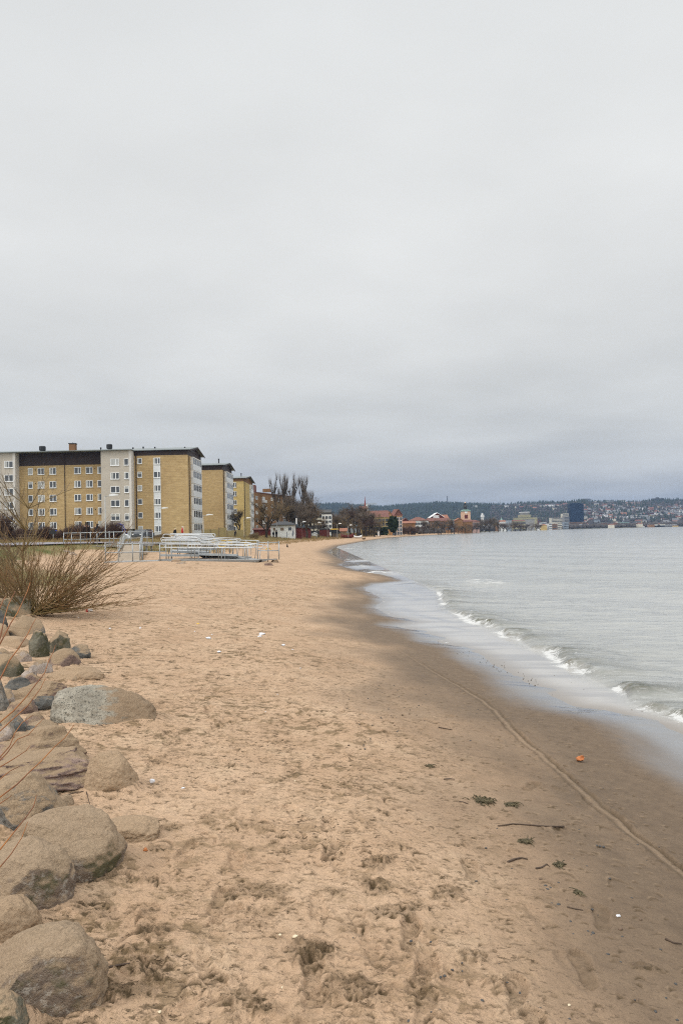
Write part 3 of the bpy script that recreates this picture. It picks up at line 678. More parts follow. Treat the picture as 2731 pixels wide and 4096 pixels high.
_wc = {}
def window(parent, x, y, z, w, h, kind='double', curt=0, frame='white', face='y', name='window'):
    """window on a facade whose outside looks towards -y (face y) or +x (face x); x,z = centre"""
    key = (round(w, 2), round(h, 2), kind, curt, frame, face)
    if key not in _wc:
        t = .10; f = MB(); g = MB(); c = MB()
        def bx(mb, a0, a1, z0, z1, d0, d1):
            if face == 'y': mb.box2((a0, d0, z0), (a1, d1, z1))
            else: mb.box2((-d1, a0, z0), (-d0, a1, z1))
        bx(f, -w/2, -w/2 + t, -h/2, h/2, -.07, .0); bx(f, w/2 - t, w/2, -h/2, h/2, -.07, .0)
        bx(f, -w/2 + t, w/2 - t, h/2 - t, h/2, -.07, .0); bx(f, -w/2 + t, w/2 - t, -h/2, -h/2 + t, -.07, .0)
        bx(f, -w/2 - .04, w/2 + .04, -h/2 - .07, -h/2 - .002, -.13, .0)
        if kind == 'double': bx(f, -.07, .07, -h/2 + t, h/2 - t, -.065, .0)
        if kind == 'double_off': bx(f, .08, .24, -h/2 + t, h/2 - t, -.065, .0)
        bx(g, -w/2 + t, w/2 - t, -h/2 + t, h/2 - t, -.028, -.004)
        if curt:
            q = (w - 2 * t)
            if curt == 1: bx(c, -w/2 + t, -w/2 + t + q * .3, -h/2 + t, h/2 - t, -.036, -.029)
            elif curt == 2: bx(c, -w/2 + t, w/2 - t, -h/2 + t, h/2 - t, -.036, -.029)
            elif curt == 3: bx(c, -w/2 + t, w/2 - t, -h/2 + t + (h - 2*t) * .6, h/2 - t, -.036, -.029)
        fm_, gm_ = f.mesh('window'), g.mesh('pane'); fm_.materials.append(M[frame]); gm_.materials.append(M['glass'])
        cm_ = None
        if curt: cm_ = c.mesh('curtain'); cm_.materials.append(M['curtain'])
        _wc[key] = (fm_, gm_, cm_)
    fm_, gm_, cm_ = _wc[key]
    o = link(name, fm_, parent); o.location = (x, y, z)
    link('pane', gm_, o)
    if cm_: link('curtain', cm_, o)
    return o

wr = random.Random(12)
# --- block A: local coordinates = world, front facade in the plane y = 154
DA = 154.0
def XA(px, py=2000, d=DA): return at(px, py, d).x
def ZA(px, py, d=DA): return at(px, py, d).z
def q1(a, b): return (a * .38265, 1740 + b * .38265)            # crop 1 pixels
def q2(a, b): return (500 + a * .38265, 1740 + b * .38265)      # crop 2 pixels
def P1(a, b, d=DA): v = at(*q1(a, b), d); return v.x, v.z
def P2(a, b, d=DA): v = at(*q2(a, b), d); return v.x, v.z
FL = 142.2 * .38265 * DA / FPX        # storey height
A0 = empty('apartment_block', (-52, DA + 7, 2.0), 'long yellow brick apartment block with grey plaster bays at the left edge of the photo', 'apartment block', 'yellow brick apartment blocks')
def part(mb, name, m, parent, smooth=False):
    o = mb.build(name, m, parent, smooth)
    return o
def under(parent, objs):       # keep world coordinates when parenting to a moved empty
    for o in objs: o.matrix_parent_inverse = Matrix.Translation(-parent.location)
zb = 1.7
xl = -95.0
x1a, _ = P1(205, 600); x1b, _ = P1(252, 600)        # plaster bay 1 right edge
x2a, _ = P1(1092, 600); x2b, _ = P1(1404, 600)
xr, _ = P2(660, 600)                                 # front right corner
_, zt = P1(700, 184); _, zband = P1(700, 315); _, zband3 = P2(400, 212)
DEP = 15.0
w = MB(); w.box2((x1a + .02, DA, zb), (x2a - .02, DA + DEP, zband)); w.box2((x2b + .02, DA, zb), (xr, DA + DEP, zband3)); part(w, 'brick_wall', M['ybrick'], A0)
w = MB(); w.box2((x1a + .02, DA + .02, zband + .003), (x2a - .02, DA + DEP - .02, zt)); w.box2((x2b + .02, DA + .02, zband3 + .003), (xr - .02, DA + DEP - .02, zt)); part(w, 'attic_cladding', M['dark_clad'], A0)
for xa_, xb_ in ((xl, x1a), (x2a, x2b)):
    w = MB(); w.box2((xa_, DA - 1.9, 4.05 if xa_ > -60 else 3.6), (xb_, DA + DEP - .2, zt)); part(w, 'plaster_bay', M['plaster'], A0)
    w = MB(); w.box2((xb_, DA - 1.9, 4.05 if xa_ > -60 else 3.6), (xb_ + .06, DA - .01, zt)); w.box2((xb_ - .45, DA - 1.95, 4.05), (xb_, DA - 1.903, zt)); part(w, 'lit_bay_edge', M['plaster_lit'], A0)  # return face and corner strip of the bay, painted in the lit tone
w = MB(); w.box2((x2a + .3, DA - .1, zb), (x2b - 1.0, DA + 6, 4.04)); part(w, 'carport_shade', M['black'], A0)  # solid black box standing in for the shade inside the carport
w = MB(); w.box2((x2b - .9, DA - 1.7, zb), (x2b - .15, DA - .2, 4.045)); part(w, 'plinth_pier', M['concrete'], A0)
w = MB(); w.box2((xl, DA - .2, zb), (x1a, DA + 2, 3.6)); part(w, 'basement_wall', M['dark_clad'], A0)
# roof: shallow gable along x with eaves overhang
def gable_roof(x0, x1, y0, y1, z, rise, t, m, parent, over=.5, name='roof'):
    ym = (y0 + y1) / 2; b = MB()
    b.prism([(y0 - over, z - .05), (ym, z + rise), (y1 + over, z - .05), (y1 + over, z - .05 + t), (ym, z + rise + t), (y0 - over, z - .05 + t)], x0, x1, 'x')
    return part(b, name, m, parent)
gable_roof(xl, xr + .75, DA - (1.9 - .5) * 0, DA + DEP, zt + .05, 1.25, .14, M['roof_metal'], A0, .55)
w = MB(); w.box2((xl, DA - 2.5, zt + .003), (x2b + .3, DA + .3, zt + .12)); part(w, 'eaves', M['roof_metal'], A0)
w = MB(); w.prism([(DA, zt), (DA + DEP / 2, zt + 1.2), (DA + DEP, zt)], x2b, xr + .05, 'x'); part(w, 'gable', M['dark_clad'], A0)
w = MB(); w.prism([(DA - .5, zt - .25), (DA + DEP / 2, zt + 1.05), (DA + DEP + .5, zt - .25), (DA + DEP + .5, zt + .04), (DA + DEP / 2, zt + 1.29), (DA - .5, zt + .04)], xr + .76, xr + .82, 'x'); part(w, 'verge_board', M['dark_clad'], A0)
# windows
def wrow(cols, y0px, y1px, nrows, sc_=1, plane=DA, P=P1, kind='double', start=0):
    for (a0, a1) in cols:
        for r in range(start, nrows):
            x0, z1 = P(a0, y0px + 0, plane); x1_, z0 = P(a1, y1px, plane)
            # take out the roll of the row by measuring both corners on the same column
            xx0, zz1 = P(a0, y0px - (a0 - cols[0][0]) * .0225, plane); _, zz0 = P(a0, y1px - (a0 - cols[0][0]) * .0225, plane)
            wd_, ht = x1_ - x0, zz1 - zz0
            cu = wr.choice((0, 0, 1, 1, 3, 0, 1, 2)) if wd_ > .9 else wr.choice((0, 0, 3))
            k = 'single' if wd_ < 1.2 else wr.choice(('double', 'double', 'double_off'))
            window(A0, (x0 + x1_) / 2, plane - .002, (zz0 + zz1) / 2 - r * FL, wd_, ht, k, cu)
wrow([(297,347),(398,468),(520,592),(778,850),(900,972),(1022,1073)], 348, 418, 5)
wrow([(1155,1250),(1298,1347)], 250, 320, 5, plane=DA - 1.9)
wrow([(50,145)], 274, 344, 5, plane=DA - 1.9)
wrow([(-250,-200),(-90,5)], 274, 344, 5, plane=DA - 1.9)
wrow([(130,179)], 243, 302, 6, P=P2)
# white strip with windows
x0, z0 = P2(297, 238); x1_, _ = P2(371, 238)
st = MB(); st.box2((x0, DA - .04, zb + .3), (x1_, DA - .003, z0)); part(st, 'white_strip', M['white_panel'], A0)
for r in range(6):
    _, za_ = P2(300, 240); _, zc_ = P2(300, 306)
    window(A0, (x0 + x1_) / 2, DA - .042, (za_ + zc_) / 2 - r * FL, x1_ - x0 - .02, za_ - zc_, 'double_off', wr.choice((0, 1, 1)))
# downpipes
for a, b_ in ((683, P1), ):
    xd, _ = b_(a, 600); w = MB(); w.tube([(xd, DA - .08, zb), (xd, DA - .08, zt - .1)], .07, 8); part(w, 'downpipe', M['dark_clad'], A0)
xd, _ = P2(118, 600); w = MB(); w.tube([(xd + .1, DA - .1, zb), (xd + .1, DA - .1, zt - .1)], .09, 8); part(w, 'downpipe', M['dark_clad'], A0)
w = MB(); w.tube([(xr + .08, DA + 1.3, zb), (xr + .08, DA + 1.3, zband3)], .07, 8); part(w, 'downpipe', M['dark_clad'], A0)
# small vents in the wall
for a in (374, 995):
    for r in range(5):
        xv, zv = P1(a, 365 - (a - 374) * .0225); w = MB(); w.lathe([(.10, 0), (.10, .05)], 8)
        o = part(w, 'wall_vent', M['dark_clad'], A0); o.rotation_euler = (R(90), 0, 0); o.location = (xv, DA - .0, zv - r * FL)
# balconies on the side facing the beach
def balconies(parent, xw, d0, d1, ztop, n, fl, wood_dirt=False):
    for r in range(n):
        z1 = ztop - r * fl
        b = MB(); b.box2((xw + .003, d0, z1 - fl + .02), (xw + .55, d1, z1 - fl * .55)); bo = part(b, 'balcony', M['white_panel'], parent)
        b = MB(); b.box2((xw + .004, d0 + .15, z1 - fl * .55 + .003), (xw + .49, d1 - .1, z1 - .12)); part(b, 'glazing', M['glass'], bo)
        b = MB(); nn = 5
        for k in range(nn + 1):
            yy = d0 + .08 + (d1 - d0 - .16) * k / nn; b.box2((xw + .492, yy - .05, z1 - fl * .55 + .003), (xw + .56, yy + .05, z1 - .1))
        b.box2((xw + .492, d0 + .1, z1 - .22), (xw + .55, d1 - .1, z1 - .1))
        b.box2((xw + .003, d0, z1 - fl * .55 + .003), (xw + .56, d0 + .12, z1 - .1))
        part(b, 'balcony_frame', M['white'], bo)
        b = MB(); b.box2((xw + .05, d0 + 1.0, z1 - fl * .5), (xw + .47, d0 + 1.0 + wr.uniform(.6, 2), z1 - .3))
        b = MB(); b.box2((xw + .003, d0, z1 - .098), (xw + .5, d1, z1 + .015)); part(b, 'balcony_slab', M['plaster'], bo)
    b = MB(); b.box2((xw + .002, d0, zb), (xw + .5, d1, ztop - n * fl)); part(b, 'balcony_base', M['white_panel'], parent)
balconies(A0, xr, DA + 3.3, DA + DEP - 2.4, zband3 - .05, 6, FL)
# roof furniture
def chimney(px0, px1, ptop, kind, d=DA + 5):
    v0 = at(px0 * .38265, 1740 + ptop * .38265, d); v1 = at(px1 * .38265, 1740 + ptop * .38265, d); wv = v1.x - v0.x; cx = (v0.x + v1.x) / 2; zr = zt + .7
    if kind == 'brick':
        b = MB(); b.box2((cx - wv/2 + .1, d - .6, zr), (cx + wv/2 - .1, d + .6, v0.z - .18)); o = part(b, 'chimney', M['rbrick'], A0)
        b = MB(); b.box2((cx - wv/2, d - .7, v0.z - .178), (cx + wv/2, d + .7, v0.z)); part(b, 'chimney_cap', M['roof_dark'], o)
        b = MB(); b.tube([(cx, d, v0.z), (cx, d, v0.z + .25)], .04, 6); part(b, 'flue', M['black'], o)
    elif kind == 'vent':
        b = MB(); b.lathe([(wv*.28, zr), (wv*.28, v0.z - .9)], 12, (cx, d, 0)); o = part(b, 'roof_ventilator', M['concrete'], A0)
        b = MB(); b.lathe([(wv*.42, v0.z - .95), (wv*.5, v0.z - .85), (wv*.5, v0.z - .1), (wv*.42, v0.z)], 12, (cx, d, 0)); part(b, 'ventilator_hood', M['black'], o)
    else:
        b = MB(); b.lathe([(.11, zr), (.11, v0.z - .3), (.17, v0.z - .28), (.17, v0.z)], 8, (cx, d, 0)); part(b, 'roof_pipe', M['black'], A0)
chimney(413, 480, 118, 'vent'); chimney(728, 800, 88, 'brick'); chimney(1115, 1177, 98, 'vent')
for a in (1052, 1388, 1495): chimney(a, a + 8, 122 if a > 1400 else 130, 'pipe')
for a in (310, 622):
    chimney(a + 500 / .38265, a + 8 + 500 / .38265, 124, 'pipe')
under(A0, [o for o in bpy.data.objects if o.parent == A0])

# --- block B and C, same family further along
def block(name, label, D, pxl, pxc, py_top, band, py_base_, dep, mbrick, win_cols, FLpx, nbal, bal0, bal1, roofm, bandm, rise=1.2):
    vL = at(pxl, py_top, D); vC = at(pxc, py_top, D); zt_ = vC.z; xl_, xr_ = vL.x - 22, vC.x
    zband_ = at(pxc, band, D).z; fl = FLpx * D / FPX
    E = empty(name, ((xl_ + xr_) / 2, D + dep / 2, zb), label, 'apartment block', 'yellow brick apartment blocks')
    w = MB(); w.box2((xl_, D, zb), (xr_, D + dep, zband_)); part(w, 'brick_wall', mbrick, E)
    w = MB(); w.box2((xl_ + .02, D + .02, zband_ + .003), (xr_ - .02, D + dep - .02, zt_)); part(w, 'attic_cladding', bandm, E)
    w = MB(); w.prism([(D, zt_), (D + dep / 2, zt_ + rise - .05), (D + dep, zt_)], xl_, xr_ + .05, 'x'); part(w, 'gable', bandm, E)
    ro = gable_roof(xl_, xr_ + .8, D, D + dep, zt_ + .05, rise, .16, roofm, E, .6)
    w = MB(); w.prism([(D - .6, zt_ - .3), (D + dep / 2, zt_ + rise - .2), (D + dep + .6, zt_ - .3), (D + dep + .6, zt_), (D + dep / 2, zt_ + rise + .04), (D - .6, zt_)], xr_ + .805, xr_ + .88, 'x'); part(w, 'verge_board', M['dark_clad'], E)
    for k in range(2):
        xx = xr_ - 2.0 - 5.5 * k; b = MB(); b.lathe([(.14, zt_ + .5), (.14, zt_ + 2.0), (.2, zt_ + 2.02), (.2, zt_ + 2.4)], 8, (xx, D + dep * .4, 0)); part(b, 'roof_pipe', M['black'], E)
    balconies(E, xr_, bal0, bal1, zband_ - .05, nbal, fl)
    w = MB(); w.tube([(xr_ + .08, D + 1.2, zb), (xr_ + .08, D + 1.2, zband_)], .09, 8); part(w, 'downpipe', M['dark_clad'], E)
    for (p0, p1, r0, r1) in win_cols:
        for r in range(nbal):
            a = at(p0, r0, D); b = at(p1, r1, D)
            window(E, (a.x + b.x) / 2, D - .002, (a.z + b.z) / 2 - r * fl, b.x - a.x, a.z - b.z, 'double_off', wr.choice((0, 1)))
    under(E, [o for o in bpy.data.objects if o.parent == E])
    return E
B0 = block('apartment_block', 'second yellow brick apartment block from the left, with a plain front wall and white balconies', 193, 805, 890, 1861, 1879, 2145, 16.5, M['ybrick'], [], 113.5 * .38265, 6, 196.5, 208, M['roof_metal'], M['dark_clad'])
C0 = block('apartment_block', 'third pale yellow brick apartment block, farthest right of its row, behind the bare tree', 237, 880, 974.5, 1913, 1925, 2145, 24, M['ybrick2'], [(929, 946, 1930, 1949)], 92 * .38265, 6, 252, 259, M['roof_metal'], M['rbrick'], 1.4)
# fourth, brown block behind the willow
D0 = empty('apartment_block', (-26, 310, zb), 'red brown brick apartment block half hidden behind the bare willow', 'apartment block')
a = at(1000, 1968, 285); b = at(1161, 1990, 330)
zt4 = a.z
w = MB(); w.prism([(a.x, a.y), (b.x, b.y), (b.x - 12, b.y + 20), (a.x - 22, a.y + 20)], zb, zt4); part(w, 'brick_wall', M['rbrick'], D0)
w = MB(); w.prism([(a.x - .3, a.y - .6), (b.x + .8, b.y - .2), (b.x - 12, b.y + 20.5), (a.x - 22.5, a.y + 20.5)], zt4 + .003, zt4 + .35); part(w, 'roof', M['roof_brown'], D0)
w = MB(); w.box2((a.x + 4, a.y + 8, zt4 + .353), (a.x + 7, a.y + 11, zt4 + 1.6)); part(w, 'chimney', M['rbrick'], D0)
w = MB(); w.box2((a.x - 4, a.y + 8, zt4 + .353), (a.x + 1, a.y + 13, zt4 + 3.2)); part(w, 'lift_housing', M['roof_brown'], D0)
ang = math.atan2(b.y - a.y, b.x - a.x); Ln = math.hypot(b.y - a.y, b.x - a.x)
for cc, (t0, wd_) in enumerate(((.14, 1.3), (.30, 3.0), (.50, 1.3), (.66, 1.3), (.82, 3.0))):
    for r in range(5):
        px_, py_ = a.x + (b.x - a.x) * t0, a.y + (b.y - a.y) * t0
        o = window(D0, px_ + .03, py_ - .05, zt4 - 1.9 - r * 2.85, wd_ * (1.6 if wd_ < 2 else 1), 1.3, 'double', wr.choice((0, 1, 2)))
        o.rotation_euler = (0, 0, ang)
        if wd_ > 2:
            w = MB(); w.box((0, -.5, -1.25), (3.4, 1.0, 1.0)); q = part(w, 'balcony', M['white_panel'], D0); q.location = (px_, py_, zt4 - 1.9 - r * 2.85); q.rotation_euler = (0, 0, ang)
under(D0, [o for o in bpy.data.objects if o.parent == D0])
# ------------------------------------------------------------------ ramp, railings and the stacked bathing jetty
def T(px, py, d): return at(px, py, d)
def qr(a, b): return (350 + .2551 * a, 2080 + .2551 * b)
def qs(a, b): return (620 + .3189 * a, 2120 + .3189 * b)
def world_children(E):
    for o in bpy.data.objects:
        if o.parent == E: o.matrix_parent_inverse = Matrix.Translation(-E.location)
def railing(parent, pts, h=1.05, rails=(1.0, .52), step=1.3, r=.028, m='steel', name='railing', posts=None, drop=0.0):
    """posts and rails along a 3D path given at deck level; each post is a sub-part of the railing"""
    pts = [Vector(p) for p in pts]
    b = MB()
    for f in rails: b.tube([p + Vector((0, 0, h * f)) for p in pts], r, 8)
    ro = part(b, name, M[m], parent, True)
    for i in range(len(pts) - 1):
        L_ = (pts[i + 1] - pts[i]).length; n = max(1, round(L_ / step))
        for k in range(n + (1 if i == len(pts) - 2 else 0)):
            q = pts[i].lerp(pts[i + 1], k / n)
            pb = MB(); pb.tube([q + Vector((0, 0, -.02 - drop)), q + Vector((0, 0, h + .03))], r * 1.15, 8); pb.lathe([(r * 1.5, 0), (r * 1.5, .05)], 8, (q.x, q.y, q.z + h + .03)); part(pb, 'post', M[m], ro, True)
    return ro
RP = empty('access_ramp', (-13.5, 50, .78), 'grey steel access ramp with double railings leading down to the sand', 'ramp')
zl, zu = .80, 1.64
def deck(poly, z0, z1=None, t=.09, m='grating', name='deck'):
    b = MB(); zz = z1 if z1 is not None else [z0] * len(poly)
    n = len(poly); vs = [(p[0], p[1], zz[i] - t) for i, p in enumerate(poly)] + [(p[0], p[1], zz[i]) for i, p in enumerate(poly)]
    b.add(vs, [tuple(range(n)), tuple(range(2 * n - 1, n - 1, -1))] + [(i, n + i, n + (i + 1) % n, (i + 1) % n) for i in range(n)])
    return part(b, name, M[m], RP)
def grating():
    m, ns, ls, p = newmat('steel_grating')
    t = ns.new('ShaderNodeTexCoord'); bt = ns.new('ShaderNodeTexBrick'); bt.offset = 0; bt.inputs['Scale'].default_value = 9; bt.inputs['Brick Width'].default_value = .5; bt.inputs['Mortar Size'].default_value = .06
    bt.inputs['Color1'].default_value = (.16, .15, .14, 1); bt.inputs['Color2'].default_value = (.19, .18, .165, 1); bt.inputs['Mortar'].default_value = (.34, .34, .33, 1)
    ls.new(t.outputs['Object'], bt.inputs[0]); ls.new(bt.outputs[0], p.inputs['Base Color']); p.inputs['Roughness'].default_value = .6; return m
M['grating'] = grating(); M['ramp_tread'] = mat('sandy_ramp_tread', (.30, .24, .175), .9, .12, 2)
xL0, xL1 = T(415, 2245, 45).x, T(640, 2245, 45).x
deck([(xL0, 45), (xL1, 45), (xL1, 46.7), (xL0, 46.7)], zl)
rb = [(-14.05, 46.71), (-12.55, 46.71), (-15.35, 58), (-16.85, 58)]
deck(rb, None, [zl, zl, zu, zu], m='ramp_tread', name='ramp_surface')
deck([(-21.5, 58.01), (-15.0, 58.01), (-15.0, 59.8), (-21.5, 59.8)], zu)
for px_, y_ in ((-20.5, 58.1), (-18, 58.1), (-15.2, 58.1), (-15.2, 59.6)):
    b = MB(); b.box2((px_, y_, 1.0), (px_ + .12, y_ + .12, zu - .09)); part(b, 'support_leg', M['steel'], RP)
for x_ in (xL0 + .1, xL1 - .3, -12.6):
    b = MB(); b.box2((x_, 45.05, .55), (x_ + .14, 45.25, zl - .09)); part(b, 'support_leg', M['steel_dk'], RP)
railing(RP, [(xL0 + .1, 45.05, zl), (xL1, 45.05, zl)], step=1.9, r=.032)
railing(RP, [(-13.95, 46.8, zl), (-16.75, 58, zu)], step=2.3, r=.024)
railing(RP, [(-12.6, 46.8, zl), (-15.4, 58, zu)], step=2.3, r=.024)
railing(RP, [(-21.5, 58.05, zu), (-15.05, 58.05, zu), (-15.05, 59.75, zu)], step=1.3)
railing(RP, [(-21.5, 59.75, zu), (-17, 59.75, zu)], step=1.3)
railing(RP, [(-12.4, 46.65, zl), (xL1, 46.65, zl)], h=1.0, step=1.7)
# mesh infill on the left end
b = MB()
for k in range(14): b.tube([(xL0 + .1 + k * .11, 45.02, zl), (xL0 + .1 + k * .11, 45.02, zl + .55)], .007, 4)
world_children(RP)

def stadium(L_, h, n=8):
    r = h / 2; p = []
    for k in range(n + 1): a = -pi / 2 + pi * k / n; p.append((L_ / 2 - r + r * cos(a), r * sin(a)))
    for k in range(n + 1): a = pi / 2 + pi * k / n; p.append((-L_ / 2 + r + r * cos(a), r * sin(a)))
    return p
def ring(L_, h, z, y, r=.024):
    b = MB(); b.tube([(x, y, z + q) for x, q in stadium(L_, h)], r, 7, closed=True); return b
js = None
def make_jetty(label, deckm='deck_white', W=2.4, D=1.35, hpost=.86, tube='steel_lt', loops=2, first=True):
    E = empty('jetty_section', (0, 0, 0), label, 'jetty section', 'jetty sections stacked by the ramp')
    b = MB(); b.box2((-W/2, -D/2, 0), (W/2, D/2, .05)); dk_ = part(b, 'deck', M[deckm], E)
    b = MB()
    for yy in (-D/2, D/2 - .05): b.box2((-W/2, yy, -.09), (W/2, yy + .05, -.003))
    b.box2((-W/2, -D/2 + .053, -.09), (-W/2 + .05, D/2 - .053, -.003)); b.box2((W/2 - .05, -D/2 + .053, -.09), (W/2, D/2 - .053, -.003))
    part(b, 'frame', M['steel'], dk_)
    for sy in (-1, 1):
        y = sy * (D/2 - .04)
        rr_ = ring(W * .96, .20, hpost, y); ro = part(rr_, 'railing', M[tube], E, True)
        for xx in (-W * .30, W * .30):
            b = MB(); b.tube([(xx, y, -.25), (xx, y, hpost - .1)], .022, 7); part(b, 'post', M['steel_dk' if sy < 0 else 'steel'], ro, True)
    return E
M['deck_white'] = mat('pale_grey_deck', (.42, .43, .43), .6, .1, 1.5)
M['deck_grey'] = mat('weathered_deck', (.23, .225, .21), .8, .15, 4, stretch=(1, 12, 1))
gz = ground(-8, 45.5)
def L2(i): return
specs = [  # x, y, z, rz, tilt x, tilt y, deck, label
 (-9.85, 45.75, .80, .0, 0, .02, 'deck_grey', 'grey decked jetty section with white rail loops, leftmost at the front of the stack'),
 (-8.15, 45.72, .75, .0, 0, .015, 'deck_grey', 'grey decked jetty section in the middle of the front row, beside dark shadow'),
 (-6.55, 45.70, .70, .0, 0, .03, 'deck_grey', 'grey decked jetty section at the right end of the front row of the stack'),
 (-10.1, 47.3, 1.05, .06, -.03, .03, 'deck_white', 'pale decked jetty section lying second row, left, under the highest rail loops'),
 (-7.7, 47.2, .95, -.04, -.17, .05, 'deck_white', 'bright tilted jetty deck in the middle of the stack with grey tube rails'),
 (-6.1, 47.6, .74, -.12, -.05, .12, 'deck_white', 'pale jetty section sloping down to the sand at the right of the stack'),
 (-9.9, 48.9, 1.24, .10, .02, .06, 'deck_white', 'jetty section resting raised at the back left of the stack'),
 (-8.9, 48.9, 1.02, -.08, 0, .03, 'deck_grey', 'grey jetty section at the back centre of the stack'),
 (-7.2, 49.4, .80, .05, 0, .05, 'deck_grey', 'jetty section at the back right of the stack, rails partly hidden'),
 (-9.75, 50.4, 1.40, .02, .03, .02, 'deck_white', 'highest jetty section, at the back left top of the stack'),
]
protos = {}
for (x, y, z, rz, tx, ty, dm, lb) in specs:
    if dm not in protos: o = protos[dm] = make_jetty(lb, dm)
    else: o = dup(protos[dm])
    o['label'] = lb; o.location = (x, y, z); o.rotation_euler = (tx, ty, rz)
# loose rail loops thrown on top of the pile, each one thing
loops = [(-10.15, 46.9, 2.05, 2.3, .20, .02, .02), (-9.3, 47.3, 2.16, 2.5, .24, .05, -.05), (-10.2, 47.9, 2.22, 2.4, .26, .04, .03), (-8.6, 47.8, 1.98, 2.6, .22, .09, .06),
         (-9.6, 48.3, 2.30, 2.9, .18, .03, -.02), (-8.9, 47.0, 1.93, 2.4, .2, .12, .09), (-7.3, 47.9, 1.86, 2.4, .19, .06, .02), (-6.4, 48.2, 1.80, 2.2, .19, .05, -.06), (-7.9, 48.5, 2.0, 2.7, .2, .07, .05)]
llab = ['white rail loop lying on the left front of the pile', 'long white rail loop crossing the pile above the left decks', 'wide white rail loop at the left top of the pile',
        'tilted white rail loop sloping down across the middle of the pile', 'topmost and longest white rail loop, against the yellow brick wall', 'steeply tilted white rail loop in the middle of the pile',
        'white rail loop right of the middle of the pile', 'rightmost white rail loop lying on the pile', 'white rail loop sloping behind the yellow one']
for (x, y, z, L_, h, ty, rz), lb in zip(loops, llab):
    E = empty('rail_loop', (x, y, z), lb, 'rail loop', 'loose rail loops on the jetty pile')
    part(ring(L_, h, 0, 0, .024), 'tube', M['steel_lt'], E, True)
    b = MB()
    for xx in (-L_ * .3, L_ * .25):
        b = MB(); b.tube([(xx, 0, -h / 2), (xx + .05, .02, -.85)], .02, 6); part(b, 'post', M['steel'], E, True)
    E.rotation_euler = (R(rnd.uniform(-12, 12)), ty, rz)
for (a, b_, wpx, lb, d) in [(845, 188, 85, 'yellow rail loop on the middle of the jetty pile', 47.6), (1152, 186, 62, 'yellow rail loop near the right end of the jetty pile', 47.4), (1422, 243, 55, 'yellow ring on a post standing right of the jetty pile', 46.5)]:
    c_ = at(*qs(a, b_), d); wv = wpx * .3189 * d / FPX
    E = empty('yellow_loop', tuple(c_), lb, 'rail loop', 'yellow rail loops')
    part(ring(wv, wv * .55, 0, 0, .026), 'tube', M['yellow_paint'], E, True)
    g_ = ground(c_.x, c_.y); b = MB(); b.tube([(0, 0, -wv * .27), (-.05, 0, g_ - c_.z - .05)], .022, 7); part(b, 'post', M['steel_dk'], E, True)
c_ = at(*qs(840, 150), 48.2); E = empty('yellow_loop', tuple(c_), 'long thin yellow rail loop along the back of the jetty pile', 'rail loop', 'yellow rail loops')
part(ring(1.35, .2, 0, 0, .022), 'tube', M['yellow_paint'], E, True); E.rotation_euler = (0, .09, 0)
b = MB(); b.tube([(.2, 0, -.1), (.2, 0, -.9)], .02, 6); part(b, 'post', M['steel'], E, True)
# low base deck under the front row, railing at its right end, concrete block
x0 = xL1 + .02; x1_ = at(1035, 2250, 45).x
BD = empty('long_base_deck', ((x0 + x1_) / 2, 45.9, gz), 'long low grey base deck under the jetty pile, raised over dark shadow', 'deck')
b = MB(); b.box2((x0, 45.02, .66), (x1_, 46.8, .725)); part(b, 'planking', M['grating'], BD)
b = MB(); b.box2((x0, 45.0, .60), (x1_, 45.06, .656)); b.box2((x0, 46.7, .60), (x1_, 46.78, .656)); part(b, 'edge_beam', M['steel_dk'], BD)
for k in range(7):
    xx = x0 + .3 + k * (x1_ - x0 - .5) / 6; b = MB(); b.tube([(xx, 45.0, .45), (xx, 45.0, .66)], .04, 8); part(b, 'leg', M['steel_dk'], BD, True)
world_children(BD)
pa = at(1030, 2200, 46); pb_ = at(1116, 2200, 46)
RE = empty('beach_railing', (pa.x, 46, .75), 'short grey double railing standing at the right end of the jetty pile', 'railing')
railing(RE, [(pa.x, 46, .72), (pb_.x, 46, .70)], h=1.02, step=.62, r=.028)
b = MB(); b.box2((pa.x - .1, 45.9, .66), (pb_.x - .15, 46.4, .72)); part(b, 'base_plate', M['concrete'], RE)
world_children(RE)
def rot_box_stone(name, px0, px1, pyb, hpx, d, m, label, cat='stone', group=None): pass

# ------------------------------------------------------------------ lamp posts
def lamp(px, pytop, d, arm=1, armlen=.8, label='', r=.06, m='steel', armh=.18):
    t = at(px, pytop, d); g = ground(t.x, t.y)
    E = empty('street_lamp', (t.x, t.y, g), label, 'street lamp', 'street lamps along the beach path')
    h = t.z - g
    b = MB(); b.lathe([(r * 1.5, -.2), (r * 1.5, .6), (r, .65), (r * .7, h - .12)], 10); part(b, 'pole', M[m], E, True)
    b = MB(); b.tube([(0, 0, h - .13), (arm * armlen * .35, 0, h - .03), (arm * armlen * .5, 0, h - .02)], r * .55, 6); part(b, 'arm', M[m], E, True)
    hd = MB(); ax = arm * armlen
    hd.prism([(ax * .35, h - .10), (ax * 1.0, h - .02), (ax * 1.0, h + armh * .35), (ax * .6, h + armh), (ax * .35, h + armh * .6)] if arm > 0 else [(ax * .35, h - .10), (ax * .35, h + armh * .6), (ax * .6, h + armh), (ax * 1.0, h + armh * .35), (ax * 1.0, h - .02)], -.14, .14, 'y')
    part(hd, 'lamp_head', M['white'], E)
    return E
lamp(421, 1982, 88, 1, 1.6, 'tall pale street lamp rising in front of the plaster bay above the ramp', .055, 'steel', .2)
lamp(635, 2033, 130, 1, 1.7, 'slim street lamp in front of the white window strip')
lamp(813, 2060, 130, 1, 1.7, 'slim street lamp between the first and second brick blocks')
lamp(976, 2072, 150, 1, 1.4, 'street lamp in front of the third brick block', .06, 'steel_dk')
def lampd(px, pt, d, lb, arm=1): lamp(px, pt, d, arm, 1.2, lb, .07, 'steel_dk', .25)
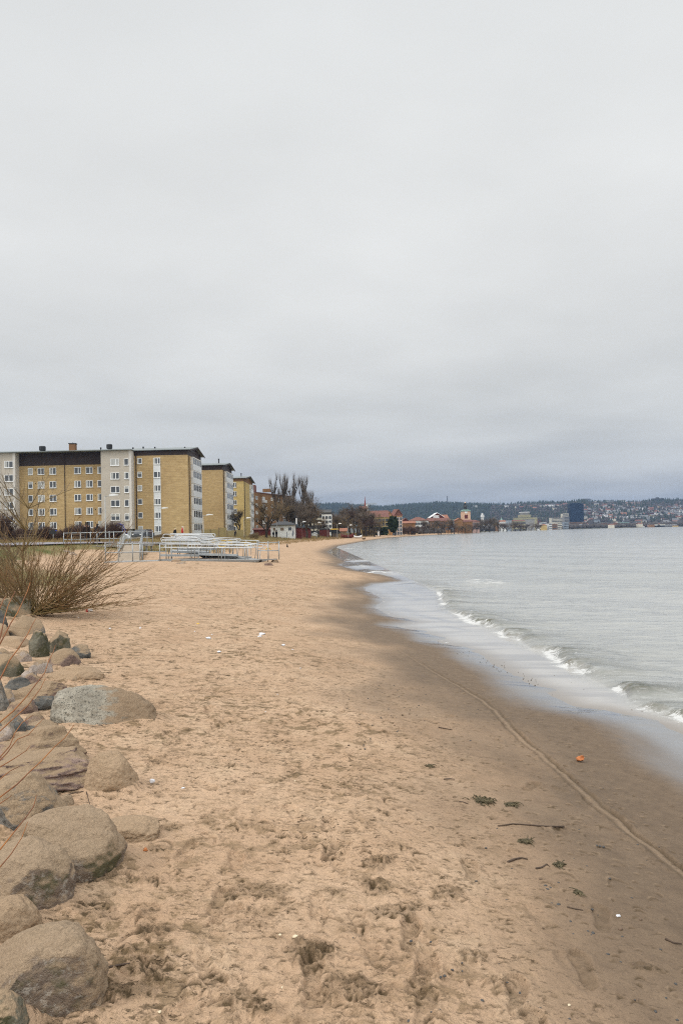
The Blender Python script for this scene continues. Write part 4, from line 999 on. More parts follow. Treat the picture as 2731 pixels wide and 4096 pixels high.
lampd(1265, 2091, 190, 'dark street lamp with a white head left of the beach huts')
lampd(1348, 2095, 205, 'dark street lamp beside the long dark boat')
lampd(1204, 2088, 185, 'street lamp over the dark red sheds')
lampd(1106, 2081, 175, 'street lamp rising behind the white boathouse roof', -1)
lampd(1392, 2101, 220, 'small street lamp right of the long dark boat')
lampd(1309, 2094, 215, 'street lamp in front of the white apartment house')

# ------------------------------------------------------------------ people
def skin_mesh(name, V, E_, Rr, sub=1):
    me = bpy.data.meshes.new(name); me.from_pydata([Vector(v) for v in V], E_, [])
    o = bpy.data.objects.new('tmp_skin', me); col.objects.link(o)
    md = o.modifiers.new('s', 'SKIN'); md.use_smooth_shade = True; md.branch_smoothing = .3
    for i, r in enumerate(Rr):
        sv_ = me.skin_vertices[0].data[i]; sv_.radius = (r, r) if isinstance(r, (int, float)) else r
    me.skin_vertices[0].data[0].use_root = True
    if sub: ms = o.modifiers.new('u', 'SUBSURF'); ms.levels = sub; ms.render_levels = sub
    dg = bpy.context.evaluated_depsgraph_get(); dg.update()
    res = bpy.data.meshes.new_from_object(o.evaluated_get(dg)); res.name = name
    bpy.data.objects.remove(o); bpy.data.meshes.remove(me)
    return res
def person(loc, rz, label, h=1.72, coat='coat_black', legs='trousers_dark', hair='hair_dark', long_coat=False, stride=.25, arms=.12, hood=False, coat_c=None, group=None):
    E = empty('person', tuple(loc), label, 'person', group, rz)
    k = h / 1.72
    hip, kn, an_ = .90, .50, .09
    V = [(0, 0, .93), (0, .0, 1.12), (0, -.01, 1.32), (0, 0, 1.44), (0, .01, 1.52), (0, .015, 1.60), (0, .02, 1.68)]
    Rr = [(.13, .10), (.12, .09), (.15, .10), (.07, .07), (.055, .055), (.085, .10), (.06, .07)]
    Ed = [(i, i + 1) for i in range(6)]
    def addc(start, pts, rs):
        i0 = start
        for p_, r_ in zip(pts, rs):
            V.append(p_); Rr.append(r_); Ed.append((i0, len(V) - 1)); i0 = len(V) - 1
        return i0
    limbs = {}
    for s in (-1, 1):
        st = stride * s
        addc(0, [(s * .09, st * .15, .86), (s * .10, st * .62, kn + .02), (s * .10, st * (1.0 if s * st > 0 else 1.0) - (.06 if s < 0 else 0), an_ + (.03 if s < 0 else 0)), (s * .105, st + .14 - (.06 if s < 0 else 0), .035)], [.088, .06, .042, .036])
        w = addc(3, [(s * .18, 0, 1.40), (s * .235, -st * .35 * arms / .12, 1.12), (s * .24, -st * .9 * arms / .12 + .06, .88)], [.058, .045, .030])
        wx, wy, wz = V[w]
        pm = addc(w, [(wx, wy + .015, wz - .07)], [(.018, .034)])
        for f in range(4):
            fy = wy - .02 + f * .022; ln = (.07, .08, .075, .06)[f]
            addc(pm, [(wx, fy, wz - .10), (wx - s * .008, fy + .006, wz - .10 - ln * .5), (wx - s * .02, fy + .010, wz - .10 - ln)], [.009, .0085, .007])
        addc(w, [(wx - s * .005, wy + .045, wz - .06), (wx - s * .01, wy + .055, wz - .095)], [.011, .008])
    V = [Vector(v) * k for v in V]; Rr = [tuple(q * k for q in r) if isinstance(r, tuple) else r * k for r in Rr]
    link('body', skin_mesh('body', V, Ed, Rr), E, M['skin'])
    # face: nose, ears, eyes, mouth
    b = MB(); b.add([(-.012*k, .105*k, 1.60*k), (.012*k, .105*k, 1.60*k), (0, .135*k, 1.605*k), (0, .10*k, 1.65*k)], [(0, 1, 2), (1, 3, 2), (3, 0, 2), (0, 3, 1)]); part(b, 'nose', M['skin'], E)
    # coat
    zb_ = .48 if long_coat else .82
    CV = [(0, 0, .95), (0, 0, 1.15), (0, -.01, 1.34), (0, 0, 1.46)]; CR = [(.22, .17), (.20, .16), (.23, .165), (.11, .11)]; CE = [(0, 1), (1, 2), (2, 3)]
    CV.append((0, 0, zb_)); CR.append((.21 if long_coat else .18, .17 if long_coat else .14)); CE.append((0, 4))
    if hood: CV.append((0, -.01, 1.60)); CR.append((.115, .125)); CE.append((3, 5)); CV.append((0, 0, 1.70)); CR.append((.08, .09)); CE.append((5, 6))
    for s in (-1, 1):
        st = stride * s; i0 = 2
        for p_, r_ in zip([(s * .19, 0, 1.38), (s * .245, -st * .35 * arms / .12, 1.12), (s * .24, -st * .9 * arms / .12 + .06, .885)], [.092, .080, .060]):
            CV.append(p_); CR.append(r_); CE.append((i0, len(CV) - 1)); i0 = len(CV) - 1
    CV = [Vector(v) * k for v in CV]; CR = [tuple(q * k for q in r) if isinstance(r, tuple) else r * k for r in CR]
    link('coat', skin_mesh('coat', CV, CE, CR), E, M[coat])
    TV = [(0, 0, .92)]; TR = [(.15, .12)]; TE = []
    for s in (-1, 1):
        st = stride * s; i0 = 0
        for p_, r_ in zip([(s * .095, st * .15, .84), (s * .10, st * .62, .52), (s * .10, st - (.06 if s < 0 else 0), .13 + (.03 if s < 0 else 0))], [.105, .078, .062]):
            TV.append(p_); TR.append(r_); TE.append((i0, len(TV) - 1)); i0 = len(TV) - 1
    TV = [Vector(v) * k for v in TV]; TR = [tuple(q * k for q in r) if isinstance(r, tuple) else r * k for r in TR]
    link('trousers', skin_mesh('trousers', TV, TE, TR), E, M[legs])
    for s in (-1, 1):
        st = stride * s - (.06 if s < 0 else 0)
        z0 = .03 if s < 0 else 0
        SV = [Vector((s * .10, st - .05, .06 + z0)) * k, Vector((s * .103, st + .06, .05 + z0)) * k, Vector((s * .105, st + .17, .042 + z0)) * k]
        link('shoe', skin_mesh('shoe', SV, [(0, 1), (1, 2)], [(.052*k, .055*k), (.05*k, .045*k), (.04*k, .038*k)]), E, M['black'])
    if not hood:
        HV = [Vector((0, -.02, 1.60)) * k, Vector((0, 0, 1.70)) * k, Vector((0, -.05, 1.52)) * k]
        link('hair', skin_mesh('hair', HV, [(0, 1), (0, 2)], [(.125*k, .125*k), (.10*k, .10*k), (.08*k, .07*k)]), E, M[hair])
    return E
M['coat_black'] = mat('black_jacket', (.012, .012, .015), .9, .2, 5); M['coat_brown'] = mat('dark_brown_fur_coat', (.018, .011, .009), .95, .5, 14, bump=.5)
M['trousers_dark'] = mat('dark_trousers', (.016, .015, .018), .9, .2, 5); M['hair_dark'] = mat('dark_hair', (.022, .016, .012), .8, .3, 12); M['hair_blond'] = mat('pale_blond_hair', (.55, .42, .24), .8, .2, 12)
def foot(px, py, dhint=None):
    if dhint: v = at(px, py, dhint); return Vector((v.x, v.y, ground(v.x, v.y)))
    return gnd(px, py)
def scaled_person(px, ptop, pbase, d, rz, label, **kw):
    a = at(px, ptop, d); b = at(px, pbase, d); g = ground(b.x, b.y)
    return person((b.x, b.y, b.z if abs(b.z - g) < .0 else g), rz, label, h=min(1.95, max(1.5, a.z - g)), **kw)
scaled_person(349, 2090, 2170, 68, R(10), 'person in a long dark brown coat walking on the path left of the ramp', coat='coat_brown', long_coat=True, stride=.16)
scaled_person(391, 2093, 2169, 68.5, R(-8), 'person in black with a dark hood walking beside the one in brown', hood=True, stride=.2)
scaled_person(701, 2109, 2150, 96, R(80), 'blond person in a black jacket behind the jetty pile', hair='hair_blond', stride=.1)
scaled_person(941, 2122, 2146, 150, R(160), 'person in a dark hooded jacket walking by the fence of the third block', hood=True, stride=.22)
scaled_person(1094, 2126, 2149, 168, R(30), 'person in dark clothes standing left in front of the white boathouse', hood=True, stride=.08)
scaled_person(1106, 2121, 2148, 166, R(-20), 'taller person in dark clothes in front of the white boathouse', stride=.15)
scaled_person(1434, 2123, 2134, 230, R(40), 'distant person in dark clothes right of the white boat', stride=.2)
scaled_person(1441, 2123, 2134, 231, R(40), 'distant person in black farthest right behind the white boat', stride=.2, hood=True)
for i, (px, lb) in enumerate([(1751, 'tiny dark walker on the far sand, left of the pair'), (1757, 'tiny dark walker on the far sand, middle of the group'), (1763, 'tiny dark walker on the far sand, right of the pair')]):
    scaled_person(px, 2123, 2132, 430, R(60), lb, stride=.2)

# ------------------------------------------------------------------ asphalt path, swing, tables, sign, fence, car, parasol
pk_ = np.array([(-13, 100), (-16.5, 88), (-20, 78), (-22.0, 69), (-22.7, 61), (-23.4, 53), (-24.6, 46), (-27, 37), (-31, 28)], float)
tt = np.linspace(0, len(pk_) - 1, 90); cx_ = np.interp(tt, range(len(pk_)), pk_[:, 0]); cy_ = np.interp(tt, range(len(pk_)), pk_[:, 1])
tx_, ty_ = np.gradient(cx_), np.gradient(cy_); ln_ = np.hypot(tx_, ty_); b = MB(); vs = []; offs = (-1.6, -1.0, -.35, .35, 1.0, 1.6)
for x, y, a, c in zip(cx_, cy_, -ty_ / ln_, tx_ / ln_):
    for o_ in offs: vs.append((x + a * o_, y + c * o_, ground(x + a * o_, y + c * o_) + .12))
b.add(vs, [(i * 6 + j, i * 6 + j + 1, i * 6 + 7 + j, i * 6 + 6 + j) for i in range(89) for j in range(5)])
tag(b.build('asphalt_path', M['asphalt']), kind='structure')
def swing():
    t = at(483, 2096, 104); g = ground(t.x, t.y); E = empty('play_swing', (t.x, t.y, g), 'blue steel play frame in front of the carport opening', 'play frame')
    h = t.z - g
    for sy in (-1, 1):
        b = MB(); b.tube([(-.35, sy * .5, h - .05), (-.75, sy * .7, -.1)], .06, 8); part(b, 'leg', M['blue_paint'], E, True)
        b = MB(); b.tube([(.15, sy * .5, h - .05), (.95, sy * .7, -.1)], .06, 8); part(b, 'leg', M['blue_paint'], E, True)
    b = MB(); b.tube([(-.5, -.5, h - .25), (-.3, -.5, h), (.15, -.5, h), (.4, -.5, h - .25)], .075, 8); part(b, 'top_bar', M['blue_paint'], E, True)
    b = MB(); b.tube([(-.3, -.5, h - .35), (-.3, .5, h - .35)], .06, 8); b = MB(); b.box((0, -.45, h - .42), (.5, .06, .2)); part(b, 'seat_panel', M['white'], E)
swing()
def picnic(px, py, d, label):
    v = at(px, py, d); g = ground(v.x, v.y); E = empty('picnic_table', (v.x, v.y, g), label, 'picnic table', 'picnic tables by the hedge')
    b = MB(); b.box((0, 0, .74), (1.7, .75, .05)); part(b, 'table_top', M['wood'], E)
    for sy in (-1, 1): b = MB(); b.box((0, sy * .65, .45), (1.7, .26, .05)); part(b, 'bench', M['wood'], E)
    for sx in (-.6, .6):
        for sy in (-1, 1): b = MB(); b.tube([(sx, sy * .15, .71), (sx, sy * .6, -.05)], .04, 4); part(b, 'leg', M['wood'], E)
picnic(108, 2158, 84, 'weathered picnic table by the brown hedge at the left'); picnic(322, 2156, 80, 'weathered picnic table just left of the two walkers')
v = at(214, 2118, 84); g = ground(v.x, v.y); E = empty('notice_board', (v.x, v.y, g), 'dark notice board on a grey post in front of the hedge', 'notice board')
b = MB(); b.tube([(0, 0, -.1), (0, 0, v.z - g)], .045, 8); part(b, 'post', M['steel'], E, True)
b = MB(); b.box((-.05, -.06, v.z - g - .25), (.85, .05, .5)); part(b, 'board', M['black'], E)
b = MB(); b.box((.36, -.1, v.z - g - .12), (.2, .02, .12)); part(b, 'blue_sticker', M['blue_paint'], E)
# white covered trailer-like box under the swing and a dark car
def car(loc, rz, label, paint, L_=4.3, Wd=1.75, H_=1.45, van=False, cat='car'):
    E = empty('parked_car' if not van else 'parked_van', loc, label, cat, None, rz)
    pr = [(-L_/2, .35), (-L_/2 + .02, .75), (-L_*.33, .88), (-L_*.18, H_ - .05), (L_*.22, H_), (L_*.40, .95), (L_/2, .85), (L_/2, .35)] if not van else [(-L_/2, .35), (-L_/2, .95), (-L_*.40, 1.15), (-L_*.28, H_ - .05), (L_/2 - .1, H_), (L_/2, 1.0), (L_/2, .35)]
    b = MB(); b.prism(pr, -Wd/2, Wd/2, 'y'); part(b, 'body', paint, E)
    b = MB(); wz = H_ - .12
    for sy in (-1, 1):
        b = MB(); y = sy * (Wd/2 + .004); b.add([(-L_*.22, y, .92), (L_*.30, y, .92), (L_*.19, y, wz), (-L_*.14, y, wz)], [(0, 1, 2, 3)] if sy < 0 else [(3, 2, 1, 0)]); part(b, 'side_window', M['glass'], E)
        for sx in (-L_*.31, L_*.31):
            b = MB(); b.tube([(sx, sy * (Wd/2 - .2), .31), (sx, sy * (Wd/2 + .01), .31)], .31, 14); wo = part(b, 'wheel', M['black'], E, True)
            b = MB(); b.tube([(sx, sy * (Wd/2 + .011), .31), (sx, sy * (Wd/2 + .02), .31)], .18, 10); part(b, 'rim', M['steel'], wo)
    for sx, nm, mm in ((-1, 'headlight', 'white'), (1, 'tail_light', 'red_paint')):
        for sy in (-.6, .6): b = MB(); b.box((sx * (L_/2 + .003), sy, .68), (.02, .25, .14)); part(b, nm, M[mm], E)
    return E
M['paint_white'] = mat('white_car_paint', (.70, .71, .72), .3, .03, 1, spec=.6); M['paint_dark'] = mat('dark_car_paint', (.03, .035, .04), .25, .1, 1, spec=.7); M['paint_silver'] = mat('silver_car_paint', (.38, .39, .40), .3, .05, 1, metal=.4)
v = at(573, 2148, 112); car((v.x, v.y, ground(v.x, v.y)), R(80), 'dark car parked in front of the carport behind the upper railing', M['paint_dark'])
v = at(1030, 2140, 215); car((v.x, v.y, ground(v.x, v.y)), R(10), 'white car parked beside the red brown block, left of the willow trunk', M['paint_white'])
v = at(1046, 2140, 226); car((v.x, v.y, ground(v.x, v.y)), R(0), 'silver car parked behind the white one', M['paint_silver'])
v = at(498, 2147, 100); E = empty('white_tarpaulin', (v.x, v.y, ground(v.x, v.y)), 'small white tarpaulin covered heap under the blue play frame', 'covered heap')
b = MB(); b.prism([(-.8, 0), (-.55, .55), (0, .78), (.5, .6), (.85, 0)], -.6, .6, 'y'); part(b, 'cover', M['white_panel'], E)
v = at(731, 2106, 118); g = ground(v.x, v.y); E = empty('flag', (v.x, v.y, g), 'red and white furled flag on a thin pole against the yellow wall', 'flag')
b = MB(); b.tube([(.1, 0, -.1), (.1, 0, v.z - g)], .03, 6); part(b, 'pole', M['white'], E, True)
b = MB(); b.lathe([(.04, v.z - g - 1.15), (.19, v.z - g - .9), (.13, v.z - g - .4), (.05, v.z - g - .15)], 8, (-.05, 0, 0)); part(b, 'cloth', M['red_paint'], E, True)
b = MB(); b.lathe([(.06, v.z - g - .145), (.12, v.z - g - .05), (.03, v.z - g)], 8, (-.05, 0, 0)); part(b, 'white_top', M['white'], E, True)
# ochre board fence
va, vb_ = at(808, 2120, 150), at(975, 2120, 150)
FE = empty('board_fence', ((va.x + vb_.x) / 2, 150, ground(va.x, 150)), 'ochre vertical board fence in front of the second brick block', 'fence')
nseg = 5
for i in range(nseg):
    xa_ = va.x + (vb_.x - va.x) * i / nseg; xb_ = va.x + (vb_.x - va.x) * (i + 1) / nseg; hh = (1.55, 1.55, 1.85, 1.35, 1.5)[i]
    g = ground(xa_, 150); b = MB(); nb_ = 11
    for k in range(nb_):
        w_ = (xb_ - xa_ - .1) / nb_; b.box2((xa_ + .05 + k * w_, 150, g), (xa_ + .05 + (k + 1) * w_ - .015, 150.03, g + hh + .02 * (k % 2)))
    part(b, 'board_panel', M['fence_wood'], FE)
    b = MB(); b.box2((xa_ - .05, 149.95, g), (xa_ + .045, 150.1, g + hh + .1)); part(b, 'post', M['wood'], FE)
world_children(FE)
# small bird-like dark post on the sand
v = gnd(1149, 2189); E = empty('driftwood_stump', tuple(v), 'small dark stump standing alone on the open sand below the boathouse', 'driftwood')
b = MB(); b.lathe([(.11, -.05), (.13, .06), (.08, .22), (.07, .34), (.03, .42)], 7); o = part(b, 'stump', M['bark'], E, True)
# ------------------------------------------------------------------ boulders
def rock_mat(name, a, b, speck=None, sand=.5, sandc=(.30, .215, .135), scale=3.0, streak=1.0, dark=(.03, .028, .024), moss=None, rough=.9, side=0):
    m, ns, ls, p = newmat(name)
    def nz(vec, s, d=6, r=.65):
        n = ns.new('ShaderNodeTexNoise'); n.inputs['Scale'].default_value = s; n.inputs['Detail'].default_value = d; n.inputs['Roughness'].default_value = r; ls.new(vec, n.inputs[0]); return n.outputs[0]
    def mr_(v, *q):
        n = ns.new('ShaderNodeMapRange'); ls.new(v, n.inputs[0])
        for i, k in enumerate(q): n.inputs[i + 1].default_value = k
        return n.outputs[0]
    def mx_(f, x, y):
        n = ns.new('ShaderNodeMix'); n.data_type = 'RGBA'
        for s_, v in ((0, f), (6, x), (7, y)):
            if isinstance(v, tuple): n.inputs[s_].default_value = (*v, 1)
            elif isinstance(v, float): n.inputs[s_].default_value = v
            else: ls.new(v, n.inputs[s_])
        return n.outputs[2]
    def mm(op, x, y):
        n = ns.new('ShaderNodeMath'); n.operation = op
        for i, v in enumerate((x, y)):
            if isinstance(v, (int, float)): n.inputs[i].default_value = v
            else: ls.new(v, n.inputs[i])
        return n.outputs[0]
    g = ns.new('ShaderNodeNewGeometry'); P_ = g.outputs['Position']
    mp = ns.new('ShaderNodeMapping'); mp.inputs['Scale'].default_value = (1, 1, 1 / streak); mp.inputs['Rotation'].default_value = (.3, .5, 0); ls.new(P_, mp.inputs[0])
    n1 = nz(mp.outputs[0], scale); n2 = nz(P_, scale * 9, 4, .75); n3 = nz(P_, 1.7, 4)
    c = mx_(mr_(n1, .36, .64, 0., 1.), a, b)
    c = mx_(mr_(n2, .55, .66, 0., .75), c, tuple(v * .35 for v in a))
    if speck: c = mx_(mr_(nz(P_, scale * 7, 3, .8), .54, .62, 0., .9), c, speck)
    if moss: c = mx_(mr_(nz(P_, 4.5, 5, .7), .50, .58, 0., .9), c, moss)
    sx = ns.new('ShaderNodeSeparateXYZ'); ls.new(g.outputs['Normal'], sx.inputs[0])
    sm = mm('ADD', mm('MULTIPLY', sx.outputs[2], .55), mm('MULTIPLY', n3, 1.3))
    sm = mm('ADD', sm, mm('MULTIPLY', n2, .35))
    if side:
        tc_ = ns.new('ShaderNodeTexCoord'); so = ns.new('ShaderNodeSeparateXYZ'); ls.new(tc_.outputs['Object'], so.inputs[0]); sm = mm('ADD', sm, mr_(so.outputs[0], -.1, .55, -.45, .55))
    big_ = nz(P_, 1.3 * scale / 3, 5, .6); c = mx_(mr_(big_, .48, .62, 0., .40), c, tuple(v * .5 for v in a))
    s_f = mr_(sm, 1.22 - sand * .75, 1.42 - sand * .75, 0., .95)
    grain = mx_(mr_(nz(P_, 90, 3, .8), .3, .7, 0., 1.), tuple(v * .72 for v in sandc), tuple(min(1, v * 1.2) for v in sandc))
    c = mx_(s_f, c, grain)
    ls.new(c, p.inputs['Base Color']); p.inputs['Roughness'].default_value = rough; p.inputs['Specular IOR Level'].default_value = .25
    b = ns.new('ShaderNodeBump'); b.inputs['Strength'].default_value = .8; b.inputs['Distance'].default_value = .02
    ls.new(mm('ADD', mm('MULTIPLY', n1, .8), mm('ADD', n2, mm('MULTIPLY', nz(P_, 80, 3, .8), .35))), b.inputs['Height'])
    ls.new(b.outputs[0], p.inputs['Normal'])
    return m
RM = {
 'sandy': rock_mat('sandy_boulder', (.13, .10, .07), (.24, .19, .135), sand=.90, sandc=(.34, .24, .152)),
 'sandy2': rock_mat('brown_boulder', (.12, .088, .066), (.25, .195, .15), speck=(.34, .30, .25), moss=(.10, .095, .05), sand=.60, sandc=(.305, .222, .145), streak=1.8, scale=4),
 'granite': rock_mat('speckled_granite', (.30, .265, .21), (.42, .385, .31), speck=(.07, .07, .06), sand=.34, scale=7, sandc=(.27, .19, .12), side=1.6),
 'green': rock_mat('mossy_boulder', (.10, .095, .068), (.19, .175, .13), sand=.32, moss=(.06, .058, .026), scale=4),
 'dark': rock_mat('dark_blue_grey_rock', (.06, .062, .060), (.17, .165, .15), sand=.2, scale=5, streak=.6),
 'pink': rock_mat('pinkish_boulder', (.17, .115, .095), (.33, .24, .20), sand=.35, scale=4, streak=.5, speck=(.11, .08, .07)),
 'white': rock_mat('pale_boulder', (.33, .27, .23), (.48, .42, .37), sand=.35, scale=4),
 'grey': rock_mat('grey_boulder', (.13, .125, .115), (.23, .215, .19), sand=.35, scale=3.5, streak=.6, speck=(.07, .07, .065)),
}
def rock_shape(seed, ang, sub):
    b = bmesh.new(); bmesh.ops.create_icosphere(b, subdivisions=sub, radius=1.0)
    V = np.array([v.co[:] for v in b.verts]); F = np.array([[v.index for v in f.verts] for f in b.faces]); b.free()
    g = np.random.default_rng(seed)
    V = V * (1 + .16 * perlin3(V * .9, seed)[:, None])
    for k in range(int(3 + ang * 11)):
        n = g.normal(size=3); n[2] = abs(n[2]) * .8 - .1; n /= np.linalg.norm(n)
        dcut = g.uniform(.55, .9) if ang > .4 else g.uniform(.68, .92)
        t = V @ n; over = np.maximum(t - dcut, 0); V = V - n[None, :] * (over * (.93 if ang > .4 else .82))[:, None]
    V = V + V * ((.055 if ang < .4 else .07) * perlin3(V * 2.6, seed + 5) + (.030 + .03 * ang) * perlin3(V * 6, seed + 9) + .014 * perlin3(V * 17, seed + 3) + .03 * np.minimum(np.abs(perlin3(V * 3.3, seed + 31)) * 4 - .5, 0))[:, None]
    if ang > .5:
        st = perlin3(V * np.array([1.2, 1.2, 5.0]), seed + 20); V = V * (1 + .035 * np.clip(st * 5, -1, 1)[:, None])
    return V, F
def rock(x0, x1, yt, yb, m, ang, skew, rat, label, seed, sub=4, bury=.12, dd=None):
    xc = (x0 + x1) / 2
    b0 = gnd(xc, yb) if dd is None else None
    d = b0.y if b0 is not None else dd
    w = (x1 - x0) * d / FPX; ry = w / 2 * rat; cy = d + ry * .92; w = (x1 - x0) * (d + ry * .75) / FPX
    zt_ = at(xc, yt, cy - ry * .15).z; X = at(xc, yt, cy).x; gz_ = ground(X, cy)
    if b0 is None: gz_ = gz_
    zbot = min(gz_, at(xc, yb, d).z) - max(.05, (.85 if ang < .65 else .5) * (zt_ - gz_))
    V, F = rock_shape(seed, ang, sub)
    V[:, 0] += skew * .5 * (V[:, 2] + 1)
    V[:, 0] = (V[:, 0] - V[:, 0].min()) / (V[:, 0].max() - V[:, 0].min()) * w - w / 2
    V[:, 1] = V[:, 1] / np.abs(V[:, 1]).max() * ry
    zz = (V[:, 2] - V[:, 2].min()) / (V[:, 2].max() - V[:, 2].min())
    # widen the foot so that it sits in the sand
    V[:, 2] = zz * (zt_ - zbot)
    me_ = np_mesh('boulder', V, F)
    o = link('boulder', me_, None, RM[m], ang < 2)
    o.location = (X, cy, zbot)
    tag(o, label, 'boulder', 'boulders along the bank')
    return o
for i, q in enumerate(RK):
    big = (q[1] - q[0]) > 220
    rock(*q, seed=40 + i * 7, sub=6 if big else 4)
# small white stones trailing down the bank and pale stones at the ramp foot
for i, (px, py, s_) in enumerate([(268,2200,13),(293,2206,9),(283,2212,11),(300,2215,8),(311,2242,12),(325,2248,9),(334,2255,14),(345,2262,12),(352,2270,9),(300,2275,8),(260,2232,7)]):
    v = gnd(px, py + 6); V_, F_ = rock_shape(300 + i, .5, 2); o = link('stone', np_mesh('stone', V_ * s_ * v.y / FPX * np.array([1.2, .9, .7]), F_), None, RM['white'], True)
    o.location = v; tag(o, 'small pale stone in the line of stones trailing down the grassy bank', 'stone', 'pale stones on the grassy bank')
for i, (px, py, w_, h_, lb) in enumerate([(676,2244,24,7,'flat pale stone at the foot of the jetty pile, left'), (706,2246,40,9,'long pinkish stone at the foot of the jetty pile'), (726,2254,42,8,'whitish flat stone at the foot of the jetty pile'),
        (790,2257,20,6,'small pale stone under the front rail posts'), (1075,2262,44,12,'brown stone right of the jetty pile'), (1100,2250,30,18,'grey brown stone beside the short railing'), (575,2218,34,9,'pale stone seen between the ramp railings')]):
    v = gnd(px, py); V_, F_ = rock_shape(400 + i, .45, 3); k = v.y / FPX
    o = link('stone', np_mesh('stone', V_ * np.array([w_ / 2 * k, w_ / 2.6 * k, h_ * k]), F_), None, RM['pink' if i in (1, 4) else ('white' if i in (0, 2, 3) else 'sandy2')], True); o.location = (v.x, v.y, v.z + .02); tag(o, lb, 'stone')

# ------------------------------------------------------------------ shrubs
def bez(p0, d0, L_, bend, n, jit, g):
    pts = [np.array(p0, float)]; d = np.array(d0, float); d /= np.linalg.norm(d)
    for k in range(n):
        d = d + np.array(bend) / n + g.normal(size=3) * jit; d /= np.linalg.norm(d); pts.append(pts[-1] + d * L_ / n)
    return pts
def chain(segs, pts, r0, r1):
    n = len(pts) - 1
    for k in range(n):
        ra = r0 + (r1 - r0) * k / n; rb_ = r0 + (r1 - r0) * (k + 1) / n
        segs.append((*pts[k], ra, *pts[k + 1], rb_))
M['willow'] = mat('olive_brown_willow_bark', (.23, .165, .065), .8, .3, 2.0, c2=(.10, .07, .030)); M['willow_red'] = mat('reddish_willow_twigs', (.20, .115, .05), .75, .3, 2.0)
M['orange_twig'] = mat('orange_willow_bark', (.34, .125, .025), .6, .3, 9, c2=(.13, .045, .02))
g_ = np.random.default_rng(21)
sb = gnd(138, 2462)
E = empty('willow_shrub', tuple(sb), 'bare willow shrub with stems fanning out to the right at the left bank', 'shrub')
st_, tw = [], []
for k in range(128):
    t = g_.random()
    if k < 92:
        el = g_.choice([g_.uniform(.0, .5), g_.uniform(.3, 1.3), g_.uniform(.4, 1.2)]); az = g_.uniform(-.95, .75); L_ = g_.uniform(1.0, 2.45) * (1 - .25 * (el > 1.0))
        d0 = (cos(el) * cos(az), cos(el) * sin(az), sin(el))
    else:
        el = g_.uniform(.2, 1.4); az = g_.uniform(pi * .6, pi * 1.4); L_ = g_.uniform(1.0, 2.0); d0 = (cos(el) * cos(az), cos(el) * sin(az), sin(el))
    p0 = np.array([g_.normal() * .10, g_.normal() * .12, .0])
    if k % 3 == 0: p0 = p0 + np.array([g_.uniform(.0, .35), 0, .02])
    pts = bez(p0, d0, L_, (.0, 0, g_.uniform(-.30, .28)), 9, .035, g_)
    pts = [np.array((p[0], p[1], max(p[2], .03 + .02 * i))) for i, p in enumerate(pts)]
    chain(st_, pts, g_.uniform(.006, .013), .003)
    for j in range(3, 10):
        for _ in range(g_.integers(0, 4)):
            dd = (pts[min(j, 9)] - pts[j - 1]); dd = dd / max(np.linalg.norm(dd), 1e-6) + g_.normal(size=3) * .38
            q = bez(pts[min(j, 9)], dd, g_.uniform(.15, .6), (0, 0, .15), 3, .06, g_); q = [np.array((a[0], a[1], max(a[2], .03))) for a in q]
            chain(tw, q, .0045, .0022)
link('stems', segs_mesh('stems', st_, 5), E, M['willow'], True); link('twigs', segs_mesh('twigs', tw, 3), E, M['willow_red'])
# upright sapling in front of the plaster bay
sp = gnd(120, 2452); E = empty('sapling', (sp.x - .12, sp.y - .1, sp.z), 'thin bare sapling with spreading branches rising behind the left boulders', 'sapling')
st_, tw = [], []
main = [np.array(p) for p in [(0,0,0), (-.01,0,.45), (.02,0,.9), (.03,.02,1.3), (.08,.03,1.75), (.14,.05,2.2), (.12,.06,2.7)]]
chain(st_, main, .026, .006)
for k in range(20):
    i = g_.integers(1, 6); p0 = main[i]; az = g_.uniform(0, 2 * pi); el = g_.uniform(.25, 1.1)
    pts = bez(p0, (cos(el) * cos(az), cos(el) * sin(az) * .7, sin(el)), g_.uniform(.7, 1.7) * (1.15 - i * .09), (0, 0, .35), 6, .07, g_); chain(st_, pts, .011, .0045)
    for j in range(2, 7):
        for _ in range(3):
            dd = pts[j] - pts[j - 1]; dd = dd / np.linalg.norm(dd) + g_.normal(size=3) * .5; chain(tw, bez(pts[j], dd, g_.uniform(.15, .5), (0, 0, .2), 3, .09, g_), .0030, .0016)
link('trunk', segs_mesh('trunk', st_, 5), E, M['willow'], True); link('twigs', segs_mesh('twigs', tw, 3), E, M['twig'])
def brush(px, py, wpx, hm, n, m, label, name='bush', lean=.35, r=.006, cat='bush', group=None, dep=.6, dd=None):
    v = gnd(px, py) if dd is None else foot(px, py, dd); E = empty(name, tuple(v), label, cat, group); W = wpx * v.y / FPX
    sg = []; ct = []
    for k in range(n):
        x = g_.uniform(-W / 2, W / 2) * .7; y = g_.uniform(-W / 2, W / 2) * dep; hh = hm * g_.uniform(.5, 1.0) * (1 - .3 * (abs(x) / (W / 2)) ** 2)
        pts = bez((x, y, -.03), (x / W * lean * 2 + g_.normal() * .2, g_.normal() * .2, 1), hh, (g_.normal() * .4, 0, 0), 4, .09, g_); chain(ct, pts, r * 1.4, r * .6)
        for j in range(1, 5):
            for _ in range(3): chain(sg, bez(pts[j], (pts[j] - pts[j - 1]) / (hh / 4) + g_.normal(size=3) * .6, hh * g_.uniform(.12, .35), (0, 0, .2), 2, .1, g_), r * .8, r * .4)
    link('stems', segs_mesh('stems', ct, 3), E, M[m]); link('twigs', segs_mesh('twigs', sg, 3), E, M[m])
    return E
brush(45, 2420, 230, .95, 120, 'twig_ochre', 'fine brown brush behind the olive boulder at the left edge', r=.005)
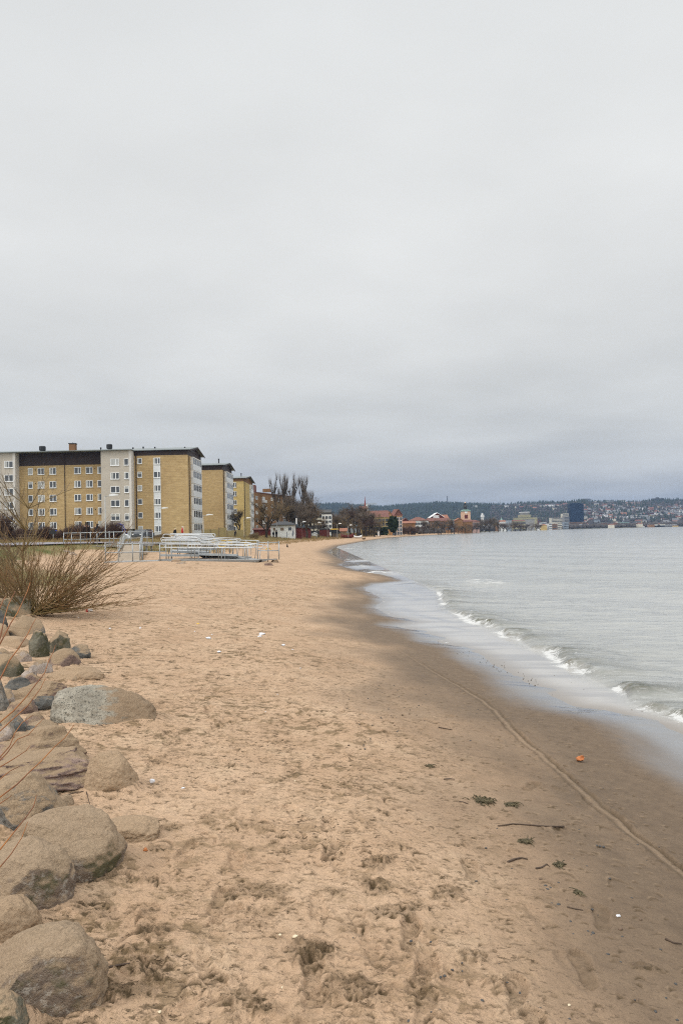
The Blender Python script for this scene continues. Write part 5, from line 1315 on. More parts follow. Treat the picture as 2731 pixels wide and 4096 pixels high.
brush(-30, 2330, 260, 1.5, 90, 'twig_ochre', 'taller bare brush cut off by the left edge of the photo', r=.006)
brush(12, 2165, 70, 3.3, 150, 'twig_red', 'tall dark reddish bush at the left edge in front of the plaster bay', r=.022, dd=86)
# hedge in pieces
def hedge(pa_, pb_, ptop, d, label, m='twig_red', n=1500, r=.018):
    a = at(pa_, ptop, d); b = at(pb_, ptop, d); g = ground((a.x + b.x) / 2, d); H_ = a.z - g
    E = empty('hedge', ((a.x + b.x) / 2, d, g), label, 'hedge', 'bare brown hedges in front of the left block'); W = b.x - a.x; sg, ct = [], []
    for k in range(n):
        x = g_.uniform(-W / 2, W / 2); y = g_.uniform(-.9, .9); hh = H_ * g_.uniform(.55, 1.05) * (.9 + .2 * sin(x * 1.3)); p0 = np.array((x, y, -.05))
        pts = bez(p0, (g_.normal() * .25, g_.normal() * .2, 1), hh, (g_.normal() * .3, 0, 0), 3, .1, g_); chain(ct, pts, r, r * .5)
        for j in (1, 2, 3): chain(sg, bez(pts[j], g_.normal(size=3) * .8 + np.array((0, 0, .6)), hh * .25, (0, 0, .1), 1, .1, g_), r * .7, r * .4)
    link('stems', segs_mesh('stems', ct, 3), E, M[m]); link('twigs', segs_mesh('twigs', sg, 3), E, M[m])
hedge(0, 118, 2118, 92, 'bare brown hedge behind the left picnic table'); hedge(118, 200, 2112, 90, 'bare brown hedge between the left picnic table and the notice board')
hedge(222, 335, 2108, 90, 'bare brown hedge between the notice board and the two walkers'); hedge(335, 418, 2114, 94, 'bare brown hedge behind the two walkers', n=1300)
hedge(424, 468, 2090, 98, 'taller reddish bare hedge just right of the tall pale lamp', n=900)
hedge(600, 672, 2136, 118, 'low olive brown scrub in front of the white window strip', m='twig_ochre', n=900, r=.014)
hedge(1000, 1030, 2132, 148, 'small scrubby bush left of the willow trunk', m='twig_ochre', n=500)

# ------------------------------------------------------------------ orange twigs near the camera
ow = empty('orange_willow', (-2.3, 3.1, ground(-2.3, 3.1)), 'orange barked willow with thin stems reaching in from the left edge', 'shrub')
tl = [
 [(-60,2800),(0,2720),(40,2640),(71,2600),(112,2537),(130,2500),(145,2475)],
 [(-60,2660),(0,2578),(33,2515),(45,2492),(71,2452),(94,2403),(112,2362),(122,2330)],
 [(-70,2960),(0,2890),(54,2845),(107,2787),(147,2734),(179,2694),(196,2645),(214,2609),(223,2580)],
 [(-70,2990),(0,2926),(58,2872),(112,2823),(165,2752),(183,2712)],
 [(-60,3110),(0,3042),(27,3015),(71,2957),(116,2939),(150,2900),(179,2872)],
 [(-70,3260),(0,3190),(71,3136),(116,3091),(165,3046),(223,2984),(259,2953),(280,2925),(297,2899)],
 [(-60,3480),(0,3400),(62,3323),(98,3279),(134,3229),(143,3200),(147,3180)],
 [(-60,3540),(0,3470),(45,3417),(89,3350),(112,3288)],
 [(-60,3110),(0,3069),(54,3037),(107,3002),(121,2982)],
 [(-50,3080),(0,3030),(40,2985),(62,2930),(90,2890),(134,2860)],
 [(-50,3170),(0,3118),(40,3085),(80,3065)], [(-40,2620),(0,2560),(20,2470),(35,2420),(62,2365)], [(-50,3260),(0,3215),(30,3195),(47,3182)],
 [(-50,2540),(0,2435),(14,2400),(28,2382)],
]
rootp = Vector((-2.3, 3.1, ground(-2.3, 3.1)))
for i, t_ in enumerate(tl):
    d = 2.55 + .09 * (i % 5); pts = [at(a, b, d + .04 * k) for k, (a, b) in enumerate(t_)]
    mid = rootp.lerp(pts[0], .55) + Vector((0, 0, .12)); pts = [rootp + Vector((.02 * (i % 4), .02 * i, 0)), mid] + pts
    n_ = len(pts); b = MB(); b.tube([p - rootp for p in pts], [.0036 - .0025 * k / (n_ - 1) for k in range(n_)], 6); part(b, 'stem', M['orange_twig'], ow, True)
ow.location = rootp

# ------------------------------------------------------------------ flotsam on the sand
def put(px, py, lift=0.0): v = gnd(px, py); return Vector((v.x, v.y, v.z + lift))
def crumple(name, px, py, w_, h_, m, label, cat, seed, thick=.35, lift=.005, group=None):
    v = put(px, py); V_, F_ = rock_shape(seed, .9, 3); V_ = V_ * (1 + .25 * perlin3(V_ * 3.1, seed)[:, None]); k = v.y / FPX
    o = link(name, np_mesh(name, V_ * np.array([w_ / 2 * k, w_ / 2 * k * .8, max(.004, w_ / 2 * k * thick)]), F_), None, m, False)
    o.location = (v.x, v.y, v.z + w_ / 2 * k * thick * .6 + lift); o.rotation_euler = (0, 0, seed); return tag(o, label, cat, group)
M['plastic'] = mat('white_plastic_film', (.62, .62, .64), .35, .05, 9); M['leaf'] = mat('dry_orange_leaf', (.42, .15, .05), .7, .25, 30); M['weed'] = mat('green_brown_water_weed', (.085, .068, .034), .7, .5, 25)
M['stick'] = mat('wet_dark_stick', (.075, .050, .034), .8, .3, 20); M['shell'] = mat('pale_shell', (.62, .52, .36), .6, .15, 20); M['pebble'] = mat('dark_pebble', (.06, .058, .056), .7, .4, 9); M['pebble2'] = mat('brown_pebble', (.13, .085, .055), .7, .4, 9)
# cup
v = put(359, 2449); k = v.y / FPX; E = empty('paper_cup', tuple(v + Vector((0, 0, .035))), 'white paper cup with a red brown end lying below the willow shrub', 'cup')
b = MB(); b.tube([(-.030, 0, 0), (.065, 0, .004)], [.035, .030], 12); part(b, 'cup_body', M['white'], E, True)
b = MB(); b.tube([(-.075, 0, -.003), (-.0305, 0, 0)], [.036, .036], 12); part(b, 'cup_lid', M['red_paint'], E, True)
E.rotation_euler = (0, 0, .25)
crumple('plastic_scrap', 609, 3133, 24, 20, M['plastic'], 'largest white plastic scrap lying right of the sand dusted boulder', 'litter', 3, .9)
crumple('plastic_scrap', 733, 3156, 20, 10, M['plastic'], 'small flat white scrap right of the largest plastic scrap', 'litter', 4, .3)
crumple('plastic_scrap', 562, 2516, 14, 12, M['plastic'], 'white scrap on the sand right of the paper cup', 'litter', 5, .7)
crumple('plastic_scrap', 441, 2517, 11, 7, M['plastic'], 'tiny white scrap between the paper cup and the dark boulders', 'litter', 6, .6)
for i, (px, py, w_) in enumerate([(835,2555,26),(848,2540,10),(876,2610,24),(1040,2548,22),(1046,2539,34),(1134,2583,22),(1170,2600,10),(780,2527,10),(676,2517,9),(1202,2675,9),(316,2471,7),(1062,2850,7),(1110,2780,8)]):
    crumple('litter_bit', px, py, w_, 6, M['plastic'], 'small flat white scrap of litter scattered on the middle of the beach', 'litter', 60 + i, .3, group='white litter scraps on the middle beach')
crumple('litter_bit', 792, 2497, 12, 8, M['yellow_paint'], 'small yellow scrap of litter on the middle of the beach', 'litter', 91, .4)
crumple('paper_scrap', 2472, 3668, 24, 8, M['plastic'], 'folded pale scrap of paper on the dark damp sand at the right', 'litter', 92, .2)
v = put(2318, 3047, .004); nl = 9; Vl = []
for i in range(nl):
    for j in range(nl):
        a_ = (i / (nl - 1) - .5) * 2; b_ = (j / (nl - 1) - .5) * 2; w_ = .032 * (1 - a_ * a_) ** .6 * (1 + .25 * sin(a_ * 9))
        Vl.append((a_ * .042, b_ * w_, .006 + .020 * b_ * b_ + .012 * a_ * a_ + .004 * sin(b_ * 5 + a_ * 4)))
Fl = [(i * nl + j, i * nl + j + 1, (i + 1) * nl + j + 1, (i + 1) * nl + j) for i in range(nl - 1) for j in range(nl - 1)]
o = link('dead_leaf', np_mesh('dead_leaf', Vl, Fl), None, M['leaf'], True); o.location = v; o.rotation_euler = (R(12), R(-8), .5); tag(o, 'curled orange leaf on the damp sand beside the wheel track', 'leaf')
sd = o.modifiers.new('thick', 'SOLIDIFY'); sd.thickness = .0015
crumple('red_stone', 583, 3407, 22, 12, M['leaf'], 'small reddish stone right of the biggest round boulder', 'stone', 94, .6)
for i, (px, py, w_) in enumerate([(1120,3745,18),(1180,3752,26),(1128,3956,12),(640,4055,18),(2274,4026,14),(1180,3128,8)]):
    crumple('shell', px, py, w_, 8, M['shell'], 'small pale yellow shell lying on the sand in the foreground', 'shell', 100 + i, .35, group='pale shells in the foreground')
def stick(pxs, r, label, m='stick', lift=.006):
    r = r * .5
    pts = [put(a, b, lift) for a, b in pxs]; o0 = pts[0]; n_ = len(pts)
    mb_ = MB(); mb_.tube([p - o0 for p in pts], [r * (1 - .5 * k / (n_ - 1)) for k in range(n_)], 6); o = mb_.build('stick', M[m], None, True); o.location = o0; tag(o, label, 'stick', 'sticks washed up on the sand')
stick([(2255,3312),(2180,3310),(2100,3303),(2050,3300),(1990,3308)], .012, 'long thin stick lying across the damp sand below the water weed')
stick([(2030,3452),(2060,3440),(2085,3435),(2110,3442)], .012, 'short thick stick left of the forked stick'); stick([(2142,3478),(2165,3474),(2185,3462),(2196,3470)], .011, 'small forked dark stick beside green weed')
stick([(2267,3634),(2300,3640),(2330,3646)], .007, 'short straight stick with a dark knob on the right foreground sand'); stick([(435,3876),(470,3870),(510,3862),(545,3858)], .011, 'dark stick lying between the bottom boulder and a deep footprint')
stick([(250,3188),(300,3176),(360,3166),(430,3158)], .007, 'thin twig lying across the jagged boulder foot'); stick([(345,3168),(352,3190),(360,3222)], .007, 'short pale twig crossing the thin one by the jagged boulder')
stick([(180,2862),(270,2900),(360,2912),(430,2902),(500,2912)], .008, 'long dark twig curving under the speckled granite boulder'); stick([(1775,3120),(1800,3118),(1818,3121)], .01, 'small flat dark stick left of the water weed'); stick([(1835,3210),(1852,3212),(1872,3220)], .009, 'small brown stick just left of the water weed')
stick([(1752,2912),(1785,2918),(1808,2922)], .011, 'dark stick on the damp sand above the two small sticks'); stick([(2660,3760),(2690,3775),(2725,3782)], .01, 'dark twig at the right edge of the sand')
def weed(px, py, wpx, label, n=60):
    n = int(n * 1.8); v = put(px, py, .004); W = wpx * v.y / FPX; sg = []
    for k in range(n):
        x = g_.normal() * W * .25; y = g_.normal() * W * .22; a_ = g_.uniform(0, 2 * pi); chain(sg, bez((x, y, .006), (cos(a_), sin(a_), .15), g_.uniform(.02, .06), (0, 0, -1.2), 3, .35, g_), .0035, .002)
    o = link('water_weed', segs_mesh('water_weed', sg, 4), None, M['weed']); o.location = v; tag(o, label, 'water weed', 'clumps of green weed on the sand')
weed(1925, 3205, 90, 'largest green brown clump of water weed on the damp sand', 110); weed(2040, 3222, 50, 'smaller green clump right of the largest weed', 50); weed(2100, 3370, 36, 'green clump of weed below the long stick', 45)
weed(2235, 3462, 36, 'bright green tuft beside the forked stick', 40); weed(1716, 3066, 24, 'tiny green tuft left of the wheel track', 20); weed(2310, 3575, 22, 'pale green tuft right of the small dark pebbles', 18)
pr = [rock_shape(500 + k, .3, 2) for k in range(4)]; pms = []
for k, (V_, F_) in enumerate(pr):
    me_ = np_mesh('pebble', V_ * np.array([1, .75, .5]), F_); me_.polygons.foreach_set('use_smooth', [True] * len(me_.polygons)); me_.materials.append(M['pebble' if k != 2 else 'pebble2']); pms.append(me_)
r2 = random.Random(9)
pk = [(2188,3560),(2200,3552),(2170,3562),(2232,3622),(2180,3545),(2205,3615),(2160,3520),(2412,3390),(2385,3385),(2398,3387),(2265,3605),(2280,3690),(2350,3728),(2370,3735),(2560,3680),(2620,4050),(2700,3940),(1905,2855),(2480,3720),(2430,3820),(2640,3800),(1880,2965),(1903,2975)]
for i in range(250):
    if i < len(pk): px, py = pk[i]; s_ = r2.uniform(.007, .013)
    else:
        px = r2.gauss(2200, 330); py = r2.uniform(2560, 4090) if i % 3 else r2.uniform(3300, 4090); s_ = r2.uniform(.004, .009)
        if i > 200: px = r2.uniform(1740, 2150); py = 2567 + (px - 1756) * .42 + r2.uniform(-14, 22); s_ = r2.uniform(.006, .011)
        elif i > 150: px = r2.gauss(1560, 90); py = r2.uniform(2740, 3000); s_ = r2.uniform(.006, .011)
        if px > 2725 or px < 1300: continue
    v = put(px, py, 0); v.z = max(v.z, ground(v.x, v.y)); o = bpy.data.objects.new('pebble', pms[i % 4]); col.objects.link(o); o.location = (v.x, v.y, v.z + s_ * .3); o.scale = (s_, s_, s_); o.rotation_euler = (0, 0, r2.uniform(0, 6))
    tag(o, 'small brown pebble strewn on the damp sand near the water' if i % 4 == 2 else 'small dark pebble strewn on the damp sand near the water', 'pebble', 'pebbles strewn on the damp sand')
# ------------------------------------------------------------------ bare trees
def tree_segs(seed, H_, spread, kind='round', twigs=1.0):
    g = np.random.default_rng(seed); big, fine = [], []
    def grow(p, d, L_, r, lev, maxlev):
        n = 3; pts = bez(p, d, L_, (0, 0, .25 if kind != 'pollard' else .5), n, .10, g); chain(big, pts, r, r * .65)
        if lev >= maxlev:
            for k in range(int(7 * twigs)):
                q = pts[g.integers(1, n + 1)]; dd = d + g.normal(size=3) * .75 + np.array((0, 0, .25))
                tp = bez(q, dd, L_ * g.uniform(.5, 1.1), (0, 0, .3), 2, .15, g); chain(fine, tp, .022, .012)
                for _ in range(3): chain(fine, bez(tp[1 + g.integers(0, 2)], dd / np.linalg.norm(dd) + g.normal(size=3) * .7, L_ * g.uniform(.25, .6), (0, 0, .2), 1, .1, g), .015, .009)
            return
        m_ = g.integers(3, 5) if lev > 0 else g.integers(4, 7)
        for k in range(m_):
            t = g.uniform(.35, 1.0); i = min(int(t * n), n - 1); q = pts[i] + (pts[i + 1] - pts[i]) * (t * n - i)
            a_ = g.uniform(0, 2 * pi); sp = spread * (1.0 if lev else 1.25)
            dd = d / np.linalg.norm(d) + np.array((cos(a_), sin(a_), g.uniform(-.05, .5))) * sp
            grow(q, dd, L_ * g.uniform(.55, .78), r * .55, lev + 1, maxlev)
    if kind == 'pollard':
        tr = bez((0, 0, -.1), (g.normal() * .05, 0, 1), H_ * .62, (g.normal() * .2, 0, 0), 6, .04, g); chain(big, tr, H_ * .028, H_ * .018)
        for k in range(15):
            i = g.integers(2, 7); a_ = g.uniform(0, 2 * pi); lim = bez(tr[i], (cos(a_) * .9, sin(a_) * .9, .9), H_ * g.uniform(.10, .34), (0, 0, .9), 4, .12, g); chain(big, lim, H_ * .015, H_ * .010)
            for j in (1, 2, 3, 4, 4, 4):
                stub = bez(lim[j], g.normal(size=3) * .6 + np.array((0, 0, .5)), H_ * .05, (0, 0, .4), 2, .2, g); chain(big, stub, H_ * .009, H_ * .007)
                for _ in range(int(9 * twigs)): chain(fine, bez(stub[-1], g.normal(size=3) * .55 + np.array((0, 0, .8)), H_ * g.uniform(.04, .13), (0, 0, .4), 2, .1, g), .016, .007)
            for j in range(1, 5):
                for _ in range(int(4 * twigs)): chain(fine, bez(lim[j], g.normal(size=3), H_ * g.uniform(.02, .06), (0, 0, .4), 1, .1, g), .018, .01)
    elif kind == 'bush':
        for k in range(26):
            a_ = g.uniform(0, 2 * pi); e = g.uniform(.4, 1.5); grow(np.array((cos(a_) * .3, sin(a_) * .3, -.1)), np.array((cos(a_) * cos(e), sin(a_) * cos(e), sin(e))), H_ * .45, .05, 2, 3)
    else:
        grow(np.array((0, 0, -.1)), np.array((g.normal() * .05, 0, 1.0)), H_ * .42, H_ * .024, 0, 3)
    return big, fine
TP_ = {}
def proto(key, seed, H_, spread, kind, m, twigs=1.0):
    b_, f_ = tree_segs(seed, H_, spread, kind, twigs); a = np.array(f_)
    ext = np.percentile(np.abs(a[:, 4]), 97); top = a[:, 6].max()
    bm_, fm_ = segs_mesh('trunk', b_, 5), segs_mesh('crown', f_, 3); bm_.materials.append(M['bark']); fm_.materials.append(M[m])
    TP_[key] = (bm_, fm_, ext, top)
proto('round1', 1, 12, .62, 'round', 'twig', 1.3); proto('round2', 2, 12, .55, 'round', 'twig', 1.3); proto('round3', 5, 12, .7, 'round', 'twig_ochre', 1.2); proto('willow', 9, 12, .75, 'round', 'twig_ochre', 1.1)
proto('poll1', 3, 18, .5, 'pollard', 'twig', 2.0); proto('poll2', 8, 18, .5, 'pollard', 'twig', 2.2); proto('bush1', 11, 4, .7, 'bush', 'twig_red', .6); proto('bush2', 12, 4, .7, 'bush', 'twig_ochre', .6); proto('redtree', 14, 12, .6, 'round', 'twig_red', .8)
_tn = {'round': 'bare_tree', 'willo': 'bare_willow', 'poll1': 'pollarded_tree', 'poll2': 'pollarded_tree', 'bush1': 'bare_bush', 'bush2': 'bare_bush', 'redtr': 'bare_tree'}
def tree(key, px, wpx, ptop, pbase, d, label, rz=0, group='bare trees behind the beach', lean=0):
    bm_, fm_, ext, top = TP_[key]
    v = at(px, pbase, d); t = at(px, ptop, d); g = ground(v.x, v.y); z0 = max(g, 0) - .1 if v.z > g + .4 or v.z < g else v.z - .1; z0 = g - .1
    sz = (t.z - z0) / top; sx = (wpx * d / FPX / 2) / ext
    nm = _tn[key[:5]]
    E = empty(nm, (v.x, v.y, z0), label, 'bush' if 'bush' in nm else 'tree', group if 'bush' not in nm else 'bare bushes behind the beach', rz)
    E.scale = (sx, sx, sz); E.rotation_euler = (0, lean, rz)
    link('trunk', bm_, E); link('crown', fm_, E)
    return E
tree('willow', 1066, 160, 1972, 2152, 163, 'broad bare willow left of the white boathouse', .4)
tree('round2', 958, 70, 2022, 2150, 205, 'small bare tree between the second and third blocks')
tree('poll1', 1112, 60, 1880, 2150, 232, 'tall pollarded tree standing alone left of the pollarded group', .3)
tree('poll2', 1150, 60, 1884, 2150, 236, 'leftmost tall pollarded tree of the close group', 1.2)
tree('poll1', 1170, 64, 1880, 2150, 233, 'tallest pollarded tree in the middle of the close group', 2.1)
tree('poll2', 1200, 62, 1890, 2150, 231, 'tall pollarded tree right of the tallest one', 2.9)
tree('poll1', 1222, 60, 1935, 2150, 226, 'pollarded tree on the right slope of the close group', 4.0)
tree('poll2', 1243, 56, 1952, 2148, 222, 'lowest pollarded tree at the right end of the close group', 5.0)
tree('round2', 1200, 130, 1975, 2150, 219, 'wide bare tree filling the middle of the pollarded group', 3.3)
tree('round3', 1165, 110, 1985, 2150, 228, 'ochre bare tree under the left pollarded trees', 5.1)
tree('round1', 1180, 120, 1965, 2150, 224, 'dense bare tree under the pollarded group', .9)
tree('round2', 1226, 110, 1990, 2146, 190, 'bare tree with a thick trunk in front of the red sheds', 2.2)
tree('round3', 1140, 110, 1990, 2150, 240, 'ochre bare tree behind the white boathouse', 2.9)
tree('round1', 1195, 100, 2000, 2150, 215, 'bushy bare tree behind the red sheds', 4.9)
tree('round3', 1050, 90, 1965, 2150, 330, 'bare tree top showing above the red brown block', 1.9)
tree('round3', 1275, 90, 2035, 2140, 212, 'round bare tree right of the red sheds', 1.1)
tree('round2', 1255, 60, 2020, 2142, 250, 'bare tree behind the round one right of the sheds', .7)
rowt = [(1328,70,2042,285,'round1'),(1352,66,2026,300,'round2'),(1378,74,2022,310,'round1'),(1404,76,2020,300,'redtree'),(1430,70,2000,305,'round2'),(1452,64,2022,315,'round1'),(1474,64,2030,300,'round3'),(1497,66,2034,292,'round2'),(1520,50,2046,310,'round3'),(1340,60,2062,262,'round3'),(1392,60,2055,270,'round3'),(1468,60,2060,285,'redtree')]
rl = ['leftmost', 'second', 'third', 'fourth', 'tallest', 'sixth', 'seventh', 'eighth', 'rightmost']
for i, (px, w_, pt, d, k) in enumerate(rowt):
    lb = f'{rl[i]} bare tree in the row before the yellow house' if i < 9 else ['low ochre tree before the white apartment house', 'low ochre tree behind the long dark boat', 'low reddish tree below the church spire'][i - 9]
    tree(k, px, w_ * 1.35, pt, 2134, d, lb, i * 1.7, 'trees in the row before the yellow house')
for i, (px, w_, pt, d, k) in enumerate([(1342,70,2050,275,'round2'),(1366,70,2045,282,'round1'),(1384,60,2060,268,'round3'),(1415,70,2040,290,'round2'),(1440,66,2038,296,'round1'),(1462,60,2045,292,'round2'),(1318,60,2060,258,'round3'),(1300,50,2075,244,'redtree'),(1485,60,2050,298,'round1'),(1426,56,2070,262,'round3')]):
    tree(k, px, w_, pt, 2134, d, f'{["shorter bare tree under the second of the row", "grey bare tree filling the row left of the spire", "ochre bare tree behind the wooden posts", "bare tree right of the fourth of the row", "bare tree just under the tallest of the row", "bare tree directly under the church spire", "ochre bare tree right of the white apartment house", "low reddish tree before the white apartment house", "bare tree at the left corner of the yellow house", "low ochre tree behind the white boat"][i]}', i * 2.3 + 1, 'trees in the row before the yellow house')
tree('round3', 1508, 56, 2052, 2128, 318, 'ochre bare tree in front of the yellow house', 3.3)
for i, (px, w_, pt, d, k, lb) in enumerate([(1640,70,2096,395,'bush1','wide dark reddish bush at the beach right of the yellow house'),(1615,30,2098,392,'bush1','small reddish bush at the foot of the red gabled house'),(1560,34,2106,372,'bush2','ochre bush left of the dark evergreen tree'),
        (1590,30,2108,374,'bush2','ochre bush just right of the dark evergreen tree'),(1480,50,2108,330,'bush2','ochre bush at the beach below the church spire'),(1655,30,2104,398,'bush1','dark bush at the right end of the reddish bushes'),(1460,30,2110,300,'bush2','round ochre bush right of the boats')]):
    tree(k, px, w_, pt, 2130, d, lb, i)
ft = [(1700,44,2076,460,'round1','bare tree in front of the white house with a red roof'),(1735,50,2072,480,'round2','spreading bare tree below the gabled brown house'),(1762,46,2074,490,'redtree','reddish bare tree below the gabled brown house'),(1790,50,2070,500,'round3','bare tree right of the gabled brown house'),
      (1816,46,2068,505,'round2','tall bare tree left of the church tower'),(1832,36,2085,520,'round3','low ochre tree left of the church tower'),(1860,50,2092,540,'round3','ochre tree in front of the church tower'),(1885,46,2088,560,'redtree','reddish tree under the pink house'),(1905,36,2086,570,'round1','bare tree below the pink house')]
for i, q in enumerate(ft): tree(q[4], q[0], q[1], q[2], 2126, q[3], q[5], i * 1.3, 'bare trees along the far beach')
ft2 = [(1672,24,2098,420),(1690,26,2096,430),(1718,30,2090,455),(1748,30,2088,470),(1778,30,2090,480),(1805,30,2090,500),(1846,30,2098,530),(1872,30,2100,545),(1920,50,2072,690),(1938,50,2066,700),(1956,54,2062,705),(1974,50,2064,715),(1990,44,2074,730),(2008,44,2084,760),(2026,44,2088,790),(2044,44,2084,820),(2062,46,2082,850),(2082,44,2088,880),(2102,44,2090,930),(2122,44,2088,980),(2142,44,2090,1000),(2160,40,2092,1050)]
for i, (px, w_, pt, d) in enumerate(ft2):
    tree(['round1', 'redtree', 'round2', 'round3'][i % 4], px, w_, pt, 2124, d, 'bare tree lining the far shore ' + ('left of the church tower' if px < 1843 else 'in the dense clump right of the pink house' if px < 2000 else 'in front of the theatre'), i * 2.1, 'bare trees lining the far shore')
# evergreen
def evergreen(px, ptop, pbase, wpx, d, label, n=2600):
    v = at(px, pbase, d); t = at(px, ptop, d); g = ground(v.x, v.y); H_ = t.z - g; W = wpx * d / FPX
    E = empty('evergreen_tree', (v.x, v.y, g), label, 'tree'); b = MB(); b.tube([(W * .16, 0, -.1), (W * .12, 0, H_ * .3), (0, 0, H_ * .6)], [.28, .22, .12], 8); part(b, 'trunk', M['bark'], E, True)
    gg = np.random.default_rng(4); Vv, Ff = [], []
    for k in range(n):
        u = gg.normal(size=3); u /= np.linalg.norm(u); r = gg.uniform(.55, 1) ** .5; c = u * r * np.array([W / 2, W / 2, H_ * .40]) + np.array([0, 0, H_ * .60]); c = c * (1 + .12 * perlin3(c[None, :] * .5, 2)[0])
        a = gg.normal(size=3) * .32; b_ = gg.normal(size=3) * .32; i0 = len(Vv); Vv += [c - a, c + b_, c + a, c - b_]; Ff.append((i0, i0 + 1, i0 + 2, i0 + 3))
    link('crown', np_mesh('crown', np.array(Vv), np.array(Ff)), E, M['evergreen'])
M['evergreen'] = mat('dark_evergreen', (.022, .036, .014), .9, .5, .8)
evergreen(1572, 2066, 2128, 38, 345, 'dense dark evergreen tree standing before the red gabled house')
b = MB(); v0 = at(1495, 2112, 345); v1 = at(1548, 2112, 345); g = ground(v0.x, 345)
gg = np.random.default_rng(6); Vv, Ff = [], []
for k in range(1800):
    c = np.array([gg.uniform(v0.x, v1.x), 345 + gg.uniform(-.8, .8), g + gg.uniform(0, 1) * (v0.z - g)]); a = gg.normal(size=3) * .25; b_ = gg.normal(size=3) * .25; i0 = len(Vv); Vv += [c - a, c + b_, c + a, c - b_]; Ff.append((i0, i0 + 1, i0 + 2, i0 + 3))
tag(link('evergreen_hedge', np_mesh('evergreen_hedge', np.array(Vv), np.array(Ff)), None, M['evergreen']), 'dark green clipped hedge at the foot of the yellow house', 'hedge')

# ------------------------------------------------------------------ houses
def house(px0, px1, peave, pbase, d, dep, wall, roof, rtype, prise, label, name='house', cat='house', group=None, win=None, over=.35, base_z=None, wframe=None):
    a = at(px0, peave, d); b = at(px1, peave, d); cx = (a.x + b.x) / 2; g = ground(cx, d) if base_z is None else base_z
    ze = (a.z + b.z) / 2; W = b.x - a.x; rise = prise * d / FPX
    E = empty(name, (cx, d + dep / 2, g - .3), label, cat, group); h = ze - g + .3
    m = MB(); m.box2((-W/2, -dep/2, 0), (W/2, dep/2, h)); part(m, 'wall', M[wall], E)
    r = MB()
    if rtype == 'x':      # ridge along x
        r.prism([(-dep/2 - over, h - .1), (0, h + rise), (dep/2 + over, h - .1)], -W/2 - over, W/2 + over, 'x'); 
    elif rtype == 'y':    # gable towards the camera
        r.prism([(-W/2 - over, h - .1), (0, h + rise), (W/2 + over, h - .1), (W/2 + over, h + .25), (0, h + rise + .38), (-W/2 - over, h + .25)], -dep/2 - over, dep/2 + over, 'y')
        m = MB(); m.prism([(-W/2, h + .002), (0, h + rise - .02), (W/2, h + .002)], -dep/2, dep/2, 'y'); part(m, 'gable', M[wall], E)
    elif rtype == 'hip':
        o_ = over; q = min(W, dep) * .42; x_, y_ = W/2 + o_, dep/2 + o_
        r.add([(-x_, -y_, h), (x_, -y_, h), (x_, y_, h), (-x_, y_, h), (-x_ + q, 0, h + rise), (x_ - q, 0, h + rise), (-x_, -y_, h - .15), (x_, -y_, h - .15), (x_, y_, h - .15), (-x_, y_, h - .15)],
              [(0, 1, 5, 4), (1, 2, 5), (2, 3, 4, 5), (3, 0, 4), (6, 9, 8, 7), (0, 6, 7, 1), (1, 7, 8, 2), (2, 8, 9, 3), (3, 9, 6, 0)])
    elif rtype == 'pyr':
        o_ = over; x_, y_ = W/2 + o_, dep/2 + o_; r.add([(-x_, -y_, h), (x_, -y_, h), (x_, y_, h), (-x_, y_, h), (0, 0, h + rise)], [(0, 1, 4), (1, 2, 4), (2, 3, 4), (3, 0, 4), (3, 2, 1, 0)])
    else: r.box2((-W/2 - .15, -dep/2 - .15, h + .003), (W/2 + .15, dep/2 + .15, h + .4))
    ro = part(r, 'roof', M[roof], E)
    if win:
        rows, cols, ww, wh, ztop, pitch = win
        key = ('far', ww, wh)
        if key not in _wc: wm = MB(); wm.box2((-ww/2, -.05, -wh/2), (ww/2, .03, wh/2)); q = wm.mesh('window'); q.materials.append(M['glass']); fr = MB(); fr.box2((-ww/2 - .12, -.03, -wh/2 - .12), (ww/2 + .12, .02, wh/2 + .12)); fq = fr.mesh('frame'); fq.materials.append(M['white']); _wc[key] = (q, fq)
        for i in range(rows):
            for j in range(cols):
                o = link('window', _wc[key][0], E); o.location = (-W/2 + W * (j + .5) / cols, -dep/2 - .01, h - ztop - i * pitch)
                if wframe: f = link('frame', _wc[key][1], o)
    return E, W, h
# boathouse
E, W, h = house(1083, 1178, 2099, 2148, 176, 6, 'white_render', 'roof_dark', 'hip', 14, 'low white boathouse with a dark roof and a blue black mural by the beach', 'boathouse', 'boathouse', over=.5)
for fx, ww in ((-.36, .5), (-.02, .8), (.30, .75)):
    b = MB(); b.box2((fx * W - ww/2 - .1, -3.06, h - 1.45), (fx * W + ww/2 + .1, -3.003, h - .55)); f = part(b, 'window', M['white'], E); b = MB(); b.box2((fx * W - ww/2, -3.09, h - 1.36), (fx * W + ww/2, -3.062, h - .64)); part(b, 'pane', M['glass' if fx > 0 else 'wood'], f)
M['mural'] = mat('blue_black_mural_paint', (.05, .06, .09), .8, .6, 4, c2=(.25, .27, .30))
b = MB(); b.prism([(.40*W, .5), (.38*W, 1.1), (.405*W, 1.5), (.43*W, 2.1), (.44*W, 2.6), (.455*W, 2.0), (.47*W, 1.6), (.465*W, 1.0), (.44*W, .9), (.42*W, .45)], -3.02, -3.003, 'y'); part(b, 'mural', M['mural'], E)
b = MB(); b.prism([(.16*W, .35), (.165*W, 1.2), (.15*W, 1.35), (.17*W, 1.75), (.19*W, 1.4), (.18*W, 1.2), (.185*W, .35)], -3.02, -3.003, 'y'); part(b, 'painted_figure', M['mural'], E)
b = MB()
for s_ in range(4): b.box2((.23*W + s_ * .18, -3.02, .9 + .15 * s_), (.23*W + s_ * .18 + .05, -3.003, 1.25 + .15 * s_)) if s_ == 0 else None
part(b, 'paint_mark', M['mural'], E)
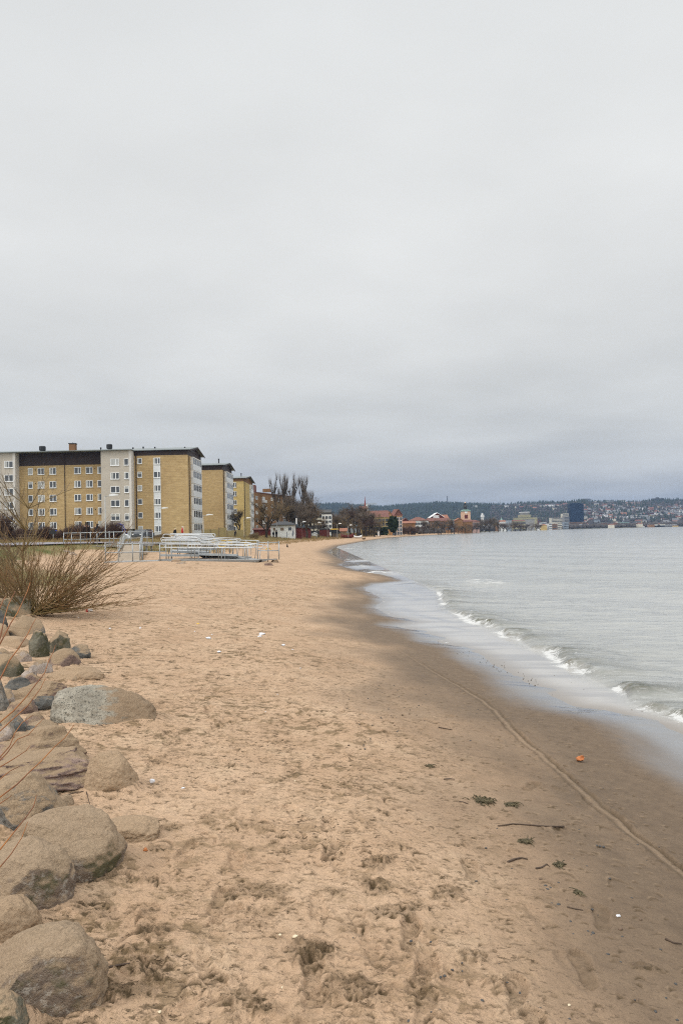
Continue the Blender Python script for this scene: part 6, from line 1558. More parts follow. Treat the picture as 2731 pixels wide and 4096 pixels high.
b = MB(); b.box2((.5 * W + .3, -2.6, h + .1), (.5 * W + .55, -2.3, h + 1.5)); part(b, 'stove_pipe', M['white'], E)
house(1178, 1206, 2112, 2146, 180, 5, 'falu', 'roof_dark', 'flat', 2, 'dark red shed against the right side of the white boathouse', 'shed', 'shed', 'dark red sheds')
house(1208, 1240, 2115, 2144, 196, 5, 'falu', 'roof_dark', 'y', 5, 'dark red shed with a pale edged roof behind the thick tree trunk', 'shed', 'shed', 'dark red sheds')
house(1014, 1082, 2117, 2149, 200, 6, 'falu', 'roof_red', 'x', 6, 'low dark red building left of the white boathouse', 'shed', 'shed', 'dark red sheds')
house(1278, 1316, 2118, 2138, 235, 5, 'falu', 'roof_dark', 'flat', 1, 'dark low shed behind the white tent shaped kiosk', 'shed', 'shed', 'dark red sheds')
house(1324, 1350, 2119, 2136, 240, 5, 'black', 'yellow_paint', 'flat', 1, 'small dark kiosk with a yellow roof edge', 'kiosk', 'kiosk')
house(1362, 1385, 2124, 2138, 250, 5, 'wood', 'roof_orange', 'x', 12, 'small hut with a bright orange roof behind the dark boat', 'hut', 'hut')
house(1247, 1268, 2138, 2144, gnd(1258, 2145).y, 2.0, 'white', 'white_panel', 'y', 5, 'tiny white gabled beach hut on the dry grass', 'beach_hut', 'hut', over=.1)
house(1508, 1516, 2129, 2133, 330, 1.2, 'white', 'white_panel', 'y', 3, 'tiny white hut on the far sand before the yellow house', 'beach_hut', 'hut', over=.1)
# boats
def boat(px0, px1, py, d, m, label, h_=.55, name='rowing_boat'):
    a = at(px0, py, d); b = at(px1, py, d); g = ground((a.x + b.x) / 2, d); L_ = b.x - a.x
    E = empty(name, ((a.x + b.x) / 2, d, g), label, 'boat', 'boats drawn up by the huts'); n = 14; Vv, Ff = [], []
    for i in range(n + 1):
        t = i / n; w_ = .75 * (1 - abs(2 * t - 1) ** 2.4) + .02; sh = h_ * (1 + .5 * abs(2 * t - 1) ** 2); kz = .05 + .25 * abs(2 * t - 1) ** 4
        for (y, z) in ((-w_, sh), (-w_ * .7, kz + .15), (0, kz), (w_ * .7, kz + .15), (w_, sh), (w_ * .85, sh - .04), (0, kz + .1), (-w_ * .85, sh - .04)): Vv.append(((t - .5) * L_, y, z))
    for i in range(n):
        for k in range(8): Ff.append((i * 8 + k, i * 8 + (k + 1) % 8, (i + 1) * 8 + (k + 1) % 8, (i + 1) * 8 + k))
    mb_ = MB(); mb_.add(Vv, Ff); part(mb_, 'hull', M[m], E, True)
    for t in (-.2, .1): b_ = MB(); b_.box2((t * L_, -.6, h_ * .75), (t * L_ + .25, .6, h_ * .8)); part(b_, 'thwart', M['wood'], E)
boat(1361, 1415, 2136, 222, 'falu', 'long dark red brown boat drawn up by the orange roofed hut', 1.0); boat(1413, 1447, 2135, 228, 'white', 'white boat lying right of the long dark one', .7); boat(1392, 1410, 2129, 226, 'white', 'small white dinghy lying behind the dark boat', .7)
boat(1447, 1462, 2138, 215, 'wood', 'small brown boat right of the white one', .5)
for i in range(6):
    px = 1330 + i * 7; v = at(px, 2140, 216); g = ground(v.x, v.y); o = MB().box((0, 0, .6), (.16, .16, 1.5)).build('mooring_post', M['wood']); o.location = (v.x, v.y, g); tag(o, 'short wooden post in the row of posts left of the dark boat', 'post', 'wooden posts left of the dark boat')
# white apartment house etc.
house(1222, 1322, 2048, 2132, 262, 12, 'cream', 'roof_dark', 'x', 11, 'long cream apartment house with a dark roof behind the bare trees', 'apartment_house', 'apartment house', win=(4, 9, 1.0, 1.2, 1.4, 1.9))
house(1286, 1326, 2056, 2120, 255, 12, 'white_render', 'roof_dark', 'flat', 3, 'white apartment house end between the bare trees', 'apartment_house', 'apartment house', win=(4, 3, .8, .9, 1.2, 1.5))
house(1335, 1372, 2072, 2128, 330, 10, 'rbrick', 'roof_brown', 'hip', 10, 'brown brick house half hidden behind the row of trees', 'apartment_house', 'apartment house', win=(3, 4, .9, 1.1, 1.4, 2.4))
house(1440, 1466, 2036, 2124, 420, 10, 'rbrick', 'roof_red', 'x', 12, 'red roofed brick wing below the church spire', 'apartment_house', 'apartment house')
house(1445, 1553, 2068, 2128, 352, 14, 'ochre', 'roof_brown', 'x', 27, 'yellow apartment house with a brown red roof near the far beach', 'apartment_house', 'apartment house', win=(4, 8, 1.3, 1.4, 1.6, 1.85))
b = MB(); v = at(1553, 2050, 350)
house(1551, 1568, 2066, 2110, 356, 10, 'orange_r', 'roof_orange', 'y', 18, 'narrow orange gabled house wing with white verges right of the yellow house', 'gabled_house', 'house')
house(1564, 1607, 2062, 2130, 362, 13, 'orange_r', 'roof_brown', 'hip', 27, 'tall orange red apartment house with a steep red brown roof', 'apartment_house', 'apartment house', win=(5, 4, .9, 1.4, 1.6, 1.75), wframe=True)
house(1580, 1606, 2060, 2064, 362.5, 4, 'roof_red', 'roof_red', 'y', 22, 'red tiled gable roof piece standing over the orange red house', 'roof_gable', 'roof', base_z=9.5)
# church spire + crane
def spire(px, ptop, pshoulder, pbase, wpx, d, m, label):
    t = at(px, ptop, d); s_ = at(px, pshoulder, d); b0 = at(px, pbase, d); g = ground(t.x, d); w_ = wpx * d / FPX / 2
    E = empty('church_spire', (t.x, d, g), label, 'church spire')
    b = MB(); b.box2((-w_, -w_, 0), (w_, w_, b0.z - g + 2)); part(b, 'tower', M['rbrick'], E)
    b = MB(); b.lathe([(w_ * .95, b0.z - g + 2.003), (w_ * .9, s_.z - g - 2.5), (w_ * 1.25, s_.z - g - 2.3), (w_ * .55, s_.z - g), (w_ * .28, (s_.z + t.z) / 2 - g), (.04, t.z - g)], 8); part(b, 'steeple', M[m], E)
M['spire_red'] = mat('red_copper_spire', (.22, .028, .022), .7, .2, .3)
spire(1459, 1985, 2022, 2036, 11, 520, 'spire_red', 'slender dark red church spire rising over the bare trees')
t = at(1466, 2018, 640); g = ground(t.x, 640); E = empty('tower_crane', (t.x, 640, g), 'pale tower crane with a long horizontal jib beside the church spire', 'crane')
b = MB(); b.box2((-1, -1, 0), (1, 1, t.z - g)); part(b, 'mast', M['white_panel'], E)
x0_, x1_ = at(1444, 2018, 640).x - t.x, at(1507, 2019, 640).x - t.x
b = MB(); b.box2((x0_, -.4, t.z - g + .003), (x1_, .4, t.z - g + .25)); b.box2((x0_, -.3, t.z - g + 1.0), (x1_, .3, t.z - g + 1.2))
for k in range(18): xx = x0_ + (x1_ - x0_) * (k + .5) / 18; b.box2((xx, -.2, t.z - g + .26), (xx + .25, .2, t.z - g + .99))
part(b, 'jib', M['steel'], E)
# white house, brown gabled house, pink house, church tower, turret, theatre ...
house(1612, 1660, 2092, 2124, 420, 10, 'rbrick', 'roof_orange', 'x', 8, 'low red roofed house behind the reddish bushes', 'house', 'house', over=.6)
house(1608, 1634, 2086, 2110, 450, 8, 'falu', 'roof_brown', 'y', 12, 'dark brown gabled house with a white verge left of the white house', 'gabled_house', 'house')
house(1637, 1712, 2082, 2118, 520, 14, 'white_render', 'roof_red', 'hip', 14, 'white apartment house with a red hipped roof on the far beach', 'apartment_house', 'apartment house', win=(2, 7, 1.6, 1.5, 2.2, 2.9))
house(1712, 1800, 2083, 2124, 540, 14, 'rbrick', 'roof_brown', 'x', 12, 'long brown brick block below the gabled brown house', 'apartment_house', 'apartment house', win=(3, 9, 1.1, 1.3, 1.6, 2.3))
E, W, h = house(1723, 1774, 2070, 2100, 560, 16, 'falu', 'white', 'y', 18, 'brown gabled house with white verges and white balconies', 'gabled_house', 'house', over=.6)
b = MB(); b.box2((-W * .34, -8.9, h - 1.2), (W * .12, -8.01, h + .2)); part(b, 'balcony', M['white'], E)
b = MB(); b.box2((-W * .34, -8.5, h + .6), (W * .12, -8.01, h + 1.6)); part(b, 'balcony', M['white'], E)
house(1760, 1792, 2072, 2100, 566, 14, 'rbrick', 'roof_orange', 'x', 14, 'orange roofed wing right of the gabled brown house', 'house', 'house')
house(1795, 1820, 2078, 2110, 590, 12, 'bluegrey', 'copper', 'flat', 2, 'pale green roofed building left of the church tower', 'building', 'building')
house(1823, 1850, 2082, 2112, 575, 10, 'rbrick', 'roof_orange', 'y', 9, 'small house with an orange gable left of the church tower', 'gabled_house', 'house')
house(1845, 1888, 2086, 2112, 580, 10, 'rbrick', 'roof_brown', 'x', 8, 'brown roofed house in front of the church tower', 'house', 'house')
house(1884, 1916, 2086, 2115, 600, 12, 'pink', 'roof_brown', 'hip', 7, 'pink apartment house right of the church tower', 'apartment_house', 'apartment house', win=(3, 5, 1.0, 1.4, 1.8, 1.9))
# church tower
d = 640; a = at(1843.5, 2046, d); b_ = at(1877, 2046, d); W = b_.x - a.x; cx = (a.x + b_.x) / 2; g = ground(cx, d); h = a.z - g
E = empty('church_tower', (cx, d, g), 'pale pink square church tower with a black lantern cupola', 'church tower')
b = MB(); b.box2((-W/2, -W/2, 0), (W/2, W/2, h)); part(b, 'tower_wall', M['peach'], E)
b = MB(); b.box2((-W/2 - .4, -W/2 - .4, h + .003), (W/2 + .4, W/2 + .4, h + .7)); b.prism([(-W/2, h + .703), (W/2, h + .703), (W*.25, h + 1.6), (-W*.25, h + 1.6)], -W/2, W/2, 'y'); part(b, 'cornice', M['copper'], E)
k = d / FPX
b = MB(); b.lathe([(W*.22, h + 1.603), (W*.2, h + 1.6 + 9*k), (W*.25, h + 1.6 + 10*k), (W*.16, h + 1.6 + 16*k), (W*.10, h + 1.6 + 18*k), (W*.11, h + 1.6 + 22*k), (.3, h + 1.6 + 25*k)], 8); part(b, 'cupola', M['black'], E)
b = MB(); b.lathe([(.25, h + 1.6 + 25.1*k), (.9, h + 1.6 + 27*k), (.25, h + 1.6 + 29*k), (.05, h + 1.6 + 31*k)], 8); part(b, 'finial', M['peach'], E)
for sx in (-.1, .1):
    b = MB(); b.prism([(sx*W - .7, h - 6.2), (sx*W + .7, h - 6.2), (sx*W + .7, h - 3.4), (sx*W, h - 2.6), (sx*W - .7, h - 3.4)], -W/2 - .06, -W/2 + .05, 'y'); part(b, 'louvre_window', M['falu'], E)
b = MB(); b.tube([(0, -W/2 - .12, h - .7), (0, -W/2 + .1, h - .7)], 1.1, 16); cf = part(b, 'clock_face', M['white'], E); b = MB(); b.tube([(0, -W/2 - .16, h - .7), (.45, -W/2 - .16, h - .35)], .07, 4); part(b, 'clock_hand', M['black'], cf)
# small white turret
d = 900; a = at(1928, 2062, d); g = ground(a.x, d); h = a.z - g; k = d / FPX; E = empty('turret', (a.x, d, g), 'small white columned turret right of the church tower', 'turret')
b = MB(); b.lathe([(6*k, 0), (6*k, h - 2), (8*k, h - 1.9), (8*k, h - .8), (4*k, h - .7), (4*k, h + 4*k), (1, h + 9*k)], 10); part(b, 'drum', M['white_render'], E)
for j in range(8): b = MB(); b.tube([(5.5*k*cos(j*pi/4), 5.5*k*sin(j*pi/4), h - .7), (5.5*k*cos(j*pi/4), 5.5*k*sin(j*pi/4), h + 2.5*k)], .35, 6); part(b, 'column', M['white'], E)
house(1986, 2045, 2082, 2100, 1050, 20, 'bluegrey', 'roof_grey', 'flat', 2, 'pale grey building under the green copper turret', 'building', 'building')
d = 1100; a = at(2004, 2070, d); g = ground(a.x, d); k = d / FPX; h = a.z - g; E = empty('copper_turret', (a.x, d, g), 'green copper turret spire left of the theatre', 'turret'); b = MB(); b.box2((-3*k, -3*k, 0), (3*k, 3*k, h - 9*k)); part(b, 'turret_wall', M['white_render'], E); b = MB(); b.lathe([(4.5*k, h - 8.9*k), (2.2*k, h - 5*k), (.3, h)], 8); part(b, 'turret_roof', M['copper'], E)
house(2000, 2022, 2086, 2100, 1020, 14, 'white_render', 'roof_orange', 'x', 5, 'house with a bright orange roof below the green turret', 'house', 'house')
house(2050, 2100, 2084, 2112, 1080, 18, 'olive', 'roof_brown', 'x', 4, 'olive brown block below the stepped theatre', 'building', 'building', win=(3, 6, 3, 2.2, 3, 5))
E, W, h = house(2066, 2147, 2070, 2100, 1200, 26, 'olive', 'roof_grey', 'flat', 2, 'wide stepped olive theatre building with a pale top storey', 'theatre', 'theatre')
b = MB(); b.box2((-W*.28, -11, h + .41), (W*.22, 11, h + 4.5)); o = part(b, 'upper_storey', M['olive'], E); b = MB(); b.box2((-W*.2, -10, h + 4.6), (W*.14, 10, h + 8)); part(b, 'top_storey', M['concrete'], E); b = MB(); b.box2((-W*.22, -11, h + 8.1), (W*.16, 11, h + 9.2)); part(b, 'top_roof', M['white_panel'], E)
house(2096, 2136, 2078, 2090, 1150, 14, 'concrete', 'roof_grey', 'flat', 1, 'long white building in front of the theatre', 'building', 'building')
# blue glass tower
d = 1900; a = at(2272.5, 2016, d); b_ = at(2326, 2016, d); W = b_.x - a.x; cx = (a.x + b_.x) / 2; z0 = at(2300, 2087, d).z; h = a.z - z0
mt_, ns, ls, p = newmat('dark_blue_glass_facade'); t_ = ns.new('ShaderNodeTexCoord'); bt = ns.new('ShaderNodeTexBrick'); bt.offset = 0; bt.inputs['Scale'].default_value = 1.0; bt.inputs['Brick Width'].default_value = 3.4; bt.inputs['Row Height'].default_value = 2.9; bt.inputs['Mortar Size'].default_value = .35
bt.inputs['Color1'].default_value = (.004, .018, .042, 1); bt.inputs['Color2'].default_value = (.006, .024, .055, 1); bt.inputs['Mortar'].default_value = (.006, .014, .03, 1)
mp_ = ns.new('ShaderNodeMapping'); mp_.inputs['Rotation'].default_value = (R(90), 0, 0); ls.new(t_.outputs['Object'], mp_.inputs[0]); ls.new(mp_.outputs[0], bt.inputs[0]); ls.new(bt.outputs[0], p.inputs['Base Color']); p.inputs['Roughness'].default_value = .35; p.inputs['Specular IOR Level'].default_value = .15; M['tower_glass'] = mt_
E = empty('glass_tower', (cx, d, z0 - 8), 'dark blue glass tower block, the tallest building in the far town', 'tower block')
b = MB(); n = 24
b.prism([(W/2 * cos(2*pi*i/n) * (1 if True else 1), W * .42 * sin(2*pi*i/n)) for i in range(n)] if False else [(-W/2, -12), (-W*.35, -16), (W*.35, -16), (W/2, -12), (W/2, 12), (-W/2, 12)], 8, h + 8, 'z'); part(b, 'tower_shaft', M['tower_glass'], E)
b = MB(); b.box2((-W*.42, -12, 0), (W*.42, 10, 7.997)); part(b, 'tower_base', M['concrete'], E)
b = MB(); b.box2((-W*.3, -8, h + 8.003), (W*.3, 8, h + 10)); part(b, 'roof_plant', M['tower_glass'], E)
def lowblock(px0, px1, pt, pb_, d, wall, label, bands=0, dep=16, cat='building', roofm='roof_grey'):
    E, W, h = house(px0, px1, pt, pb_, d, dep, wall, roofm, 'flat', 1, label, 'town_building', cat, 'town buildings by the far shore')
    for k in range(bands):
        b = MB(); z_ = h - 2.0 - k * 3.2
        if z_ < 1: break
        b.box2((-W*.46, -dep/2 - .12, z_ - .7), (W*.46, -dep/2 + .05, z_ + .7)); part(b, 'window_band', M['glass'], E)
lowblock(2202, 2274, 2071, 2086, 1750, 'cream', 'low pale building with window bands just left of the blue tower', 3)
lowblock(2248, 2273, 2054, 2070, 1800, 'cream', 'upper pale block adjoining the left side of the blue tower', 4)
lowblock(2255, 2275, 2066, 2090, 1700, 'concrete', 'banded grey block at the lower left corner of the blue tower', 6)
lowblock(2163, 2184, 2090, 2112, 1350, 'white_panel', 'white striped block at the left end of the harbour town', 5)
lowblock(2194, 2206, 2094, 2113, 1360, 'white_render', 'narrow white block right of the striped one', 3)
lowblock(2228, 2246, 2091, 2112, 1400, 'cream', 'pale cream block below the low banded building', 4)
lowblock(2253, 2272, 2088, 2111, 1420, 'bluegrey', 'glassy grey block below the lower left corner of the blue tower', 6)
lowblock(2206, 2228, 2096, 2112, 1380, 'rbrick', 'brown brick block between two pale harbour blocks', 3)
lowblock(2276, 2330, 2089, 2105, 1700, 'rbrick', 'brown podium building under the blue tower', 2)
lowblock(2330, 2346, 2090, 2104, 1650, 'rbrick', 'brown block right of the foot of the blue tower', 3)
lowblock(2150, 2163, 2078, 2096, 1500, 'roof_brown', 'dark brown block left of the striped white one', 2)
for (px, pt, pbm, lb, d) in [(1788, 1984, 2013, 'thick dark chimney mast on the forested ridge', 3000), (1999, 1987, 2018, 'thin pale mast on the ridge right of the church tower', 3000)]:
    t = at(px, pt, d); g = ground(t.x, d); b = MB(); w_ = 1.6 if px == 1788 else .8; b.lathe([(w_ * 1.2, 0), (w_, t.z - g)], 8); o = b.build('mast', M['roof_dark' if px == 1788 else 'steel'], None, True); o.location = (t.x, d, g); tag(o, lb, 'mast')
# hilltop buildings
def hill_block(px0, px1, pt, pb_, d, wall, label, bands=0):
    a = at(px0, pt, d); b_ = at(px1, pt, d); z1 = at(px0, pt, d).z; g = min(ground((a.x + b_.x) / 2, d), at(px0, pb_, d).z) - 2; W = b_.x - a.x
    E = empty('hilltop_building', ((a.x + b_.x) / 2, d, g), label, 'building', 'buildings on the hilltop'); h = z1 - g
    b = MB(); b.box2((-W/2, -9, 0), (W/2, 9, h)); part(b, 'wall', M[wall], E); b = MB(); b.box2((-W/2 - .5, -9.5, h + .005), (W/2 + .5, 9.5, h + .9)); part(b, 'roof', M['roof_grey'], E)
    for k in range(bands): b = MB(); b.box2((-W*.48, -9.2, h - 3.6 - k * 4.2), (W*.48, -8.9, h - 1.8 - k * 4.2)); part(b, 'window_band', M['glass'], E)
    return E, W, h
hill_block(2298, 2328, 2005, 2016, 2950, 'white_render', 'long white hospital wing on the ridge above the blue tower', 1)
hill_block(2327, 2360, 1999, 2016, 2980, 'bluegrey', 'tall banded grey hospital block on the ridge right of the blue tower', 4)
hill_block(2334, 2356, 1996, 2000, 2990, 'roof_grey', 'small plant room on the banded hospital block')
hill_block(2379, 2403, 2005, 2014, 2980, 'white_render', 'low white building on the ridge right of the hospital', 1)
hill_block(2424, 2448, 2004, 2015, 2980, 'white_panel', 'white four storey building on the ridge between the low ones', 2)
hill_block(2475, 2497, 2002, 2010, 2990, 'white_render', 'small pale building on the ridge in the middle of the right part', 1)
E, W, h = hill_block(2605, 2650, 1995, 2009, 2950, 'roof_dark', 'dark castle like building with a square tower on the ridge')
b = MB(); b.box2((-W*.12, -5, h + .91), (W*.08, 5, h + 5)); part(b, 'tower', M['roof_dark'], E)
hill_block(2688, 2716, 1999, 2006, 2980, 'roof_grey', 'dome roofed grey hall on the ridge at the right')
hill_block(2684, 2731, 2007, 2012, 2900, 'white_render', 'long white building below the domed hall at the right edge')
hill_block(2500, 2600, 2008, 2010, 2960, 'pink', 'very long low pinkish building along the ridge')
E, W, h = hill_block(2390, 2600, 2016, 2019, 2800, 'pink', 'long pale red row of houses below the ridge')
hill_block(2556, 2612, 2034, 2041, 2600, 'orange_r', 'long orange brick building on the right hillside', 0)
hill_block(2622, 2650, 2029, 2040, 2550, 'peach', 'pinkish stepped building right of the long orange one', 1)
for i in range(5): hill_block(2626 + i * 13, 2640 + i * 13, 2040 + i * 2.6, 2046 + i * 2.6, 2450 - i * 20, 'cream', f'cream terrace house, {["first", "second", "third", "fourth", "last"][i]} from the left in the diagonal terrace row')
hill_block(1890, 1908, 2022, 2027, 2700, 'white_render', 'small white building on the forest slope above the church tower'); hill_block(2012, 2030, 2022, 2027, 2750, 'white_render', 'small white building near the thin pale mast')
hill_block(2149, 2160, 2022, 2026, 2750, 'white_render', 'small white building on the slope left of the blue tower'); hill_block(1916, 1938, 2012, 2017, 2990, 'bluegrey', 'flat roofed grey house on the ridge left of the thin mast')
# hillside houses, each its own thing
r3 = random.Random(31)
walls = [('white', 'white'), ('cream', 'cream'), ('yellow', 'ochre'), ('grey', 'bluegrey'), ('pink', 'pink'), ('dark brown', 'falu')]
roofs = [('red', 'roof_red'), ('orange', 'roof_orange'), ('grey', 'roof_grey'), ('brown', 'roof_brown'), ('dark', 'roof_dark')]
_hm = {}
def hill_house(px, py, sz, wn, wm, rn, rm, label, rz):
    v = gnd(px, py, 1200, 3300); kk = (wm, rm)
    if kk not in _hm:
        b = MB(); b.box2((-.5, -.4, -.3), (.5, .4, .5)); b.prism([(-.4, .5), (0, .70), (.4, .5)], -.5, .5, 'x'); w_ = b.mesh('wall', True); w_.materials.append(M[wm])
        b = MB(); b.prism([(-.44, .47), (0, .72), (.44, .47), (.44, .52), (0, .78), (-.44, .52)], -.52, .52, 'x'); r_ = b.mesh('roof'); r_.materials.append(M[rm]); _hm[kk] = (w_, r_)
    E = empty('hillside_house', tuple(v), label, 'house', 'houses on the far hillside', rz); E.scale = (sz, sz * .9, sz * .8)
    link('wall', _hm[kk][0], E); link('roof', _hm[kk][1], E)
seen = set()
special = [(2420,2068,16,0,2),(2437,2070,15,0,1),(2492,2064,17,2,1),(2464,2058,22,1,2),(2375,2079,14,1,2),(2395,2072,13,0,0),(2452,2078,13,2,0),(2530,2072,14,0,2),(2553,2094,17,2,3),(2570,2092,15,0,2),(2630,2058,14,1,2),(2688,2058,15,0,2),(2330,2028,15,0,1),(2340,2034,14,1,0),(2248,2026,13,4,0),(2200,2025,12,0,2),(2212,2026,12,0,2),(2230,2025,12,1,3),(2186,2024,11,0,3),(2360,2032,12,1,2),(2385,2034,12,0,2),(2436,2034,12,0,2),(2452,2038,12,1,2)]
zones = [(1990, 2140, 'on the hill above the theatre'), (2140, 2270, 'on the hill left of the blue tower'), (2328, 2420, 'on the hill just right of the blue tower'), (2420, 2520, 'on the middle right of the hill'), (2520, 2630, 'on the hill below the long orange building'), (2630, 2735, 'at the right edge of the hill')]
hs = [(a, b, c, walls[w_], roofs[r_]) for a, b, c, w_, r_ in special]
while len(hs) < 260:
    px = r3.uniform(1995, 2728) if len(hs) < 60 else r3.uniform(2328, 2728); py = r3.triangular(2016, 2100, 2040) if px > 2328 else r3.uniform(2018, 2040)
    if 2268 < px < 2330: continue
    hs.append((px, py, r3.uniform(9, 17), r3.choices(walls, (7, 4, 1, 3, 1, 3))[0], r3.choices(roofs, (1, .5, 7, 2, 4))[0]))
for px, py, sz, (wn, wm), (rn, rm) in hs:
    zn = next(z[2] for z in zones if z[0] <= px < z[1]) if px < 2270 or px >= 2328 else 'beside the blue tower'
    hb = 'high' if py < 2028 else ('midway up' if py < 2055 else 'low')
    size = 'large ' if sz > 13 else ''
    hill_house(px, py, sz, wn, wm, rn, rm, f'{size}{wn} {rn} roofed house {hb} {zn}'.replace('on the hill just right', 'right').replace('dark brown', 'brown'), r3.uniform(-.6, .6))
# shore road: long roofs, quay, lorries/boats
hb0 = 1560
for (x0, x1, yt, yb, m, lb) in [(2495,2548,2104,2108,'cream','long cream flat roof of a quay shed in the middle of the harbour'),(2552,2700,2106,2109,'white_panel','longest pale roof of the harbour quay at the right'),(2350,2376,2106,2112,'concrete','low grey quay shed at the left end of the white boats'),
        (2476,2508,2092,2098,'copper','low green roofed hall above the quay'),(2598,2652,2101,2104,'cream','pale low wall behind the longest quay roof'),(2340,2352,2099,2106,'white_render','small white quay house right of the blue tower')]:
    a = at(x0, yt, hb0); b_ = at(x1, yt, hb0); g = at(x0, yb, hb0).z; E = empty('quay_building', ((a.x + b_.x) / 2, hb0, max(1.2, g)), lb, 'quay building', 'quay buildings'); W = b_.x - a.x; h = max(2.0, a.z - max(1.2, g))
    b = MB(); b.box2((-W/2, -5, -3), (W/2, 5, h)); part(b, 'wall', M['concrete'], E); b = MB(); b.box2((-W/2 - .5, -6, h + .003), (W/2 + .5, 6, h + 1.2)); part(b, 'roof', M[m], E)
b = MB(); qa = at(2240, 2119, 1540); qb = at(2760, 2107, 1540); b.box2((qa.x, 1535, -2), (qb.x + 300, 1552, .9)); o = b.build('stone_quay', M['roof_dark']); tag(o, 'long dark stone quay along the far shore', 'quay')
for i, (px, w_) in enumerate([(2358,16),(2378,14),(2398,12),(2425,14),(2449,18),(2480,22),(2330,10),(2312,9),(2572,10)]):
    v = at(px, 2112, 1530); E = empty('moored_boat', (v.x, 1531, .3), ['white boat moored at the far quay below the hillside houses'][0], 'boat', 'white boats moored at the far quay'); W = w_ * 1530 / FPX
    b = MB(); b.prism([(-W/2, 1.4), (-W*.4, 0), (W*.42, 0), (W/2, 1.6)], -1.6, 1.6, 'y'); part(b, 'hull', M['white'], E); b = MB(); b.box2((-W*.25, -1.2, 1.61), (W*.2, 1.2, 3.0)); part(b, 'cabin', M['white_render'], E)
# shoreline clutter: low town buildings between the trees at the far shore
lw = [('rbrick','roof_brown'),('cream','roof_red'),('ochre','roof_orange'),('white_render','roof_grey'),('pink','roof_brown'),('bluegrey','roof_grey')]
names_ = {'rbrick': 'brown brick', 'cream': 'cream', 'ochre': 'yellow', 'white_render': 'white', 'pink': 'pink', 'bluegrey': 'grey'}; rn_ = {'roof_brown': 'brown', 'roof_red': 'red', 'roof_orange': 'orange', 'roof_grey': 'grey'}
for i in range(34):
    px = 1915 + i * 24 + r3.uniform(-4, 4); 
    if 2268 < px < 2325: continue
    d = r3.uniform(1450, 1750) if px > 2180 else r3.uniform(1000, 1300); wm, rm = r3.choice(lw); w_ = r3.uniform(12, 20); pt = (2096 if px < 2300 else 2099) + r3.uniform(-6, 5)
    house(px - w_/2, px + w_/2, pt, 2112, d, 12, wm, rm, r3.choice(('x', 'x', 'flat', 'hip')), 4, f'{names_[wm]} {rn_[rm]} roofed shore house ' + ('between the church tower and the theatre' if px < 2060 else 'in front of the theatre' if px < 2170 else 'left of the blue tower' if px < 2270 else 'just right of the blue tower' if px < 2430 else 'above the white boats' if px < 2560 else 'at the right end of the quay'), 'shore_house', 'house', 'houses along the far shore')

# ------------------------------------------------------------------ woods on the hills (nobody could count them)
def woods(name, pts, hts, m, cone, seed):
    g = np.random.default_rng(seed); n = len(pts); k = 6; V = []; F = []
    ring_ = [(.55, .12), (1.0, .38), (.72, .72)] if not cone else [(.95, .1), (.62, .45), (.30, .75)]
    P = np.array(pts); Hh = np.array(hts); Wd = Hh * (g.uniform(.33, .50, n) if not cone else g.uniform(.18, .27, n))
    allv = []
    for (rr, hh) in ring_:
        for j in range(k):
            a = 2 * pi * j / k + g.uniform(-.3, .3, n); r = Wd * rr * g.uniform(.75, 1.2, n)
            allv.append(np.stack([P[:, 0] + r * np.cos(a), P[:, 1] + r * np.sin(a), P[:, 2] + Hh * hh * g.uniform(.9, 1.1, n)], 1))
    allv.append(np.stack([P[:, 0], P[:, 1], P[:, 2] + Hh], 1)); V = np.stack(allv, 1); nv = V.shape[1]; base = np.arange(n)[:, None] * nv
    fs = []
    for r_ in range(2):
        for j in range(k): fs.append(np.concatenate([base + r_*k + j, base + r_*k + (j+1) % k, base + (r_+1)*k + (j+1) % k, base + (r_+1)*k + j], 1))
    for j in range(k): fs.append(np.concatenate([base + 2*k + j, base + 2*k + (j+1) % k, base + nv - 1, base + nv - 1], 1))
    Fq = np.concatenate(fs[:2*k], 0); Ft = np.concatenate(fs[2*k:], 0)[:, :3]
    me_ = bpy.data.meshes.new(name); V2 = V.reshape(-1, 3).astype(np.float32)
    me_.vertices.add(len(V2)); me_.vertices.foreach_set('co', V2.ravel()); tot = Fq.size + Ft.size; me_.loops.add(tot); me_.loops.foreach_set('vertex_index', np.concatenate([Fq.ravel(), Ft.ravel()]).astype(np.int32))
    me_.polygons.add(len(Fq) + len(Ft)); ls_ = np.concatenate([np.arange(len(Fq)) * 4, Fq.size + np.arange(len(Ft)) * 3]).astype(np.int32); me_.polygons.foreach_set('loop_start', ls_); me_.polygons.foreach_set('loop_total', np.concatenate([np.full(len(Fq), 4), np.full(len(Ft), 3)]).astype(np.int32)); me_.update(calc_edges=True)
    o = link(name, me_, None, m); return tag(o, kind='stuff')
g5 = np.random.default_rng(77)
def scatter(n, u0, u1, y0, y1, dens):
    u = g5.uniform(u0, u1, n); y = np.sqrt(g5.uniform(y0 ** 2, y1 ** 2, n)); x = u * y; k = g5.random(n) < dens(u, y, x); x, y = x[k], y[k]; s = shore_dist(x, y); z = base_h(x, y, s); k = s > 8; return np.stack([x, y, z - .5], 1)[k]
uu = lambda px: pix_dir(px, 2110)[0]
M['wood_ever'] = mat('dark_forest', (.030, .042, .026), .95, .4, .05); M['wood_bare'] = mat('bare_woodland', (.060, .052, .046), .95, .35, .05)
ev = scatter(30000, uu(-100), uu(2850), 2050, 3500, lambda u, y, x: np.where(u < uu(1960), .85, .10 + .42 * (fbm2(x / 140, y / 240, 2, 5) > .12)) )
tagd = woods('evergreen_forest', ev, g5.uniform(10, 20, len(ev)), M['wood_ever'], True, 1); tag(tagd, 'dark evergreen forest covering the far hills', 'forest')
br0 = scatter(9000, uu(1900), uu(2850), 600, 1750, lambda u, y, x: (shore_dist(x, y) < 120) * .9 + .1)
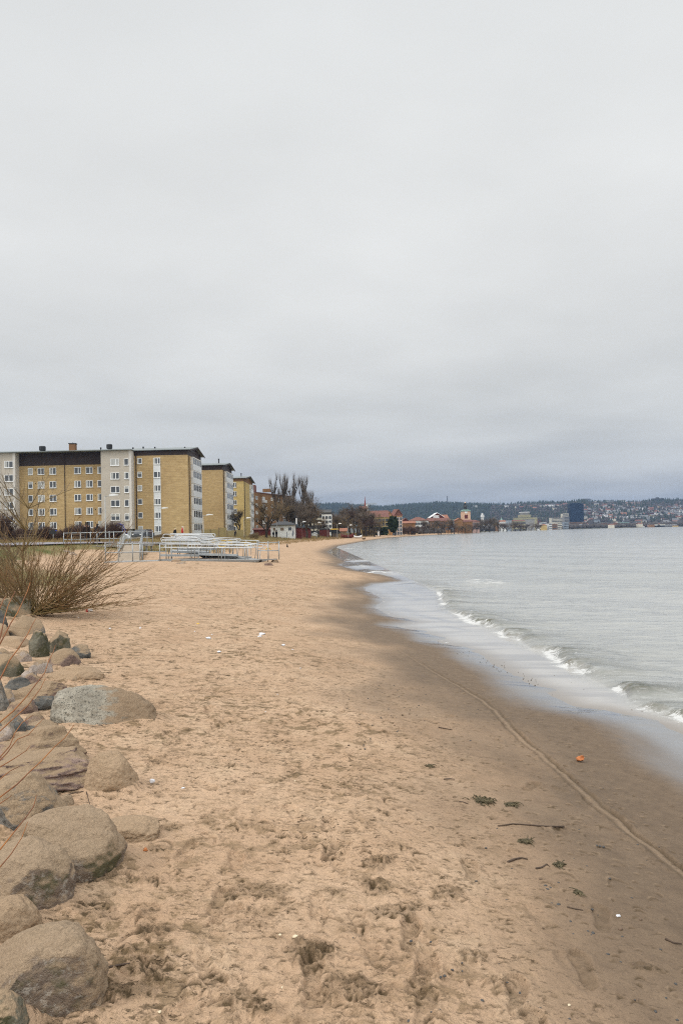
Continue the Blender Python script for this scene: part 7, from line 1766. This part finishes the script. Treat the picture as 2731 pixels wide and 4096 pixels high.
br = scatter(26000, uu(1500), uu(2850), 1640, 3400, lambda u, y, x: np.where(u < uu(1960), .10, np.where(u > uu(2330), .30, .42) + .35 * (fbm2(x / 110, y / 200, 2, 8) > .05)))
br1 = scatter(5000, uu(1675), uu(2010), 390, 1000, lambda u, y, x: ((shore_dist(x, y) < 34) & (shore_dist(x, y) > 9)) * 1.0)
br = np.concatenate([br, br0, br1])
tagd = woods('bare_woodland', br, np.where(br[:, 1] < 1640, g5.uniform(4, 9, len(br)) * np.where(br[:, 1] < 800, .48, 1), g5.uniform(5, 10, len(br))), M['wood_bare'], False, 2); tag(tagd, 'grey brown bare woodland between the hillside houses', 'woodland')
# dry grass at the top of the beach
n = 60000; gx = g5.uniform(-45, 14, n); gy = 60 + 330 * g5.random(n) ** 1.3; s = shore_dist(gx, gy); gn = fbm2(gx / 3, gy / 6, 3, 15)
k = (s > 9.6 + 2.4 * gn - np.where(gy > 110, 2.0, 0)) & (s < np.where(gy < 120, 40, 26) + 4 * gn) & (gn > -.35) & ~((gx < -19) & (gy < 66))
gx, gy, s = gx[k], gy[k], s[k]; gz_ = base_h(gx, gy, s); hh = g5.uniform(.10, .38, len(gx)) * (.6 + .9 * np.clip(fbm2(gx / 2, gy / 3, 2, 19) + .4, 0, 1)); ra = .008 + gy * .00012
lean_ = g5.normal(size=(len(gx), 2)) * .25
segs = np.stack([gx, gy, gz_ - .03, ra, gx + lean_[:, 0] * hh, gy + lean_[:, 1] * hh, gz_ + hh, ra * .5], 1)
M['dry_grass'] = mat('dry_ochre_grass', (.30, .205, .085), .95, .35, .25, c2=(.17, .115, .05))
o = link('dry_grass', segs_mesh('dry_grass', segs, 3), None, M['dry_grass']); tag(o, 'dry ochre grass growing along the top of the beach', 'grass', kind='stuff')
n = 26000; gx = g5.uniform(-34, -6.0, n); gy = g5.uniform(21, 62, n); s = shore_dist(gx, gy); gn = fbm2(gx / 2.2, gy / 3, 3, 25); rz_ = np.exp(-(((gx + 12) / 9) ** 4 + ((gy - 46) / 14) ** 4))
k = (s > 11.2 + 2 * gn + 9 * rz_) & (gn > -.3); gx, gy, s = gx[k], gy[k], s[k]; gz_ = base_h(gx, gy, s); hh = g5.uniform(.03, .14, len(gx)); lean_ = g5.normal(size=(len(gx), 2)) * .4
segs = np.stack([gx, gy, gz_ - .02, np.full(len(gx), .007), gx + lean_[:, 0] * hh, gy + lean_[:, 1] * hh, gz_ + hh, np.full(len(gx), .003)], 1)
M['bank_grass'] = mat('yellow_green_bank_grass', (.19, .165, .05), .95, .35, .5, c2=(.12, .12, .035))
o = link('bank_grass', segs_mesh('bank_grass', segs, 3), None, M['bank_grass']); tag(o, 'yellow green winter grass on the bank at the left', 'grass', kind='stuff')

# ------------------------------------------------------------------ air
hz, ns, ls, p = newmat('haze_air'); ns.remove(p); pv = ns.new('ShaderNodeVolumePrincipled'); pv.inputs['Color'].default_value = (.34, .50, .80, 1); pv.inputs['Density'].default_value = .00011; pv.inputs['Anisotropy'].default_value = .2
ls.new(pv.outputs[0], ns['Material Output'].inputs['Volume'])
b = MB(); b.box2((-6200, -40, -10.5), (9200, 5700, 190)); o = b.build('haze', hz); tag(o, kind='stuff'); o['label'] = 'thin pale blue haze over the lake and the far hills'; o['category'] = 'haze'
